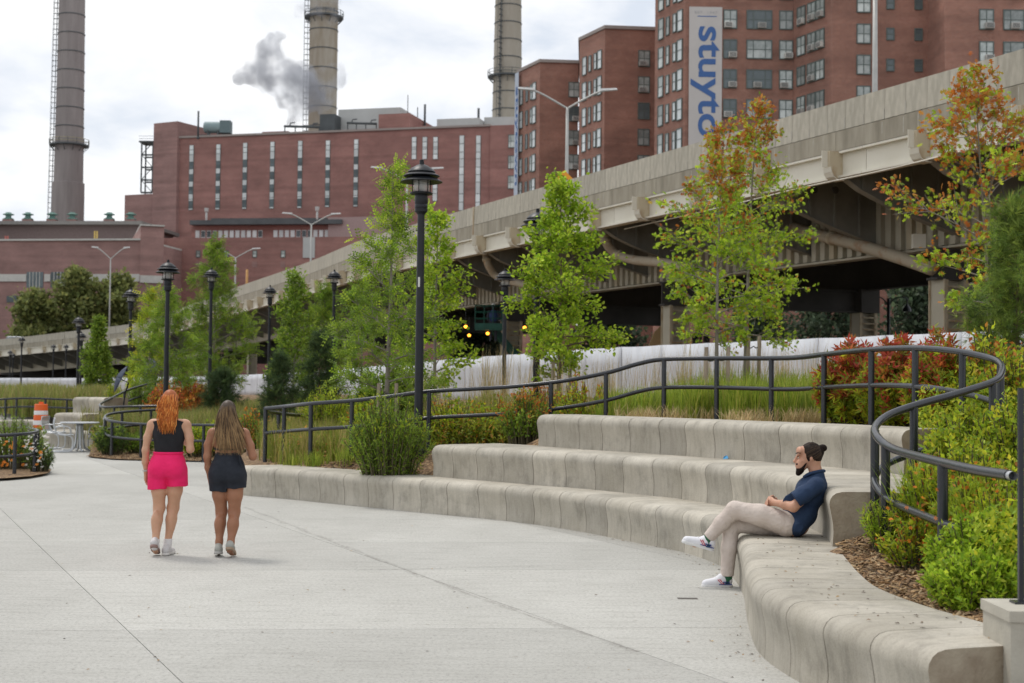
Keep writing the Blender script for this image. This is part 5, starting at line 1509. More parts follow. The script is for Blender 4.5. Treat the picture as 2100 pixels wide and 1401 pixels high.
# pines
def pine(label, px, d, top_py, width, seed, base_z=None, pal=PINE, n=46, size=.17, per=9):
    return tree(label, px, d, top_py, [(.0, width * .8), (.2, width), (.5, width * .75), (.8, width * .4), (1, .08)], n, 'needles', size, per, pal, z_lo=.06, rise=(.05, .8), twigs=11, r0=.05, seed=seed, mat=m_needle, bark=m_bark2, flat=.2, droop=-.1, spread=.1, base_z=base_z, name='pine_tree', cat='pine tree', group='young pines in the park')
pine('lush young pine at the right edge under the orange oak', 2086, 16.5, 430, .62, 31, pal=([(.10, .155, .03), (.14, .20, .035), (.19, .25, .04), (.06, .10, .022)], [3, 3, 2.5, 1]), n=56, size=.15, per=12)
pine('small dark pine left of the long railing', 575, 35.0, 735, .52, 32)
pine('dark pine directly below the slender lamp', 655, 36.5, 690, .58, 33)
pine('low dark pine behind the dark-haired woman', 455, 41.0, 768, .65, 34)

# ---- shrubs
def shrub(label, px, d, top_py, width, leafk, size, n_stem, per, pal, seed=1, hi_pal=None, hi_w=.6, hi_from=.3, depth=None, base_z=None, arch=.35, flat=.4, name='shrub', group='shrubs in the planting beds', min_t=.18, cat='shrub'):
    rg = np.random.default_rng(seed)
    b = at(px, 850, d)
    zb = float(hbed(b[0], b[1])[0]) if base_z is None else base_z
    H = max(.2, at(px, top_py, d)[2] - zb)
    depth = depth or width * .8
    root = thing(name, label, cat, (b[0], b[1], zb), group=group)
    tubes, P, D, S = [], [], [], []
    for i in range(n_stem):
        a = rg.uniform(0, 2 * np.pi); r = math.sqrt(rg.uniform(0, 1))
        foot = np.array([math.cos(a) * width * .32 * r, math.sin(a) * depth * .32 * r, -.03])
        hh = H * (1 - .50 * r ** 2) * rg.uniform(.72, 1.04)
        tipp = np.array([math.cos(a) * width * .5 * r * 1.15, math.sin(a) * depth * .5 * r * 1.15, hh]) + rg.normal(0, .03, 3)
        mid = (foot + tipp) / 2 + np.array([math.cos(a), math.sin(a), 0]) * -arch * .2 * width * r + np.array([0, 0, .12 * hh])
        t = np.linspace(0, 1, 6)[:, None]
        pth = (1 - t) ** 2 * foot + 2 * t * (1 - t) * mid + t ** 2 * tipp
        tubes.append((pth, np.linspace(.007, .002, 6) * (1 + H)))
        u = rg.uniform(min_t, 1.0, per) ** .8
        q = np.stack([np.interp(u, t[:, 0], pth[:, k]) for k in range(3)], 1)
        tg = nrm(np.stack([np.interp(u, t[:, 0], np.gradient(pth[:, k])) for k in range(3)], 1))
        P.append(q); D.append(nrm(tg * .7 + rg.normal(0, .7, (per, 3)))); S.append(np.full(per, i))
    P, D, S = np.concatenate(P), np.concatenate(D), np.concatenate(S)
    n = len(P)
    P = P + rg.normal(0, size * .35, (n, 3))
    cols = pick(*pal, n) * rng.uniform(.75, 1.25, n_stem)[S][:, None]
    if hi_pal is not None:
        f = np.clip((P[:, 2] / H - hi_from) / (1 - hi_from), 0, 1) * hi_w + rng.normal(0, .22, n_stem)[S]
        cols = np.where((rng.uniform(0, 1, n) < f)[:, None], pick(*hi_pal, n), cols)
    link('stems', tubes_mesh(tubes, m_stem, 'stems'), root)
    V, F, C = leaves(P, D, size * rng.uniform(.6, 1.25, n), leafk, cols, flat)
    link('foliage', np_mesh('foliage', V, F, m_leaf, C), root)
    return root
shrub('feathery green shrub in front of the tall lamp, above the lowest seat tier', 798, 20.9, 806, 1.15, 'slim', .075, 130, 80, GREEN_MID, 41, depth=.9, hi_pal=YELGREEN, hi_w=.45, min_t=.02)
shrub('yellow-green shrub right of the tall lamp, behind the middle tier', 935, 22.6, 812, 1.2, 'diamond', .06, 90, 50, YELGREEN, 42, hi_pal=ORANGE, hi_w=.12)
shrub('olive shrub under the rail, left end of the top tier', 1020, 22.9, 818, 1.0, 'diamond', .06, 80, 46, YELGREEN, 43, hi_pal=ORANGE, hi_w=.35)
shrub('bronze and green shrub at the left end of the top seat tier', 1078, 21.4, 795, .75, 'diamond', .06, 70, 50, GREEN_MID, 44, hi_pal=ORANGE, hi_w=.85)
shrub('orange-tipped shrub behind the rising railing', 1190, 22.8, 772, .95, 'diamond', .06, 80, 48, YELGREEN, 45, hi_pal=ORANGE, hi_w=.7)
shrub('low orange shrub behind the rising railing', 1120, 24.2, 782, .9, 'diamond', .06, 60, 46, GREEN_MID, 46, hi_pal=ORANGE, hi_w=.9)
shrub('red sumac-like shrub, left third of the red mass behind the railing', 1752, 17.9, 702, .85, 'whorl', .105, 110, 34, YELGREEN, 51, depth=.9, hi_pal=RED, hi_w=1.25, hi_from=.05)
shrub('red sumac-like shrub, middle of the red mass behind the railing', 1840, 17.0, 692, .80, 'whorl', .105, 110, 34, YELGREEN, 52, depth=.9, hi_pal=RED, hi_w=1.2, hi_from=.1)
shrub('orange-red shrub, right third of the red mass behind the railing', 1925, 16.2, 690, .80, 'whorl', .10, 110, 34, YELGREEN, 53, depth=.9, hi_pal=RED, hi_w=.85, hi_from=.1)
shrub('yellow-orange shrub right of the red mass below the pine', 2030, 15.6, 672, .8, 'diamond', .075, 100, 46, YELGREEN, 54, depth=.9, hi_pal=ORANGE, hi_w=.4)
shrub('yellow-green shrub behind the loop of railing at the right edge', 2092, 14.5, 712, .9, 'diamond', .07, 110, 46, YELGREEN, 55, depth=.9, hi_pal=ORANGE, hi_w=.22)
shrub('leafy bright shrub inside the loop of railing', 1990, 11.9, 842, .75, 'diamond', .055, 150, 56, YELGREEN, 56, depth=.7)
shrub('leafy yellow-green shrub at the right edge inside the loop', 2095, 11.6, 800, .8, 'diamond', .055, 150, 54, YELGREEN, 57, depth=.7)
shrub('sprawling yellow-green shrub below the lower bend of the railing', 1935, 10.9, 925, .7, 'diamond', .05, 130, 54, YELGREEN, 58, depth=.6, hi_pal=ORANGE, hi_w=.08)
shrub('bushy green shrub under the open pipe end of the railing', 2060, 10.0, 930, .85, 'diamond', .05, 170, 56, YELGREEN, 59, depth=.7, hi_pal=ORANGE, hi_w=.06)
shrub('full bright green shrub hiding the end of the lower rail', 2000, 9.2, 1045, .55, 'diamond', .042, 140, 58, GREEN_BRIGHT, 79, depth=.45)
shrub('low leafy green shrub beside the concrete pier', 2010, 8.75, 1125, .62, 'diamond', .042, 170, 60, GREEN_BRIGHT, 60, depth=.5, min_t=.05)
shrub('small weedy shrub at the end of the middle seat tier', 1818, 11.25, 1020, .34, 'slim', .05, 50, 40, GREEN_BRIGHT, 61, depth=.3, hi_pal=YELGREEN, hi_w=.5)
shrub('low green shrub between the two lower railing posts', 1880, 10.4, 1060, .40, 'diamond', .04, 60, 40, YELGREEN, 62, depth=.35, hi_pal=ORANGE, hi_w=.15)
shrub('dense yellow-green shrub at the right edge beside the lower rail', 2075, 9.35, 1000, .7, 'diamond', .045, 150, 56, YELGREEN, 77, depth=.5, hi_pal=ORANGE, hi_w=.05)
shrub('mid-height leafy shrub between the lower railing and the loop', 1985, 10.7, 890, .6, 'diamond', .05, 120, 54, YELGREEN, 78, depth=.5)
shrub('round-leaved glossy shrub around the locust trunk', 800, 27.2, 742, 1.45, 'broad', .085, 90, 40, GREEN_MID, 63)
shrub('yellow-green shrub behind the left end of the long railing', 668, 27.0, 792, .9, 'slim', .09, 80, 44, YELGREEN, 64)
shrub('olive shrub behind the long railing near its left end', 745, 25.5, 812, .8, 'diamond', .07, 70, 40, YELGREEN, 65, hi_pal=ORANGE, hi_w=.2)
shrub('rusty orange shrub left of the long railing', 520, 30.5, 832, .7, 'diamond', .08, 60, 40, GREEN_MID, 66, hi_pal=ORANGE, hi_w=.95)
shrub('bright yellow-green shrub between the two walking women', 420, 33.6, 862, 1.15, 'diamond', .075, 90, 42, YELGREEN, 67)
shrub('bright yellow-green shrub right of the dark-haired woman', 500, 32.6, 868, .8, 'diamond', .075, 70, 40, YELGREEN, 68)
shrub('dark weedy shrub inside the curved railing by the metal table', 232, 34.2, 868, .75, 'slim', .10, 70, 40, GREEN_DARK, 69, hi_pal=GREEN_MID, hi_w=.8)
shrub('low green shrub left of the red-haired woman', 285, 34.6, 884, .7, 'slim', .10, 60, 36, GREEN_MID, 70)
shrub('rusty red hedge shrub behind the red-haired woman, left', 345, 41.0, 782, 1.3, 'diamond', .11, 80, 36, ORANGE, 71, hi_pal=RED, hi_w=.4)
shrub('rusty red hedge shrub behind the red-haired woman, right', 395, 42.5, 778, 1.4, 'diamond', .11, 80, 36, ORANGE, 72, hi_pal=RED, hi_w=.3)
shrub('leafy green shrub in front of the dark umbrellas', 292, 44.0, 762, 1.0, 'slim', .12, 60, 34, GREEN_MID, 73)
shrub('yellow-green shrub beside the far pale block seat', 228, 46.0, 790, 1.0, 'slim', .12, 60, 34, YELGREEN, 74)
fb = (-9.9, 27.6)
shrub('green flowering shrub in the bed at the left edge', 28, 28.2, 848, 1.3, 'slim', .085, 110, 46, GREEN_MID, 75, base_z=.05)
shrub('low flowering plant at the tip of the left bed', 85, 27.4, 905, .55, 'slim', .07, 50, 36, GREEN_DARK, 76, base_z=.05, hi_pal=GREEN_MID, hi_w=.6)
# flowers on the left bed, orange and white
def flowers(name, label, n, px0, px1, py0, py1, d0, d1, col, size):
    P = np.array([at(rng.uniform(px0, px1), rng.uniform(py0, py1), rng.uniform(d0, d1)) for _ in range(n)])
    tv, tf = [], []
    for i in range(6):
        a = i * 1.047; k = len(tv)
        tv += [(0, 0, 0), (math.cos(a - .3) * .6, math.sin(a - .3) * .6, .1), (math.cos(a), math.sin(a), 0), (math.cos(a + .3) * .6, math.sin(a + .3) * .6, .1)]; tf += [(k, k + 1, k + 2), (k, k + 2, k + 3)]
    TL['flower'] = (np.array(tv)[:, [2, 0, 1]], np.array(tf))
    V, F, C = leaves(P, nrm(np.array([0, -.7, .7]) + rng.normal(0, .4, (n, 3))), size, 'flower', pick([col], [1], n), .2)
    return tag(link(name, np_mesh(name, V, F, m_leaf, C)), label, 'flowers', kind='stuff')
flowers('orange_flowers', 'small orange flowers in the bed at the left edge', 26, 0, 95, 905, 962, 26.6, 27.4, (.62, .20, .02), .045)
flowers('white_flowers', 'small white flowers in the bed at the left edge', 55, 50, 100, 890, 960, 26.9, 27.6, (.72, .70, .66), .035)
flowers('orange_flowers', 'tiny orange flowers among the shrubs at the right edge', 60, 1820, 2090, 940, 1120, 9.4, 10.2, (.60, .17, .02), .018)

# ---- grasses
def grass(name, label, n, zone, h, wd, pal, lean=.35, tip_pal=None, hvar=.35, seed=1):
    """zone: list of (px0, px1, d0, d1, weight)"""
    w_ = np.array([z[4] for z in zone], float); w_ /= w_.sum()
    k = rng.choice(len(zone), n, p=w_)
    Z = np.array([z[:4] for z in zone])[k]
    d = rng.uniform(Z[:, 2], Z[:, 3]); px = rng.uniform(Z[:, 0], Z[:, 1])
    # gather blades into tufts
    nt = max(1, n // 22)
    ti = rng.integers(0, nt, n)
    first = np.array([np.argmax(ti == j) if (ti == j).any() else 0 for j in range(nt)]) if nt < 4000 else np.arange(nt)
    dt, pt = d[first][ti], px[first][ti]
    X = (pt - 1050) / FPX * dt + rng.normal(0, .07, n); Y = dt + rng.normal(0, .07, n)
    zz = hbed(X, Y) - .02
    a = rng.uniform(0, 2 * np.pi, n); hh = h * rng.uniform(1 - hvar, 1 + hvar, n); ln = hh * lean * rng.uniform(.2, 1.3, n)
    dirx, diry = np.cos(a), np.sin(a)
    ts = [0, .4, .75, 1.0]
    V = np.zeros((n, 7, 3))
    sd = np.stack([-diry, dirx, np.zeros(n)], 1) * (wd * rng.uniform(.6, 1.3, n))[:, None]
    for i, t in enumerate(ts):
        c = np.stack([X + dirx * ln * t * t, Y + diry * ln * t * t, zz + hh * (t - .12 * lean * t * t)], 1)
        if i < 3:
            ww = (1 - .55 * t)
            V[:, i * 2] = c - sd * ww; V[:, i * 2 + 1] = c + sd * ww
        else: V[:, 6] = c
    tf = np.array([(0, 1, 3), (0, 3, 2), (2, 3, 5), (2, 5, 4), (4, 5, 6)])
    F = (np.arange(n)[:, None, None] * 7 + tf[None]).reshape(-1, 3)
    C = pick(*pal, n) * rng.uniform(.75, 1.2, nt)[ti][:, None]
    C7 = np.repeat(C, 7, 0).reshape(n, 7, 3)
    if tip_pal is not None:
        tpc = pick(*tip_pal, n); C7[:, 4:] = tpc[:, None, :]
    return tag(link(name, np_mesh(name, V.reshape(-1, 3), F, m_grass, C7.reshape(-1, 3))), label, 'grass', kind='stuff')
DRY = ([(.40, .31, .16), (.32, .24, .12), (.26, .22, .10), (.46, .38, .22)], [3, 3, 2, 1])
GR = ([(.19, .25, .03), (.25, .30, .04), (.14, .20, .025), (.33, .32, .07)], [4, 3, 3, 1.5])
KHAKI = ([(.20, .185, .06), (.25, .22, .08), (.16, .165, .05), (.14, .18, .035)], [3, 3, 2, 3])
grass('meadow_grass', 'tall green grass behind the railing on the top tier', 17000, [(1240, 1710, 21.4, 25.0, 3), (1400, 1500, 20.6, 22, .6), (1500, 1600, 19.9, 22, 1), (1590, 1700, 19.2, 21, 1), (1220, 1420, 21.7, 23.5, 1)], .62, .0075, GR, .35)
grass('dry_grass', 'dry straw stalks standing before the white barrier', 2500, [(1180, 1720, 24, 29, 3), (860, 1200, 25, 31, 2), (1000, 1300, 23, 27, 1)], 1.15, .0042, DRY, .22)
grass('sedge', 'pale dry sedge tufts along the back of the top tier', 2400, [(1270, 1700, 20.2, 21.0, 1), (1500, 1720, 18.3, 19.6, 1.2)], .26, .005, DRY, .8)
grass('meadow_grass', 'green and straw grass behind the long railing, left part', 9000, [(560, 900, 23.2, 27, 2), (540, 740, 24.5, 31, 2), (880, 1060, 22.6, 25, 1)], .55, .008, ([(.18, .19, .035), (.24, .21, .06), (.13, .17, .025), (.34, .27, .11)], [3, 3, 3, 1.5]), .4)
grass('meadow_grass', 'khaki meadow grass behind the walking women', 16000, [(330, 560, 35.5, 44, 3), (170, 420, 37, 50, 1.5), (220, 330, 36, 40, 1)], .62, .013, KHAKI, .35)
grass('meadow_grass', 'olive meadow grass at the far left behind the far railing', 14000, [(40, 240, 49, 62, 3), (-40, 120, 49, 70, 2), (140, 420, 46, 66, 1.5)], .85, .018, KHAKI, .3)
grass('young_grass', 'fresh green grass tufts on the mulch before the long railing', 700, [(590, 625, 22.9, 23.5, 1), (700, 740, 22.3, 22.8, 1.2), (640, 665, 22.6, 23.0, .5)], .22, .005, GR, .6)
grass('young_grass', 'bright upright grass among the shrubs at the right edge', 1500, [(1985, 2060, 9.8, 10.4, 2), (1880, 1920, 10.8, 11.3, 1)], .62, .007, ([(.28, .36, .03), (.34, .38, .04), (.2, .29, .025)], [2, 1, 2]), .4)
def ground_cover(name, label, n, zone, size, pal, lift):
    w_ = np.array([z[4] for z in zone], float); w_ /= w_.sum()
    Z = np.array([z[:4] for z in zone])[rng.choice(len(zone), n, p=w_)]
    d = rng.uniform(Z[:, 2], Z[:, 3]); px = rng.uniform(Z[:, 0], Z[:, 1])
    X = (px - 1050) / FPX * d; Y = d
    cl = .5 + .5 * np.sin(X * 2.1 + 1.3 * np.sin(Y * 1.7)) * np.sin(Y * 1.9 + X)
    z = hbed(X, Y) + rng.uniform(0, lift, n) * (.3 + cl)
    V, F, C = leaves(np.stack([X, Y, z], 1), nrm(rng.normal(0, 1, (n, 3)) + np.array([0, 0, .6])), size * rng.uniform(.6, 1.4, n), 'diamond', pick(*pal, n) * (.75 + .5 * cl)[:, None], .6)
    return tag(link(name, np_mesh(name, V, F, m_leaf, C)), label, 'ground cover', kind='stuff')
ground_cover('ground_cover', 'mixed green and bronze ground cover behind the long railing', 26000, [(880, 1260, 22.0, 26, 3), (560, 900, 23.6, 30, 2.5), (1050, 1250, 21.8, 24, 1)], .07, ([(.16, .20, .025), (.22, .24, .03), (.30, .17, .04), (.10, .14, .02)], [3, 3, 1.5, 2]), .42)
ground_cover('ground_cover', 'low plants in the middle beds behind the women', 22000, [(190, 560, 34.5, 42, 2), (540, 800, 28, 40, 2), (300, 700, 40, 55, 1)], .11, ([(.14, .17, .03), (.18, .17, .04), (.25, .13, .04), (.09, .12, .025)], [3, 3, 1.2, 2]), .35)
ground_cover('ground_cover', 'leafy undergrowth among the shrubs at the right edge', 20000, [(1960, 2180, 11.4, 14.5, 2.2), (2000, 2180, 8.6, 11.4, 2.0), (1880, 2140, 14.2, 18, 1.6)], .05, YELGREEN, .55)

# ---- trees far off
def far_tree(label, px, d, top_py, base_z, wpx, pal, seed, n=46, size=.5, trunk=True, group='trees beyond the highway', lo=.12):
    w_ = wpx * d / FPX / 2
    return tree(label, px, d, top_py, [(lo, w_ * .75), (.35, w_), (.65, w_ * .92), (.85, w_ * .65), (1, w_ * .25)], n, 'broad', size, 12, pal, z_lo=lo, rise=(.05, .9), twigs=7.0 / max(1.0, w_ ** .5), r0=.22, seed=seed, base_z=base_z, flat=.5, spread=.8, group=group)
far_tree('spreading olive tree before the plant hall, leftmost of three', 72, 192, 612, 3.0, 110, OLIVE, 81, size=.6)
far_tree('tall olive tree before the plant hall, middle of three', 152, 194, 566, 3.0, 125, OLIVE, 82, n=60, size=.6)
far_tree('olive tree before the plant hall, right one beside the road light', 240, 196, 578, 3.0, 120, OLIVE, 83, n=56, size=.6)
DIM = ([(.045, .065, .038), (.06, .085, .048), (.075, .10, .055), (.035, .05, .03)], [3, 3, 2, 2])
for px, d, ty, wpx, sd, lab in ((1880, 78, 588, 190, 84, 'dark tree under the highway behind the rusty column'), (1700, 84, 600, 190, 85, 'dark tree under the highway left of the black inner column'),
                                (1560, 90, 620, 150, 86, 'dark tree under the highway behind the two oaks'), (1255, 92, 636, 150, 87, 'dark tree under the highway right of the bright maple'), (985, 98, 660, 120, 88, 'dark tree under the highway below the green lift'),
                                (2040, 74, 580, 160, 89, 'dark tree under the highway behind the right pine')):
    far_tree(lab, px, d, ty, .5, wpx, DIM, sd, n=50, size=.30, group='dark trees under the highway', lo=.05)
stakes((1133, 1168), 25.8, 738, 'wooden stake of the bright maple', 1147)
stakes((1447, 1492), 23.4, 712, 'wooden stake of the left oak', 1468)
stakes((1533.5, 1556), 24.6, 690, 'wooden stake of the right oak', 1545)
stakes((776, 812), 24.8, 786, 'wooden stake of the tall locust', 793)
stakes((426, 447), 53.0, 812, 'wooden stake of the locust behind the women', 437)
# ================================================================== lamps, furniture and site objects
m_lamp = M('lamp_black', (.012, .014, .018), rough=.42, var=.3, scale=6, spec=.35)
def lamp_glass():
    m, t, p = node_mat('lamp_glass')
    p.inputs['Base Color'].default_value = (.80, .80, .78, 1); p.inputs['Roughness'].default_value = .12
    tr = t.nodes.new('ShaderNodeBsdfTransparent'); mix = t.nodes.new('ShaderNodeMixShader')
    nz = t.nodes.new('ShaderNodeTexNoise'); nz.inputs['Scale'].default_value = 9; mr = t.nodes.new('ShaderNodeMapRange'); mr.inputs['To Min'].default_value = .35; mr.inputs['To Max'].default_value = .6
    t.links.new(nz.outputs['Fac'], mr.inputs['Value']); t.links.new(mr.outputs['Result'], mix.inputs[0])
    t.links.new(p.outputs['BSDF'], mix.inputs[1]); t.links.new(tr.outputs['BSDF'], mix.inputs[2]); t.links.new(mix.outputs['Shader'], t.nodes['Material Output'].inputs['Surface'])
    return m
m_lglass = lamp_glass()
HL = {}
HL['finial'] = MB().lathe([(.030, -.08), (.036, -.07), (.036, -.03), (.030, -.025), (.036, -.012), (.030, 0)], 14).mesh('finial', m_lamp, 30)
HL['dome'] = MB().lathe([(.20, -.205), (.215, -.19), (.205, -.175), (.15, -.125), (.08, -.085), (.04, -.07)], 28).mesh('dome', m_lamp, 35)
HL['middle_shade'] = MB().lathe([(.15, -.235), (.262, -.265), (.282, -.255), (.278, -.245), (.20, -.205), (.15, -.195)], 28).mesh('middle_shade', m_lamp, 35)
HL['lower_shade'] = MB().lathe([(.15, -.30), (.295, -.352), (.325, -.345), (.322, -.335), (.22, -.278), (.15, -.25)], 28).mesh('lower_shade', m_lamp, 35)
HL['lantern'] = MB().lathe([(.125, -.51), (.125, -.29)], 20).mesh('lantern', m_lglass, True)
HL['gallery'] = MB().lathe([(.10, -.545), (.17, -.535), (.18, -.52), (.17, -.505), (.10, -.50)], 24).mesh('gallery', m_lamp, 35)
rd = MB()
for k in range(6):
    a = k * math.pi / 3 + .3; rd.tube([(.142 * math.cos(a), .142 * math.sin(a), -.52), (.142 * math.cos(a), .142 * math.sin(a), -.28)], .008, 6)
rd.tube([(0, 0, -.52), (0, 0, -.36)], .03, 8)
HL['cage'] = rd.mesh('cage', m_lamp)
HL['neck'] = MB().lathe([(.06, -.845), (.068, -.83), (.085, -.815), (.098, -.80), (.100, -.76), (.094, -.755), (.100, -.74), (.100, -.70), (.094, -.69), (.102, -.67), (.102, -.60), (.096, -.545)], 18).mesh('neck', m_lamp, 35)
def lamp(label, px, top_py, d, base_z=None, group='black park lamp posts'):
    p = at(px, top_py, d)
    zb = float(hbed(p[0], p[1])[0]) if base_z is None else base_z
    h = p[2] - zb
    t = thing('lamp_post', label, 'lamp post', (p[0], p[1], zb), group=group)
    MB().lathe([(.068, 0), (.066, h * .3), (.054, h - .83)], 16).build('pole', m_lamp, t, smooth=35)
    MB().lathe([(.13, -.1), (.13, .06), (.10, .10), (.085, .26), (.09, .30), (.07, .34)], 16).build('base', m_lamp, t, smooth=35)
    hd = link('head', HL['neck'], t, (0, 0, h))
    for k in ('finial', 'dome', 'middle_shade', 'lower_shade', 'lantern', 'gallery', 'cage'): link(k, HL[k], hd)
    return t
l1 = lamp('tallest black lamp post, nearest the camera, beside the feathery locust', 865, 328, 21.8)
MB().box((-.03, -.075, 2.55), (.0, -.066, 2.70)).build('number_plate', M('pale_tag', (.6, .6, .58), rough=.5), l1)
lamp('black lamp post half hidden in the bright maple', 1103, 428, 27.0)
lamp('black lamp post between the two bright maples', 1036, 551, 42.6)
lamp('black lamp post directly above the red-haired woman', 345, 533, 37.5)
lamp('black lamp post behind the tall locust, right of the women', 434, 549, 52.0)
lamp('black lamp post left of the dark green tree', 554, 585, 60.0)
lamp('slender black lamp post between the soft green trees', 686, 553, 55.0)
lamp('black lamp post left of the red-haired woman, second in size there', 269, 590, 52.0)
lamp('black lamp post left of the small conical tree, front of two', 162, 648, 67.0)
lamp('black lamp post left of the small conical tree, rear of two', 167, 680, 80.0)
lamp('small distant lamp post near the left edge, tallest of those there', 45, 690, 112, base_z=1.0)
lamp('tiny distant lamp post at the left edge, lower one', 21, 718, 150, base_z=1.0)
lamp('tiny distant lamp post at the left edge, beside the lower one', 27, 724, 158, base_z=1.0)
lamp('tiny distant lamp post before the highway, left of a pair', 110, 706, 142, base_z=1.0)
lamp('tiny distant lamp post before the highway, right of a pair', 136, 706, 142, base_z=1.0)

# ------------------------------------------------------------------ traffic drum
m_dor = M('drum_orange', (.72, .12, .02), rough=.5, var=.12)
m_dwh = M('drum_white', (.66, .66, .66), rough=.4, var=.06)
p = at(83, 900, 39.3)
t = thing('traffic_drum', 'orange and white striped traffic drum behind the metal table', 'traffic drum', (p[0], p[1], .42), group=None)
MB().lathe([(.21, 0), (.205, .16)], 20).build('body', m_dor, t, smooth=40)
zz = .16
for k, (hh, mt, nm) in enumerate(((.13, m_dwh, 'reflective_band'), (.15, m_dor, 'orange_band'), (.12, m_dwh, 'reflective_band'), (.18, m_dor, 'orange_band'))):
    r0_ = .203 - .008 * k
    MB().lathe([(r0_ - .012, zz), (r0_, zz + .012), (r0_ - .003, zz + hh - .012), (r0_ - .014, zz + hh)], 20).build(nm, mt, t, smooth=40); zz += hh
MB().box((-.06, -.02, zz), (.06, .02, zz + .06)).build('handle', m_dor, t)
MB().lathe([(.30, -.02), (.30, .03), (.22, .05)], 20).build('rubber_base', m_lamp, t)

# ------------------------------------------------------------------ metal table and chairs
m_alu = M('galvanised_furniture', (.52, .54, .56), rough=.32, metal=.55, var=.1, scale=8)
def mesh_alpha():
    """perforated metal sheet: fine holes"""
    m, t, p = node_mat('perforated_metal')
    p.inputs['Base Color'].default_value = (.50, .52, .54, 1); p.inputs['Metallic'].default_value = .5; p.inputs['Roughness'].default_value = .35
    N = t.nodes.new; K = t.links.new
    tc_ = N('ShaderNodeTexCoord'); vo = N('ShaderNodeTexVoronoi'); vo.inputs['Scale'].default_value = 60; vo.inputs['Randomness'].default_value = 0
    K(tc_.outputs['Object'], vo.inputs['Vector'])
    mt = N('ShaderNodeMath'); mt.operation = 'GREATER_THAN'; mt.inputs[1].default_value = .36; K(vo.outputs['Distance'], mt.inputs[0])
    tr = N('ShaderNodeBsdfTransparent'); mix = N('ShaderNodeMixShader'); K(mt.outputs[0], mix.inputs[0]); K(tr.outputs[0], mix.inputs[1]); K(p.outputs[0], mix.inputs[2])
    K(mix.outputs[0], t.nodes['Material Output'].inputs['Surface'])
    return m
m_perf = mesh_alpha()
c = at(163, 905, 36.6)
t = thing('metal_table', 'round grey metal table on the paving at left', 'table', (c[0], c[1], 0))
MB().lathe([(.40, .715), (.49, .72), (.50, .735), (.49, .75), (0.01, .752)], 32).build('table_top', m_alu, t, smooth=35)
for k in range(4):
    a = k * math.pi / 2 + .5
    pts = [(.06 * math.cos(a), .06 * math.sin(a), .72), (.09 * math.cos(a), .09 * math.sin(a), .3), (.13 * math.cos(a), .13 * math.sin(a), .10), (.24 * math.cos(a), .24 * math.sin(a), .035), (.44 * math.cos(a), .44 * math.sin(a), .03)]
    MB().tube(catmull(pts, 5), .028, 8).build('leg', m_alu, t, smooth=True)
def chair(label, px, d, rz):
    c = at(px, 905, d)
    t = thing('metal_chair', label, 'chair', (c[0], c[1], 0), rz=rz, group='grey metal chairs round the table')
    # seat faces +x; cantilever tube frame, perforated seat and back in one sweep
    side = [(-.20, .86), (-.215, .70), (-.17, .55), (-.10, .46), (.05, .435), (.22, .45), (.255, .435)]
    sec = catmull([(a, 0, b) for a, b in side], 5)
    mb = MB(); nw = 5
    for q in sec:
        for k in range(nw): mb.v.append((q[0], -.23 + .46 * k / (nw - 1), q[2]))
    for i in range(len(sec) - 1):
        for k in range(nw - 1): mb.f.append((i * nw + k, i * nw + k + 1, (i + 1) * nw + k + 1, (i + 1) * nw + k))
    sh = mb.build('seat_shell', m_perf, t, smooth=True)
    rim = [(q[0], -.235, q[2]) for q in sec] + [(q[0], .235, q[2]) for q in sec[::-1]]
    MB().tube(rim, .014, 6, closed=True).build('rim', m_alu, sh, smooth=True)
    for sy in (-.21, .21):
        leg = catmull([(-.12, sy, .47), (.12, sy, .43), (.24, sy, .34), (.25, sy, .12), (.17, sy, .03), (-.05, sy, .022), (-.22, sy, .022)], 5)
        MB().tube(leg, .017, 8).build('leg', m_alu, t, smooth=True)
    MB().tube([(-.22, -.21, .022), (-.22, .21, .022)], .017, 8).build('stretcher', m_alu, t, smooth=True)
    for sy in (-.26, .26):
        arm = catmull([(-.18, sy * .92, .62), (-.05, sy, .66), (.14, sy, .64), (.20, sy, .52), (.18, sy * .9, .43)], 5)
        MB().tube(arm, .013, 6).build('armrest', m_alu, t, smooth=True)
    return t
chair('grey metal chair at the left side of the table, nearer one', 128, 36.0, .35)
chair('grey metal chair left of the table, standing behind the nearer one', 108, 37.6, -.1)
chair('grey metal chair at the right side of the table', 208, 36.8, math.pi - .3)

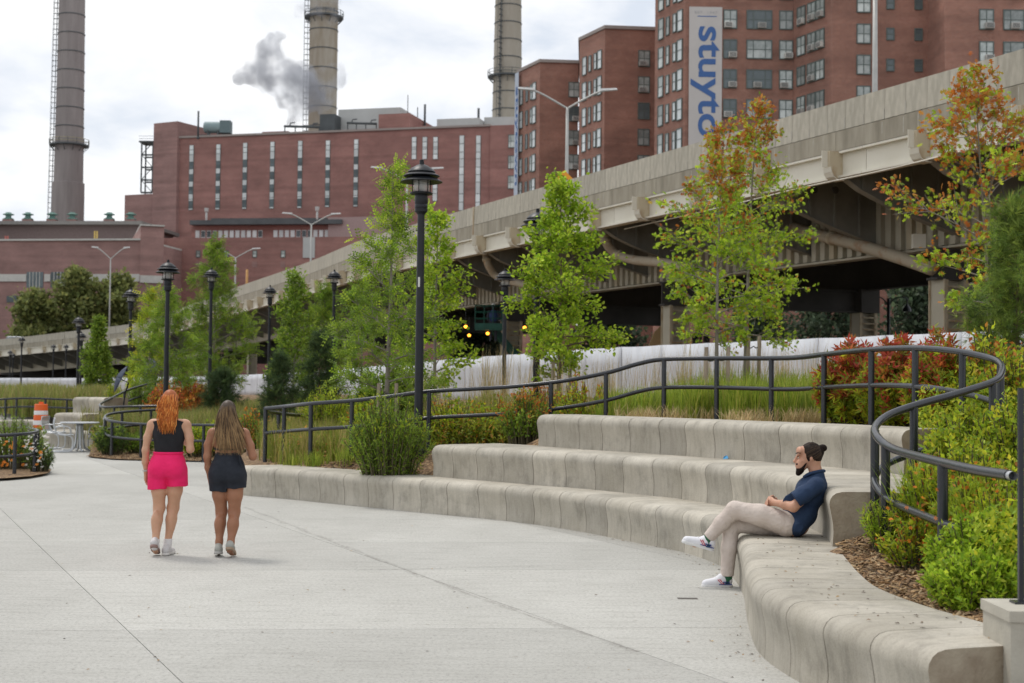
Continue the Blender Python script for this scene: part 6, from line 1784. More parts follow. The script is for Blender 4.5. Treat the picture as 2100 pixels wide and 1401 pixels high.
# ------------------------------------------------------------------ tilted dark umbrellas
m_navy = M('navy_canvas', (.030, .042, .070), rough=.75, c2=(.05, .065, .10), scale=5)
def umbrella(label, px, py, d, r_, tilt, az):
    c = at(px, py, d); zb = float(hbed(c[0], c[1])[0])
    t = thing('umbrella', label, 'umbrella', (c[0], c[1], zb), group='dark umbrellas by the far seats')
    Rm = np.array(Matrix.Rotation(az, 3, 'Z') @ Matrix.Rotation(tilt, 3, 'Y'))
    o = np.array([0, 0, c[2] - zb])
    n = 8; rings = [(0, .34), (.3, .31), (.6, .22), (.85, .10), (1.0, 0.0)]
    for k in range(n):
        mb = MB()
        for f, z in rings:
            for q in range(4):
                a = 2 * math.pi * (k + q / 3) / n
                sag = 1 - .06 * f * math.sin(q / 3 * math.pi)
                mb.v.append(tuple(o + Rm @ np.array([r_ * f * math.cos(a) * sag, r_ * f * math.sin(a) * sag, z * r_])))
        for i in range(len(rings) - 1):
            for q in range(3): mb.f.append((i * 4 + q, i * 4 + q + 1, (i + 1) * 4 + q + 1, (i + 1) * 4 + q))
        pn = mb.build('canopy_panel', m_navy, t, smooth=True)
        so = pn.modifiers.new('s', 'SOLIDIFY'); so.thickness = .006
    a, b = o + Rm @ np.array([0, 0, r_ * .42]), o + Rm @ np.array([0, 0, -r_ * .55])
    MB().tube([a, b], .014, 6).build('shaft', m_lamp, t)
    MB().tube([b, (b[0] * .6, b[1] * .6, max(.1, b[2] - .3)), (0, 0, 0)], .022, 6).build('stand', m_lamp, t)
umbrella('navy umbrella lying tilted to the left, lower one', 248, 778, 40.5, .42, -1.15, .3)
umbrella('large navy umbrella tilted towards the camera under the locust', 309, 764, 45.5, .45, 1.5, -2.4)

# ------------------------------------------------------------------ green boom lift and work lights under the highway
m_grn = M('lift_green', (.010, .085, .060), rough=.5, var=.2)
b = at(1002, 678, 66.0)
t = thing('boom_lift', 'green boom lift basket raised under the highway', 'boom lift', b)
wl = 55 * 66 / FPX
MB().box((-wl / 2, -.4, 0), (wl / 2, .4, .09)).box((-wl / 2, -.42, .09), (wl / 2, -.40, .32)).build('basket_floor', m_grn, t)
for z in (.55, .85, 1.15):
    for y in (-.4, .4): MB().tube([(-wl / 2, y, z), (wl / 2, y, z)], .022, 6).build('guard_rail', m_grn, t)
    for x in (-wl / 2, wl / 2): MB().tube([(x, -.4, z), (x, .4, z)], .022, 6).build('guard_rail', m_grn, t)
for x in np.linspace(-wl / 2, wl / 2, 4):
    for y in (-.4, .4): MB().tube([(x, y, .05), (x, y, 1.15)], .022, 6).build('stanchion', m_grn, t)
MB().bar((.2, .5, .1), (3.6, 2.5, -3.8), .26, .30).build('boom', m_grn, t)
MB().box((2.6, 1.8, -4.6), (4.6, 3.6, -3.4)).build('turret', m_grn, t)
m_amber = M('amber_lamp', (1.0, .45, .05), rough=.4)
_e = m_amber.node_tree.nodes['Principled BSDF']; _e.inputs['Emission Color'].default_value = (1.0, .36, .03, 1); _e.inputs['Emission Strength'].default_value = 4.0
for px, py, d, lab in ((955, 670, 66, 'amber work light left of the green lift basket'), (1000, 684, 66, 'amber work light under the green lift basket'), (1076, 672, 64, 'amber work light right of the green lift'), (962, 688, 70, 'amber work light low at the edge of the bright maple')):
    p = at(px, py, d)
    w_ = thing('work_light', lab, 'work light', p, group='amber work lights under the highway')
    MB().lathe([(.02, -.07), (.07, -.04), (.085, 0), (.07, .04), (.03, .07)], 12).build('bulb', m_amber, w_, smooth=True)
    MB().tube([(0, 0, .06), (0, 0, .9)], .012, 5).build('cord', m_lamp, w_)
# excavator arms poking above the barrier
m_cat = M('machine_tan', (.40, .26, .11), rough=.6, c2=(.30, .20, .10), scale=2)
def digger(label, px, d, top_py):
    b = at(px, 770, d); zb = 0.4
    h = at(px, top_py, d)[2] - zb
    t = thing('excavator', label, 'excavator', (b[0], b[1], zb), group='tan excavators behind the barrier')
    MB().slab([(-.65, -.18, h - 1.7), (.35, -.18, h - 1.75), (.30, -.18, h - .9), (.05, -.18, h), (-.2, -.18, h - .25), (-.55, -.18, h - 1.1)], (0, .36, 0)).build('stick', m_cat, t)
    MB().bar((-.3, 0, h - 1.6), (-2.4, .6, 1.0), .34, .42).build('boom', m_cat, t)
    MB().tube([(.18, -.25, h - .1), (.42, -.25, h - .8), (.72, -.25, h - 1.7)], .07, 8).build('hydraulic_ram', m_lamp, t, smooth=True)
    MB().tube([(.25, -.28, h - .35), (.55, -.28, h - 1.2)], .04, 8).build('chrome_rod', m_alu, t, smooth=True)
    MB().box((-3.4, -.9, .5), (-1.6, 1.1, 1.3)).build('house', m_cat, t)
    for y in (-1.0, 1.0): MB().box((-3.8, y - .25, -.4), (-1.2, y + .25, .45)).build('track', m_lamp, t)
digger('tan excavator arm above the barrier, right of the bright maple trunk', 1166, 60.0, 672)
digger('tan excavator arm above the barrier, left of the two oaks', 1352, 56.0, 668)
# traffic signal and black street lamp beyond
p = at(1437, 735, 62.0)
t = thing('traffic_signal', 'black twin traffic signal on a mast arm behind the barrier', 'traffic signal', (p[0], p[1], .4))
h = at(1437, 662, 62)[2] - .4
MB().tube([(0, 0, 0), (0, 0, h)], .06, 8).build('mast', m_lamp, t, smooth=True)
MB().tube([(0, 0, h - .2), (1.3, .2, h - .28), (2.6, .4, h - .3)], .035, 6).build('arm', m_lamp, t, smooth=True)
for sx in (-.24, .24):
    hs = MB().box((sx - .13, -.16, h - 1.25), (sx + .13, .08, h - .5)).build('signal_head', m_lamp, t)
    for k in range(3): MB().tube([(sx, -.16, h - .64 - .24 * k), (sx, -.26, h - .66 - .24 * k)], .095, 10, cap=False).build('visor', m_lamp, hs)
p = at(1822, 690, 60.0)
t = thing('street_lamp', 'black ornate street lamp with two arms under the highway', 'street lamp', (p[0], p[1], .4))
h = at(1822, 612, 60)[2] - .4
MB().tube([(0, 0, 0), (0, 0, h)], .07, 8).build('mast', m_lamp, t, smooth=True)
for sx in (-1, 1):
    a = MB().tube(catmull([(0, 0, h - .3), (sx * .3, 0, h + .02), (sx * .75, 0, h + .02), (sx * .78, 0, h - .25)], 4), .03, 6).build('arm', m_lamp, t, smooth=True)
    MB().lathe([(.20, -.55), (.17, -.42), (.08, -.3), (.03, -.22)], 12, (sx * .78, 0, h)).build('lantern', m_lamp, a, smooth=40)
# car on the highway at far left
b = road_at(28, 5.0)
t = thing('parked_car', 'white car on the highway at far left, only its roof above the parapet', 'car', (b[0], b[1], b[2]), rz=math.atan2(*(HP[-60] - HP[-80])[1::-1]))
m_car = M('car_white', (.62, .64, .67), rough=.25, var=.05)
MB().add([(-2.2, -.9, .3), (2.2, -.9, .3), (2.2, .9, .3), (-2.2, .9, .3), (-2.2, -.9, 1.0), (2.2, -.9, .9), (2.2, .9, .9), (-2.2, .9, 1.0)], [(3, 2, 1, 0), (4, 5, 6, 7), (0, 1, 5, 4), (1, 2, 6, 5), (2, 3, 7, 6), (3, 0, 4, 7)]).build('body', m_car, t)
MB().add([(-2.0, -.85, 1.0), (1.1, -.85, .95), (1.1, .85, .95), (-2.0, .85, 1.0), (-1.6, -.7, 1.62), (.3, -.7, 1.66), (.3, .7, 1.66), (-1.6, .7, 1.62)], [(4, 5, 6, 7), (0, 1, 5, 4), (1, 2, 6, 5), (2, 3, 7, 6), (3, 0, 4, 7)]).build('cabin', m_glassd, t)
MB().add([(-1.65, -.72, 1.63), (.35, -.72, 1.67), (.35, .72, 1.67), (-1.65, .72, 1.63), (-1.5, -.6, 1.70), (.2, -.6, 1.74), (.2, .6, 1.74), (-1.5, .6, 1.70)], [(3, 2, 1, 0), (4, 5, 6, 7), (0, 1, 5, 4), (1, 2, 6, 5), (2, 3, 7, 6), (3, 0, 4, 7)]).build('roof', m_car, t)
for sx in (-1.35, 1.35):
    for sy in (-.85, .85): MB().tube([(sx, sy - .1, .33), (sx, sy + .1, .33)], .33, 16).build('wheel', m_lamp, t)
# slot drain, litter and fallen leaves
p = atz(1410, 1228, 0.0)
t = thing('slot_drain', 'short dark slot drain in the paving near the man', 'drain', (p[0], p[1], .003))
MB().box((-.075, -.02, -.01), (.075, .02, .001)).build('grate', m_dark_steel, t)
MB().box((-.085, -.03, -.012), (.085, -.02, .002)).box((-.085, .02, -.012), (.085, .03, .002)).build('rim', m_joint, t)
p = atz(1487, 941, .92)
t = thing('litter', 'tiny blue scrap lying on the middle seat tier', 'litter', (p[0], p[1] - .05, .918))
MB().add([(-.035, 0, 0), (.03, -.02, .01), (.02, .02, .045), (-.02, .01, .03), (0, .04, .005)], [(0, 1, 2), (0, 2, 3), (0, 4, 1), (1, 4, 2), (2, 4, 3), (3, 4, 0)]).build('scrap', M('blue_wrapper', (.02, .30, .62), rough=.4), t)
def fallen(name, label, pts, size):
    n = len(pts); P = np.array(pts)
    a = rng.uniform(0, 6.28, n)
    D = np.stack([np.cos(a), np.sin(a), rng.normal(0, .15, n)], 1)
    V, F, C = leaves(P, D, size * rng.uniform(.6, 1.5, n), 'diamond', pick([(.10, .06, .03), (.20, .12, .05), (.05, .035, .025), (.28, .20, .10)], [3, 2, 3, 1], n), 2.5)
    tag(link(name, np_mesh(name, V, F, m_chip, C)), label, 'leaves', kind='stuff')
seat = offset_path(tier1, 0)
pts = []
Tn = np.gradient(tier1, axis=0); Tn /= np.linalg.norm(Tn, axis=1, keepdims=True)
for _ in range(110):
    i = int(rng.integers(int(len(tier1) * .64), len(tier1) - 3)); o_ = rng.uniform(.15, .76)
    q = tier1[i] + np.array([-Tn[i, 1], Tn[i, 0]]) * o_
    if q[1] > 12.9: continue
    pts.append((q[0], q[1], .467))
for _ in range(70):
    px, py = rng.uniform(100, 1600), 1040 + 340 * rng.uniform(0, 1) ** .8
    q = atz(px, py, 0)
    pts.append((q[0], q[1], .006))
for _ in range(90):
    i = int(rng.integers(int(len(tier1) * .45), len(tier1) - 8)); q = tier1[i] - np.array([-Tn[i, 1], Tn[i, 0]]) * abs(rng.normal(0, .12))
    pts.append((q[0], q[1], .006))
fallen('fallen_leaves', 'small dry leaves scattered on the paving and lowest tier', pts, .026)
# ================================================================== people: smooth blended solids meshed with surface nets
class SDF:
    def __init__(s, lo, hi, vox):
        s.vox = vox; s.lo = np.array(lo, float); s.n = np.ceil((np.array(hi) - s.lo) / vox).astype(int) + 1
        s.g = np.full(s.n, 1.0, np.float32)
        s.ax = [s.lo[k] + np.arange(s.n[k]) * vox for k in range(3)]
    def _sub(s, lo, hi):
        sl = []
        for k in range(3):
            a = max(0, int((lo[k] - s.lo[k]) / s.vox) - 1); b = min(s.n[k], int((hi[k] - s.lo[k]) / s.vox) + 3)
            if b <= a: return None
            sl.append(slice(a, b))
        X, Y, Z = np.meshgrid(s.ax[0][sl[0]], s.ax[1][sl[1]], s.ax[2][sl[2]], indexing='ij')
        return tuple(sl), X, Y, Z
    def _min(s, sl, d, k):
        a = s.g[sl]
        if k <= 0: s.g[sl] = np.minimum(a, d); return
        h = np.clip(.5 + .5 * (a - d) / k, 0, 1)
        s.g[sl] = a * (1 - h) + d * h - k * h * (1 - h)
    def cone(s, a, b, ra, rb, k=.02, sq=(1, 1, 1)):
        """tapered capsule from a to b; sq squashes the section along an axis"""
        a, b = np.array(a, float), np.array(b, float); r = max(ra, rb) * max(1, max(1 / q for q in sq)) + k + .03
        S = s._sub(np.minimum(a, b) - r, np.maximum(a, b) + r)
        if S is None: return s
        sl, X, Y, Z = S
        d = b - a; L2 = max(d @ d, 1e-9)
        t = np.clip(((X - a[0]) * d[0] + (Y - a[1]) * d[1] + (Z - a[2]) * d[2]) / L2, 0, 1)
        q = np.sqrt(((X - a[0] - t * d[0]) * sq[0]) ** 2 + ((Y - a[1] - t * d[1]) * sq[1]) ** 2 + ((Z - a[2] - t * d[2]) * sq[2]) ** 2) - (ra + t * (rb - ra))
        s._min(sl, q.astype(np.float32), k); return s
    def chain(s, pts, rs, k=.02, sq=(1, 1, 1)):
        for i in range(len(pts) - 1): s.cone(pts[i], pts[i + 1], rs[i], rs[i + 1], k, sq)
        return s
    def ell(s, c, r, k=.02, rot=None):
        c, r = np.array(c, float), np.array(r, float); m = r.max() + k + .03
        S = s._sub(c - m, c + m)
        if S is None: return s
        sl, X, Y, Z = S
        P = np.stack([X - c[0], Y - c[1], Z - c[2]], -1)
        if rot is not None: P = P @ np.array(rot)
        k0 = np.linalg.norm(P / r, axis=-1); k1 = np.linalg.norm(P / (r * r), axis=-1)
        s._min(sl, (k0 * (k0 - 1) / np.maximum(k1, 1e-6)).astype(np.float32), k); return s
    def cut(s, fn):
        """keep only where fn(X, Y, Z) <= 0"""
        X, Y, Z = np.meshgrid(*s.ax, indexing='ij')
        s.g = np.maximum(s.g, fn(X, Y, Z).astype(np.float32)); return s
    def mesh(s, name, mat, smooth_it=1):
        g = s.g; n = g.shape
        ins = g < 0
        c = [ins[i:n[0] - 1 + i, j:n[1] - 1 + j, k:n[2] - 1 + k] for i in (0, 1) for j in (0, 1) for k in (0, 1)]
        cnt = sum(x.astype(np.int8) for x in c)
        act = (cnt > 0) & (cnt < 8)
        ids = np.full(act.shape, -1, np.int64); I = np.argwhere(act); ids[act] = np.arange(len(I))
        acc = np.zeros((len(I), 3)); num = np.zeros(len(I))
        cor = np.array([(i, j, k) for i in (0, 1) for j in (0, 1) for k in (0, 1)])
        val = np.stack([g[I[:, 0] + q[0], I[:, 1] + q[1], I[:, 2] + q[2]] for q in cor], 1)
        for a in range(8):
            for b in range(a + 1, 8):
                if np.abs(cor[a] - cor[b]).sum() != 1: continue
                va, vb = val[:, a], val[:, b]; m = (va < 0) != (vb < 0)
                t = np.where(m, va / np.where(m, va - vb, 1), 0)
                p = cor[a] + t[:, None] * (cor[b] - cor[a])
                acc[m] += p[m]; num[m] += 1
        V = (I + acc / num[:, None]) * s.vox + s.lo
        Fs = []
        for ax in range(3):
            u, v = (ax + 1) % 3, (ax + 2) % 3
            sl0 = [slice(None)] * 3; sl1 = [slice(None)] * 3; sl0[ax] = slice(0, -1); sl1[ax] = slice(1, None)
            A, B = ins[tuple(sl0)], ins[tuple(sl1)]
            E = np.argwhere(A != B)
            ok = (E[:, u] > 0) & (E[:, v] > 0) & (E[:, u] < n[u] - 1) & (E[:, v] < n[v] - 1)
            E = E[ok]; fl = A[tuple(E.T)]
            def cell(du, dv):
                q = E.copy(); q[:, u] -= du; q[:, v] -= dv; return ids[tuple(q.T)]
            Q = np.stack([cell(1, 1), cell(0, 1), cell(0, 0), cell(1, 0)], 1)
            Q[~fl] = Q[~fl][:, ::-1]
            Fs.append(Q)
        F = np.concatenate(Fs); F = F[(F >= 0).all(1)]
        return np_mesh(name, V, F, mat, smooth=True)

def skin_mat(name, c, c2):
    m = M(name, c, rough=.5, c2=c2, scale=9, spec=.35)
    p = m.node_tree.nodes['Principled BSDF']; p.inputs['Subsurface Weight'].default_value = .12; p.inputs['Subsurface Radius'].default_value = (.02, .008, .004); p.inputs['Subsurface Scale'].default_value = .5
    return m
def cloth_mat(name, c, c2, rough=.85, scale=14, bump=.25):
    return M(name, c, rough=rough, c2=c2, scale=scale, bump=bump, bscale=22)
m_hair, _t, _p = node_mat('hair_strand')
_a = _t.nodes.new('ShaderNodeAttribute'); _a.attribute_name = 'col'; _t.links.new(_a.outputs['Color'], _p.inputs['Base Color']); _p.inputs['Roughness'].default_value = .5; _p.inputs['Specular IOR Level'].default_value = .2
def locks(paths, rads, cols0, cols1, seg=5):
    """hair locks: every path (k, 3) becomes a tapered strand, colours run from root to tip"""
    P = np.asarray(paths); n, k = P.shape[:2]
    T = nrm(np.gradient(P, axis=1)); ref = nrm(rng.normal(0, 1, (n, 1, 3)))
    U = nrm(np.cross(T, np.broadcast_to(ref, T.shape))); W = np.cross(T, U)
    a = np.linspace(0, 2 * np.pi, seg, endpoint=False)
    tt = np.linspace(0, 1, k)
    prof = np.minimum(1, .55 + 2 * tt) * (1 - tt ** 3 * .92)
    r = np.asarray(rads)[:, None] * prof[None]
    V = P[:, :, None, :] + r[:, :, None, None] * (np.cos(a)[None, None, :, None] * U[:, :, None, :] + np.sin(a)[None, None, :, None] * W[:, :, None, :])
    i, q = np.meshgrid(np.arange(k - 1), np.arange(seg), indexing='ij'); l = (q + 1) % seg
    f = np.stack([i * seg + q, i * seg + l, (i + 1) * seg + l, (i + 1) * seg + q], -1).reshape(-1, 4)
    F = (np.arange(n)[:, None, None] * (k * seg) + f[None]).reshape(-1, 4)
    C = cols0[:, None, :] * (1 - tt)[None, :, None] + cols1[:, None, :] * tt[None, :, None]
    C = np.repeat(C.reshape(n, k, 1, 3), seg, 2)
    return V.reshape(-1, 3), F, C.reshape(-1, 3)
def hand(S, wrist, knuck, spread_ax, palm_n, r=.0085, curl=.25, scale=1.0, k=.008):
    """palm and five separate fingers; spread_ax: across the palm towards the thumb, palm_n: palm side"""
    w_, kn = np.array(wrist, float), np.array(knuck, float)
    d = (kn - w_) / np.linalg.norm(kn - w_); sx, pn = np.array(spread_ax, float), np.array(palm_n, float)
    for q in (-.024, -.008, .008, .024): S.cone(w_ + sx * q * .5 * scale, kn + sx * q * scale, .016 * scale, .0125 * scale, .012)
    for i, (off, ln) in enumerate(((.027, .070), (.009, .078), (-.009, .074), (-.026, .058))):
        p0 = kn + sx * off * scale; L1 = ln * scale
        p1 = p0 + d * L1 * .45 + pn * L1 * .45 * curl; p2 = p1 + d * L1 * .32 + pn * L1 * .45 * (curl * 1.6); p3 = p2 + d * L1 * .2 + pn * L1 * .35 * (curl * 2)
        S.chain([p0, p1, p2, p3], [r * 1.05 * scale, r * scale, r * .92 * scale, r * .8 * scale], .004)
    t0 = w_ + (kn - w_) * .3 + sx * .024 * scale
    S.chain([t0, t0 + (d * .6 + sx * .6 + pn * .35) * .035 * scale, t0 + (d * .95 + sx * .62 + pn * .6) * .06 * scale], [.013 * scale, .0105 * scale, .0085 * scale], .006)

# ------------------------------------------------------------------ the two walking women (seen from behind; local +y is the way they walk)
def shoe(root, heel, toe, w_, mat, sole_mat, nm='shoe'):
    h, t = np.array(heel, float), np.array(toe, float); d = t - h
    lo, hi = np.minimum(h, t) - .1, np.maximum(h, t) + .14
    S = SDF(lo, hi, .006)
    u = np.array([0, 0, 1.0]); f = d / np.linalg.norm(d); up = u - f * (u @ f); up /= np.linalg.norm(up)
    L_ = np.linalg.norm(d)
    S.cone(h + up * .045, h + f * L_ * .35 + up * .045, .038, .036, .02).cone(h + f * L_ * .3 + up * .035, t + up * .026 - f * .03, .040, .030, .02).cone(h + up * .05, h + up * .085 + f * .02, .036, .034, .02)
    o = link(nm, S.mesh(nm, mat), root)
    S = SDF(lo, hi, .006)
    S.cone(h + up * .012, h + f * L_ * .55 + up * .012, .040, .043, .01).cone(h + f * L_ * .5 + up * .012, t - f * .03 + up * .012, .043, .036, .01)
    S.cut(lambda X, Y, Z: np.abs((X - h[0]) * up[0] + (Y - h[1]) * up[1] + (Z - h[2]) * up[2] - .012) - .014)
    link('sole', S.mesh('sole', sole_mat), o)
    return o
def woman1():
    b = atz(340, 1139, 0)
    root = thing('person', 'red-haired person in black sleeveless top and hot pink shorts walking away', 'person', (b[0], b[1], 0))
    skin = skin_mat('fair_skin', (.52, .29, .185), (.58, .335, .22))
    S = SDF((-.34, -.30, -.02), (.34, .36, 1.72), .0065)
    # head, neck, torso
    S.ell((.015, .01, 1.575), (.072, .092, .105), .02).ell((.015, .05, 1.535), (.052, .05, .07), .03).cone((.012, -.005, 1.36), (.015, .0, 1.50), .055, .05, .03)
    S.ell((.01, .0, 1.24), (.155, .098, .16), .03).ell((.008, .01, 1.09), (.130, .090, .12), .05).ell((.005, .0, .93), (.170, .118, .12), .05)
    S.ell((-.075, -.055, .885), (.092, .085, .095), .04).ell((.085, -.055, .885), (.092, .085, .095), .04)
    S.cone((-.15, 0, 1.335), (.17, 0, 1.335), .058, .058, .04)
    # legs: left trailing with raised heel, right under the body
    Ll = [(-.082, 0, .86), (-.088, .02, .66), (-.088, .045, .48), (-.092, -.01, .36), (-.085, -.09, .15), (-.083, -.125, .10)]
    S.chain(Ll, [.094, .072, .056, .051, .033, .031], .03)
    Rl = [(.088, 0, .86), (.070, .05, .66), (.048, .085, .48), (.035, .065, .36), (.012, .03, .14), (.008, .025, .07)]
    S.chain(Rl, [.094, .073, .056, .051, .033, .032], .03)
    S.ell((-.095, -.04, .345), (.044, .050, .11), .03).ell((.036, .045, .345), (.044, .050, .11), .03)
    S.chain([(-.083, -.125, .10), (-.092, -.04, .045)], [.034, .03], .02).chain([(.008, .025, .07), (.018, .14, .035)], [.034, .028], .02)
    # arms
    S.chain([(-.168, 0, 1.325), (-.205, -.01, 1.20), (-.222, -.02, 1.07), (-.228, .01, .95), (-.226, .04, .845)], [.046, .040, .034, .033, .024], .025)
    hand(S, (-.226, .042, .84), (-.224, .06, .765), (.45, .89, 0), (.85, -.2, -.1), curl=.28)
    S.chain([(.19, 0, 1.325), (.225, -.02, 1.20), (.238, -.035, 1.085), (.215, .09, 1.08), (.165, .20, 1.12)], [.046, .041, .036, .034, .024], .025)
    hand(S, (.165, .20, 1.12), (.13, .25, 1.14), (0, .2, .98), (-.85, -.5, 0), curl=.5)
    link('body', S.mesh('body', skin), root)
    # black sleeveless top
    T_ = SDF((-.26, -.2, .95), (.28, .2, 1.48), .0065)
    T_.ell((.01, .0, 1.24), (.168, .112, .17), .03).ell((.008, .01, 1.09), (.146, .104, .13), .05).ell((.005, .0, .96), (.165, .118, .10), .05).cone((-.115, 0, 1.352), (.140, 0, 1.352), .060, .060, .04).cone((.012, -.01, 1.36), (.012, -.005, 1.42), .066, .064, .02)
    T_.cut(lambda X, Y, Z: np.maximum(Z - 1.405 + .25 * np.abs(X - .012) * (np.abs(X - .012) > .06), 1.015 + .012 * np.sin(X * 30) - Z))
    T_.cut(lambda X, Y, Z: np.maximum(X - .185, -.162 - X))
    link('top', T_.mesh('top', cloth_mat('black_knit', (.010, .010, .013), (.018, .018, .022))), root)
    # pink shorts
    Q = SDF((-.30, -.25, .60), (.32, .25, 1.10), .0065)
    Q.ell((.005, .0, .95), (.172, .128, .11), .04).ell((-.075, -.058, .885), (.108, .100, .11), .05).ell((.087, -.058, .885), (.108, .100, .11), .05).cone((.005, 0, .98), (.006, .005, 1.06), .150, .136, .05, sq=(1, 1.25, 1))
    Q.chain([(-.090, -.005, .87), (-.104, .012, .66)], [.106, .097], .024).chain([(.100, .0, .87), (.106, .035, .66)], [.106, .101], .024)
    Q.cut(lambda X, Y, Z: np.maximum(Z - 1.055, np.where(X < -.0, .672 + .10 * (-.14 - X) * -.5, .705 + .10 * (.15 - X) * -.25) + .003 * np.sin(X * 30 + Y * 40) - Z))
    X_ = cloth_mat('hot_pink_cotton', (.78, .012, .115), (.86, .020, .15), scale=7, bump=.6)
    o = link('shorts', Q.mesh('shorts', X_), root)
    MB().tube([(.006 + .142 * math.cos(a), .004 + .116 * math.sin(a), 1.045) for a in np.linspace(0, 2 * math.pi, 30, endpoint=False)], .014, 6, closed=True).build('waistband', X_, o, smooth=True)
    # socks and shoes
    sock = cloth_mat('white_sock', (.62, .60, .60), (.70, .68, .68)); wsh = M('white_shoe', (.55, .53, .53), rough=.6, var=.1, scale=12); sole = M('worn_sole', (.30, .20, .18), rough=.8, var=.2)
    for pts in ([(-.085, -.10, .165), (-.084, -.128, .105)], [(.014, .034, .16), (.008, .022, .085)]):
        K_ = SDF(np.min(pts, 0) - .1, np.max(pts, 0) + .1, .006); K_.chain(pts, [.042, .043], .01)
        K_.cut(lambda X, Y, Z: Z - (pts[0][2] + .01)); link('sock', K_.mesh('sock', sock), root)
    shoe(root, (-.083, -.165, .095), (-.096, .03, .008), .04, wsh, sole)
    shoe(root, (.006, -.03, .006), (.024, .215, .006), .04, wsh, M('white_sole', (.6, .58, .56), rough=.6))
    # bracelet
    MB().tube([(-.227 + .030 * math.cos(a), .037 + .030 * math.sin(a), .862 + .004 * math.cos(a * 2)) for a in np.linspace(0, 2 * math.pi, 18, endpoint=False)], .010, 6, closed=True).build('bracelet', M('silver', (.45, .43, .40), rough=.3, metal=.6), root, smooth=True)
    # long wavy red hair
    rg = np.random.default_rng(5)
    n = 760; k = 14
    th = rg.uniform(-2.5, 2.5, n); ph = rg.uniform(.0, 1.25, n)              # roots over the crown, back and sides
    c = np.array([.015, .01, 1.58])
    root_p = c + np.stack([np.sin(ph) * np.sin(th) * .083, -np.sin(ph) * np.cos(th) * .100, np.cos(ph) * .112], 1)
    ex = c[0] + np.clip(np.sin(th) * .05, -.06, .06) + rg.normal(0, .020, n); L_ = rg.uniform(.16, .345, n)
    tt = np.linspace(0, 1, k)
    paths = np.zeros((n, k, 3))
    for j, t in enumerate(tt):
        out_ = np.sin(min(1, t * 2.2) * math.pi / 2)
        x = root_p[:, 0] + (ex - root_p[:, 0]) * t + .020 * (root_p[:, 0] - c[0]) / .08 * np.sin(np.pi * t)
        y = root_p[:, 1] + (-.125 - root_p[:, 1]) * (out_ * .92) * np.where(np.cos(th) > -.2, 1, .5)
        z = root_p[:, 2] + (1.58 - L_ - root_p[:, 2]) * t ** 1.1
        wv = .012 * t
        paths[:, j] = np.stack([x + wv * np.sin(t * 16 + th * 5), y + wv * np.cos(t * 16 + th * 9), z], 1)
    pal = np.array([(.42, .115, .022), (.52, .17, .035), (.30, .075, .016), (.60, .24, .06)])
    c0 = pal[rg.integers(0, 4, n)] * rg.uniform(.75, 1.1, (n, 1)); c1 = np.minimum(c0 * 1.2, .8)
    V, F, C = locks(paths, rg.uniform(.003, .007, n), c0, c1)
    h_ = link('hair', np_mesh('hair', V, F, m_hair, C, smooth=True), root)
    G = SDF((-.14, -.18, 1.30), (.16, .14, 1.74), .007)
    G.ell((.015, -.004, 1.59), (.079, .094, .105), .02).cone((.015, -.07, 1.56), (.012, -.10, 1.38), .065, .045, .03, sq=(1, 1.5, 1))
    G.cut(lambda X, Y, Z: (Y - .075) * .8 + (1.60 - Z) * .5)
    link('hair_base', G.mesh('hair_base', M('auburn', (.34, .09, .02), rough=.5, var=.3, scale=30, stretch=(3, 3, .5))), h_)
    return root
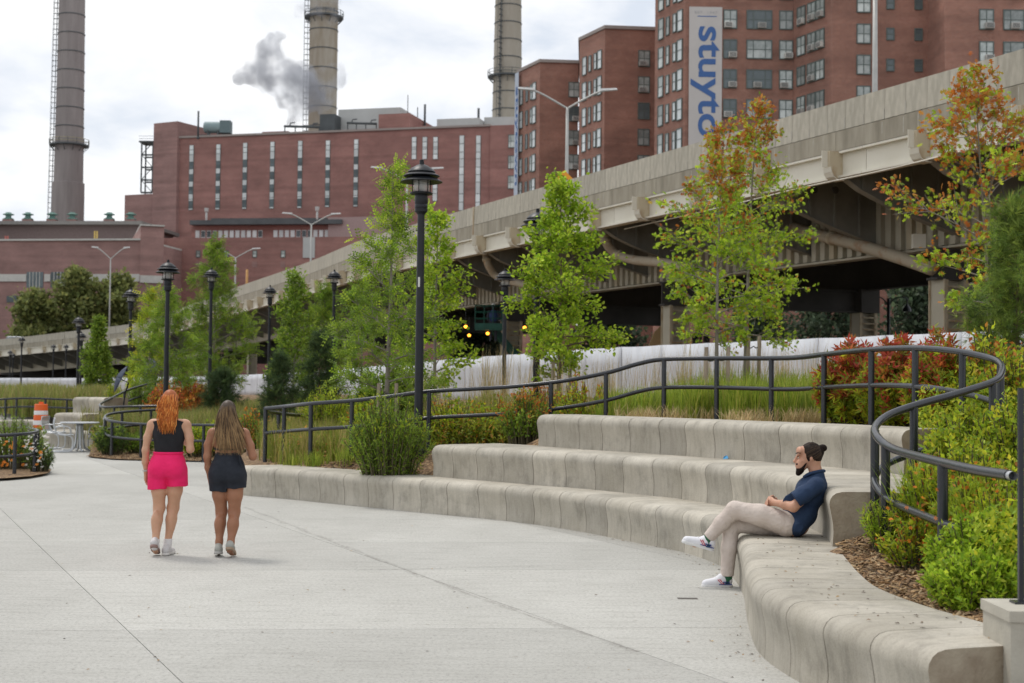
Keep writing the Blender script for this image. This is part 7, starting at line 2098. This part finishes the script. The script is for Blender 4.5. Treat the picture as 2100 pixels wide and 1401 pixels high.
def woman2():
    b = atz(464, 1141, 0)
    root = thing('person', 'person with long blonde-streaked brown hair in a dark backless romper walking away', 'person', (b[0], b[1], 0))
    skin = skin_mat('tan_skin', (.29, .130, .072), (.35, .165, .095))
    S = SDF((-.32, -.30, -.02), (.36, .36, 1.64), .0065)
    S.ell((-.01, .015, 1.475), (.070, .088, .10), .02).ell((-.015, .055, 1.44), (.05, .05, .066), .03).cone((.0, -.005, 1.26), (-.006, .0, 1.40), .052, .047, .03)
    S.ell((.0, .0, 1.16), (.148, .095, .15), .03).ell((.0, .01, 1.03), (.128, .092, .11), .05).ell((.0, .0, .88), (.168, .118, .12), .05)
    S.ell((-.08, -.06, .83), (.092, .090, .095), .04).ell((.08, -.06, .83), (.092, .090, .095), .04)
    S.cone((-.15, 0, 1.255), (.155, 0, 1.255), .055, .055, .04)
    # shoulder blades
    S.ell((-.07, -.075, 1.17), (.045, .03, .065), .03).ell((.07, -.075, 1.17), (.045, .03, .065), .03)
    S.chain([(-.085, 0, .80), (-.080, .03, .62), (-.068, .06, .45), (-.070, .02, .33), (-.066, -.04, .15), (-.066, -.05, .08)], [.096, .074, .056, .052, .034, .032], .03)
    S.chain([(.085, 0, .80), (.078, .0, .62), (.072, .01, .45), (.074, -.05, .33), (.068, -.13, .15), (.066, -.15, .09)], [.097, .075, .057, .052, .034, .032], .03)
    S.ell((-.07, -.01, .32), (.048, .055, .10), .03).ell((.074, -.07, .32), (.048, .056, .10), .03)
    S.chain([(-.066, -.05, .08), (-.085, .05, .035)], [.034, .028], .02).chain([(.066, -.15, .09), (.068, -.05, .04)], [.034, .028], .02)
    S.chain([(-.165, 0, 1.245), (-.198, -.01, 1.13), (-.205, -.025, 1.01), (-.200, .01, .90), (-.192, .045, .80)], [.048, .043, .037, .035, .025], .025)
    hand(S, (-.192, .046, .795), (-.180, .07, .72), (.35, .9, .1), (.9, -.25, -.1), curl=.35)
    S.chain([(.172, 0, 1.245), (.225, -.02, 1.13), (.262, -.035, 1.02), (.215, .09, 1.05), (.165, .20, 1.10)], [.048, .043, .038, .035, .025], .025)
    hand(S, (.165, .20, 1.10), (.13, .25, 1.12), (0, .2, .98), (-.85, -.5, 0), curl=.5)
    link('body', S.mesh('body', skin), root)
    nv = cloth_mat('dark_navy_jersey', (.011, .014, .022), (.020, .024, .034), bump=.35)
    Q = SDF((-.28, -.25, .58), (.28, .25, 1.12), .0065)
    Q.ell((.0, .0, .91), (.172, .126, .11), .04).ell((-.08, -.06, .835), (.101, .099, .108), .05).ell((.08, -.06, .835), (.101, .099, .108), .05).cone((0, 0, .95), (.0, .008, 1.06), .140, .128, .05, sq=(1, 1.25, 1))
    Q.chain([(-.088, .0, .82), (-.084, .025, .62)], [.108, .098], .03).chain([(.088, .0, .82), (.084, .0, .62)], [.110, .102], .03)
    Q.cut(lambda X, Y, Z: np.maximum(Z - 1.062 + .008 * np.cos(X * 18), np.where(X < 0, .665 - .05 * (X + .17), .690 + .05 * (X - .0)) + .004 * np.sin(X * 50) - Z))
    o = link('romper', Q.mesh('romper', nv), root)
    # back strap with a knot
    U_ = SDF((-.2, -.2, 1.0), (.2, .2, 1.14), .006)
    U_.ell((.0, .0, 1.16), (.155, .101, .16), .03).ell((.0, .01, 1.03), (.135, .098, .12), .05)
    U_.cut(lambda X, Y, Z: np.abs(Z - 1.095 - .02 * X) - .012)
    link('back_strap', U_.mesh('back_strap', nv), o)
    MB().tube(catmull([(.12, -.085, 1.07), (.135, -.10, 1.04), (.14, -.09, .98), (.15, -.085, .92)], 5), .009, 6).build('tie_end', nv, o, smooth=True)
    gsh = M('grey_shoe', (.34, .34, .31), rough=.7, var=.12, scale=12); so_ = M('tan_sole', (.33, .24, .17), rough=.8)
    shoe(root, (-.060, -.09, .035), (-.105, .12, .006), .04, gsh, M('grey_sole', (.42, .41, .39), rough=.7))
    shoe(root, (.066, -.185, .085), (.070, .015, .006), .04, gsh, so_)
    MB().tube([(-.086, .10, 1.487), (-.082, .05, 1.492), (-.078, .0, 1.490)], .005, 5).build('glasses_temple', M('pale_frame', (.7, .66, .62), rough=.4), root)
    rg = np.random.default_rng(9)
    n = 1000; k = 14
    th = rg.uniform(-2.3, 2.3, n); ph = rg.uniform(.0, 1.2, n)
    c = np.array([-.01, .015, 1.485])
    root_p = c + np.stack([np.sin(ph) * np.sin(th) * .080, -np.sin(ph) * np.cos(th) * .096, np.cos(ph) * .105], 1)
    L_ = rg.uniform(.22, .46, n)
    ex = .025 + np.sin(th) * .11 + rg.normal(0, .03, n) + .10 * (L_ - .2)
    tt = np.linspace(0, 1, k)
    paths = np.zeros((n, k, 3))
    for j, t in enumerate(tt):
        out_ = np.sin(min(1, t * 2.2) * math.pi / 2)
        x = root_p[:, 0] + (ex - root_p[:, 0]) * t ** 1.2
        y = root_p[:, 1] + (-.122 - root_p[:, 1]) * (out_ * .95) * np.where(np.cos(th) > -.2, 1, .55)
        z = root_p[:, 2] + (1.485 - L_ - root_p[:, 2]) * t ** 1.08
        wv = .005 * t
        paths[:, j] = np.stack([x + wv * np.sin(t * 7 + th * 5), y + wv * np.cos(t * 7 + th * 9), z], 1)
    pal0 = np.array([(.030, .019, .012), (.045, .028, .017), (.075, .046, .026)]); pal1 = np.array([(.42, .26, .12), (.20, .12, .06), (.085, .05, .03), (.46, .31, .16)])
    V, F, C = locks(paths, rg.uniform(.0025, .0055, n), pal0[rg.integers(0, 3, n)], pal1[rg.integers(0, 4, n)] * rg.uniform(.7, 1.1, (n, 1)))
    h_ = link('hair', np_mesh('hair', V, F, m_hair, C, smooth=True), root)
    G = SDF((-.16, -.18, 1.12), (.18, .14, 1.62), .007)
    G.ell((-.01, .0, 1.495), (.074, .088, .097), .02).cone((-.005, -.05, 1.46), (.02, -.060, 1.24), .060, .050, .03, sq=(1, 1.8, 1))
    G.cut(lambda X, Y, Z: (Y - .075) * .8 + (1.51 - Z) * .5)
    link('hair_base', G.mesh('hair_base', M('dark_brown_hair', (.06, .04, .026), rough=.5, var=.4, scale=30, stretch=(3, 3, .5))), h_)
    return root
woman1(); woman2()

# ------------------------------------------------------------------ the sitting man (faces left, legs crossed)
def man():
    o = at(1640, 1099, 12.66)
    root = thing('person', 'bearded person with a hair bun in navy shirt and pale trousers sitting cross-legged', 'person', (o[0], o[1], o[2]))
    Y0 = 12.66
    def J(px, py, dy=0.0): return at(px, py, Y0 + dy) - o
    skin = skin_mat('warm_skin', (.50, .265, .175), (.56, .31, .21))
    lo = J(1385, 1215, 0) - np.array([0, .5, .02]); hi = J(1720, 890, 0) + np.array([0, .5, 0])
    S = SDF(lo, hi, .0065)
    # head tilted down, facing left
    ch = J(1660, 935)
    tilt = Matrix.Rotation(R(-14), 3, 'Y')
    rot = np.array(tilt)
    S.ell(ch + np.array([.012, 0, .012]), (.098, .076, .105), .02, rot)
    S.ell(J(1643, 953), (.052, .056, .062), .03)                                  # jaw and cheeks
    S.ell(J(1640, 925), (.030, .060, .040), .025)                                 # forehead
    S.chain([J(1635, 935), J(1629.5, 946), J(1634, 949)], [.010, .0125, .012], .008)   # nose
    S.cone(J(1634.5, 956), J(1639, 956), .010, .014, .01)                          # lips
    for sg in (-1, 1):
        S.ell(J(1664, 941, sg * .078), (.014, .008, .026), .008)                  # ears
        S.ell(J(1638, 931.5, sg * .034), (.012, .022, .007), .01)                 # brow
        S.ell(J(1643, 946, sg * .040), (.018, .018, .016), .015)                  # cheekbone
    S.cone(J(1677, 985), J(1669, 952), .064, .056, .03)
    # torso leaning back
    S.ell(J(1664, 1010), (.115, .165, .14), .04).ell(J(1640, 1050), (.115, .150, .13), .05).ell(J(1632, 1078), (.115, .155, .095), .05)
    S.cone(J(1674, 993, -.165), J(1674, 993, .165), .058, .058, .04)
    # arms: near (camera side) and far
    for sg in (-1, 1):
        sh = J(1674, 996, sg * .185); el = J(1627, 1040, sg * .255); wr = J(1589, 1031, sg * .075 - .02)
        S.chain([sh, (sh + el) / 2, el], [.055, .050, .042], .025).chain([el, (el * .55 + wr * .45) + np.array([0, 0, .004]), wr], [.043, .040, .027], .02)
    hand(S, J(1589, 1031, -.095), J(1577, 1030, -.035), (.1, .1, .98), (.2, .5, -.6), curl=.75)
    hand(S, J(1590, 1026, .055), J(1577, 1026, .0), (.1, -.1, .98), (.2, -.5, -.6), curl=.75)
    # legs
    S.chain([J(1625, 1078, -.09), J(1560, 1058, -.07), J(1508, 1047, -.02)], [.095, .082, .062], .03).chain([J(1508, 1047, -.02), J(1480, 1075, .02), J(1449, 1107, .06)], [.062, .055, .038], .03)
    S.chain([J(1628, 1080, .09), J(1565, 1076, .10), J(1501, 1075, .10)], [.095, .082, .062], .03).chain([J(1501, 1075, .10), J(1496, 1125, .08), J(1491, 1183, .06)], [.062, .056, .038], .03)
    S.cone(J(1449, 1107, .06), J(1425, 1116, .06), .034, .03, .02).cone(J(1491, 1183, .06), J(1470, 1193, .06), .034, .03, .02)
    link('body', S.mesh('body', skin), root)
    # hair, bun, beard
    dk = M('dark_hair', (.016, .010, .008), rough=.7, var=.5, scale=40, stretch=(1, 3, 3), spec=.12)
    G = SDF(J(1600, 1000) - np.array([0, .2, 0]), J(1720, 890) + np.array([0, .2, 0]), .006)
    G.ell(ch + np.array([.017, 0, .013]), (.0985, .0795, .1060), .02, rot).ell(J(1683, 925), (.03, .04, .04), .03)
    h1, h2, h3, h4, h5, h6 = J(1632, 911), J(1648, 926), J(1651, 946), J(1658, 946), J(1661, 932), J(1690, 960)
    def hairline(X, Y, Z):
        # forehead back to the temple, a sideburn, round the ear, down to the nape
        xs = [h1[0], h2[0], h3[0], h4[0], h5[0], h6[0]]; zs_ = [h1[2], h2[2], h3[2], h4[2], h5[2] - .03, h6[2]]
        return np.interp(X, xs, zs_) + .004 * np.sin(X * 260 + Y * 90) - Z
    G.cut(hairline)
    hr = link('hair', G.mesh('hair', dk), root)
    # strands combed back to the bun
    rg = np.random.default_rng(3); nl = 260; bn = J(1685, 920)
    us = rg.uniform(0, 1, nl); sgn = rg.uniform(-1, 1, nl)
    start = np.zeros((nl, 3))
    for q in range(nl):
        f_ = abs(sgn[q]); s0_ = J(1634, 913) * (1 - f_) + J(1652, 940) * f_ + (J(1690, 952) - J(1652, 940)) * (us[q] ** 2) * f_
        start[q] = s0_ + np.array([0, 0, 0]); start[q][1] = .080 * np.sign(sgn[q]) * math.sin(min(1, f_ * 1.3) * math.pi / 2)
    cc_ = ch + np.array([.017, 0, .013]); pth = np.zeros((nl, 9, 3))
    rad_ = np.array([.0995, .0815, .1075])
    for j, t in enumerate(np.linspace(0, 1, 9)):
        p_ = start * (1 - t) + bn * t
        v_ = (p_ - cc_) / rad_; ln_ = np.linalg.norm(v_, axis=1, keepdims=True)
        pth[:, j] = cc_ + v_ / np.maximum(ln_, 1e-6) * rad_ * (1.0 + .012 * math.sin(t * 3.14)) if t < .95 else bn
    c0_ = np.array([(.018, .011, .008), (.035, .021, .014), (.065, .040, .026)])[rg.integers(0, 3, nl)]
    V, F, C = locks(pth, rg.uniform(.002, .0042, nl), c0_, c0_)
    link('strands', np_mesh('strands', V, F, m_hair, C, smooth=True), hr)
    B_ = SDF(J(1660, 960) - .12, J(1710, 890) + .12, .005)
    B_.ell(J(1687, 919), (.040, .036, .034), .01).cone(J(1676, 921), J(1684, 919), .022, .024, .01)
    link('bun', B_.mesh('bun', dk), hr)
    W_ = SDF(J(1600, 1000) - np.array([0, .15, 0]), J(1690, 920) + np.array([0, .15, 0]), .005)
    W_.ell(J(1641, 963), (.036, .047, .040), .02).cone(J(1654, 950, -.066), J(1646, 961, -.047), .005, .015, .02).cone(J(1654, 950, .066), J(1646, 961, .047), .005, .015, .02).cone(J(1635, 952, -.028), J(1634, 953, .028), .011, .011, .01).ell(J(1637, 971), (.022, .03, .022), .02)
    link('beard', W_.mesh('beard', dk), root)
    for sg in (-1, 1):
        a = J(1634, 930, sg * .018); b = J(1642, 929.5, sg * .058)
        MB().tube([a + np.array([-.008, 0, 0]), (a + b) / 2 + np.array([-.010, 0, .004]), b], .0042, 6).build('eyebrow', dk, root, smooth=True)
        MB().lathe([(.004, -.006), (.012, -.003), (.012, .003), (.004, .006)], 10).build('closed_eye', dk, root, loc=J(1636.5, 936, sg * .036), rot=(0, R(15), 0)).scale = (.7, 1.0, .45)
    # shirt
    nav = cloth_mat('navy_linen', (.012, .030, .075), (.020, .044, .100), scale=10, bump=.5)
    C_ = SDF(J(1560, 1125) - np.array([0, .42, 0]), J(1720, 960) + np.array([0, .42, 0]), .0065)
    C_.ell(J(1662, 1010), (.135, .182, .15), .04).ell(J(1641, 1050), (.150, .205, .15), .05).ell(J(1628, 1078), (.105, .225, .10), .05).cone(J(1674, 992), J(1674, 976), .095, .074, .04).cone(J(1674, 994, -.165), J(1674, 994, .165), .068, .068, .04)
    for sg in (-1, 1):
        sh = J(1674, 997, sg * .190); el = J(1622, 1031, sg * .252)
        C_.chain([sh, (sh + el) / 2, el], [.070, .072, .076], .03)
    ax = J(1622, 1031) - J(1674, 997); ax = ax / np.linalg.norm(ax); ep = J(1625, 1029)
    dn = J(1622, 1100); hemz = J(1630, 1098.5)[2]
    C_.cut(lambda X, Y, Z: np.maximum(hemz + .006 * np.sin(Y * 30) - Z, Z - J(1676, 963)[2]))
    nk = J(1668, 962)
    C_.cut(lambda X, Y, Z: .056 - np.sqrt((X - nk[0] + .012) ** 2 + Y ** 2 + (Z - nk[2] - .015) ** 2))
    # open the sleeves so that the forearm leaves cleanly
    C_.cut(lambda X, Y, Z: np.where(np.abs(Y) > .215, ((X - ep[0]) * ax[0] + (Z - ep[2]) * ax[2]), -1))
    sh_ = link('shirt', C_.mesh('shirt', nav), root)
    cl = catmull([J(1649, 979, -.03), J(1660, 972, -.062), J(1680, 967, -.058), J(1690, 966, 0), J(1680, 967, .058), J(1660, 972, .062), J(1649, 979, .03)], 5)
    MB().tube(cl, .016, 6).build('collar', nav, sh_, smooth=True)
    # trousers
    tr = cloth_mat('pale_cotton_twill', (.56, .475, .42), (.64, .56, .505), scale=6, bump=.7)
    P_ = SDF(J(1400, 1215) - np.array([0, .4, 0]), J(1680, 1010) + np.array([0, .4, 0]), .0065)
    P_.ell(J(1624, 1080), (.110, .165, .080), .05)
    P_.chain([J(1612, 1075, -.09), J(1560, 1057, -.07), J(1507, 1046, -.02)], [.112, .096, .076], .03).chain([J(1507, 1046, -.02), J(1480, 1073, .02), J(1452, 1104, .06)], [.076, .066, .052], .03)
    P_.chain([J(1625, 1080, .09), J(1565, 1076, .10), J(1500, 1075, .10)], [.105, .094, .074], .03).chain([J(1500, 1075, .10), J(1495, 1125, .08), J(1491, 1184, .06)], [.074, .068, .058], .03)
    an = J(1453, 1103, .06); av = J(1449, 1107, .06) - J(1480, 1075, .02); av = av / np.linalg.norm(av); fz = J(1491, 1183)[2]
    seatz = J(1640, 1099.5)[2]
    P_.cut(lambda X, Y, Z: np.where(X > J(1545, 1100)[0], seatz - Z, -1))
    P_.cut(lambda X, Y, Z: np.where((X < J(1474, 1090)[0]) & (Z > J(1474, 1128)[2]), (X - an[0]) * av[0] + (Y - an[1]) * av[1] + (Z - an[2]) * av[2], np.where(Z < J(1474, 1140)[2], fz - Z, -1)))
    link('trousers', P_.mesh('trousers', tr), root)
    # socks and shoes
    gs = cloth_mat('green_sock', (.02, .10, .05), (.03, .13, .06)); ws = M('white_canvas', (.74, .74, .78), rough=.6, var=.06, scale=15); wso = M('white_rubber', (.70, .70, .70), rough=.5)
    rdm = M('shoe_red', (.55, .04, .06), rough=.5); blm = M('shoe_blue', (.03, .05, .25), rough=.5)
    for an_, toe_, heel_ in ((J(1451, 1106, .06), J(1397, 1112, .06), J(1464, 1131, .06)), (J(1491, 1184, .06), J(1438, 1204, .06), J(1503, 1204, .06))):
        K_ = SDF(np.array(an_) - .12, np.array(an_) + .12, .006); K_.cone(an_, (an_ * .55 + heel_ * .45) + np.array([-.03, 0, 0]), .047, .046, .01)
        link('sock', K_.mesh('sock', gs), root)
        f = toe_ - heel_; L_ = np.linalg.norm(f); f = f / L_; up = np.array([f[2], 0, -f[0]]); up = up * (1 if up[2] > 0 else -1)
        H = SDF(np.minimum(toe_, heel_) - .13, np.maximum(toe_, heel_) + .13, .005)
        H.cone(heel_ + f * .045 + up * .05, heel_ + f * .12 + up * .06, .040, .040, .02).cone(heel_ + f * .10 + up * .055, toe_ - f * .035 + up * .030, .042, .028, .02).cone(heel_ + f * .10 + up * .045, toe_ - f * .05 + up * .03, .045, .036, .02).cone(heel_ + f * .05 + up * .075, heel_ + f * .10 + up * .085, .040, .036, .02)
        s_ = link('shoe', H.mesh('shoe', ws), root)
        H = SDF(np.minimum(toe_, heel_) - .13, np.maximum(toe_, heel_) + .13, .005)
        H.cone(heel_ + f * .042 + up * .012, toe_ - f * .04 + up * .012, .042, .040, .01)
        H.cut(lambda X, Y, Z: np.abs((X - heel_[0]) * up[0] + (Z - heel_[2]) * up[2] - .012) - .014)
        link('sole', H.mesh('sole', wso), s_)
        yv = np.array([0, -.047, 0])
        def Q(a, b): return heel_ + f * L_ * a + up * b + yv
        MB().bar(Q(.05, .030), Q(.46, .030), .006, .007).build('blue_stripe', blm, s_)
        MB().bar(Q(.30, .028), Q(.44, .075), .006, .008).build('red_stripe', rdm, s_)
        MB().bar(Q(.36, .028), Q(.50, .072), .006, .006).build('red_stripe', rdm, s_)
        lt = text_mesh('FEIYUE', .020, blm)
        e = link('lettering', lt, s_)
        fx = -f
        pt = Q(.34, .040) + np.array([0, -.003, 0])
        e.matrix_local = Matrix(((fx[0], up[0], 0, pt[0]), (0, 0, -1, pt[1]), (fx[2], up[2], 0, pt[2]), (0, 0, 0, 1)))
        for q in range(3): MB().bar(Q(.56 + .07 * q, .085 - .012 * q) - yv * .6, Q(.56 + .07 * q, .085 - .012 * q) - yv * 1.4, .008, .006).build('lace', wso, s_)
    return root
man()
# ------------------------------------------------------------------ small far workers in high-visibility vests
def worker(label, px, d, top_py, vest):
    c = at(px, 800, d); h = 1.75; zt = at(px, top_py, d)[2]
    root = thing('person', label, 'person', (c[0], c[1], zt - h), group='far workers in bright vests')
    S = SDF((-.35, -.3, -.02), (.35, .3, 1.8), .016)
    S.ell((0, 0, 1.62), (.08, .09, .12), .03).cone((0, 0, 1.4), (0, 0, 1.5), .06, .06, .03).ell((0, 0, 1.2), (.19, .12, .25), .05).ell((0, 0, .93), (.17, .12, .13), .05)
    for sg in (-1, 1): S.chain([(sg * .1, 0, .9), (sg * .12, .02, .5), (sg * .12, 0, .06), (sg * .13, -.12, .04)], [.1, .075, .05, .045], .03).chain([(sg * .2, 0, 1.38), (sg * .26, -.02, 1.1), (sg * .22, -.18, .98)], [.06, .05, .04], .03)
    link('body', S.mesh('body', M('work_trousers', (.05, .055, .07), rough=.9)), root)
    V_ = SDF((-.35, -.3, .7), (.35, .3, 1.6), .016); V_.ell((0, 0, 1.2), (.21, .14, .27), .05).ell((0, 0, .98), (.19, .14, .12), .05)
    V_.cut(lambda X, Y, Z: np.maximum(Z - 1.46, .88 - Z)); link('vest', V_.mesh('vest', M('hi_vis', vest, rough=.7)), root)
    MB().lathe([(.12, 1.68), (.10, 1.74), (.04, 1.78)], 12).build('helmet', M('helmet_white', (.7, .7, .66), rough=.4), root, smooth=True)
worker('far worker in a lime vest before the white barrier, right one', 203, 88, 779, (.55, .72, .03))
worker('far worker in a lime vest by the far left lamps', 70, 100, 786, (.42, .55, .05))
worker('worker in dark blue standing in the green lift basket', 1010, 66, 623, (.03, .06, .16))
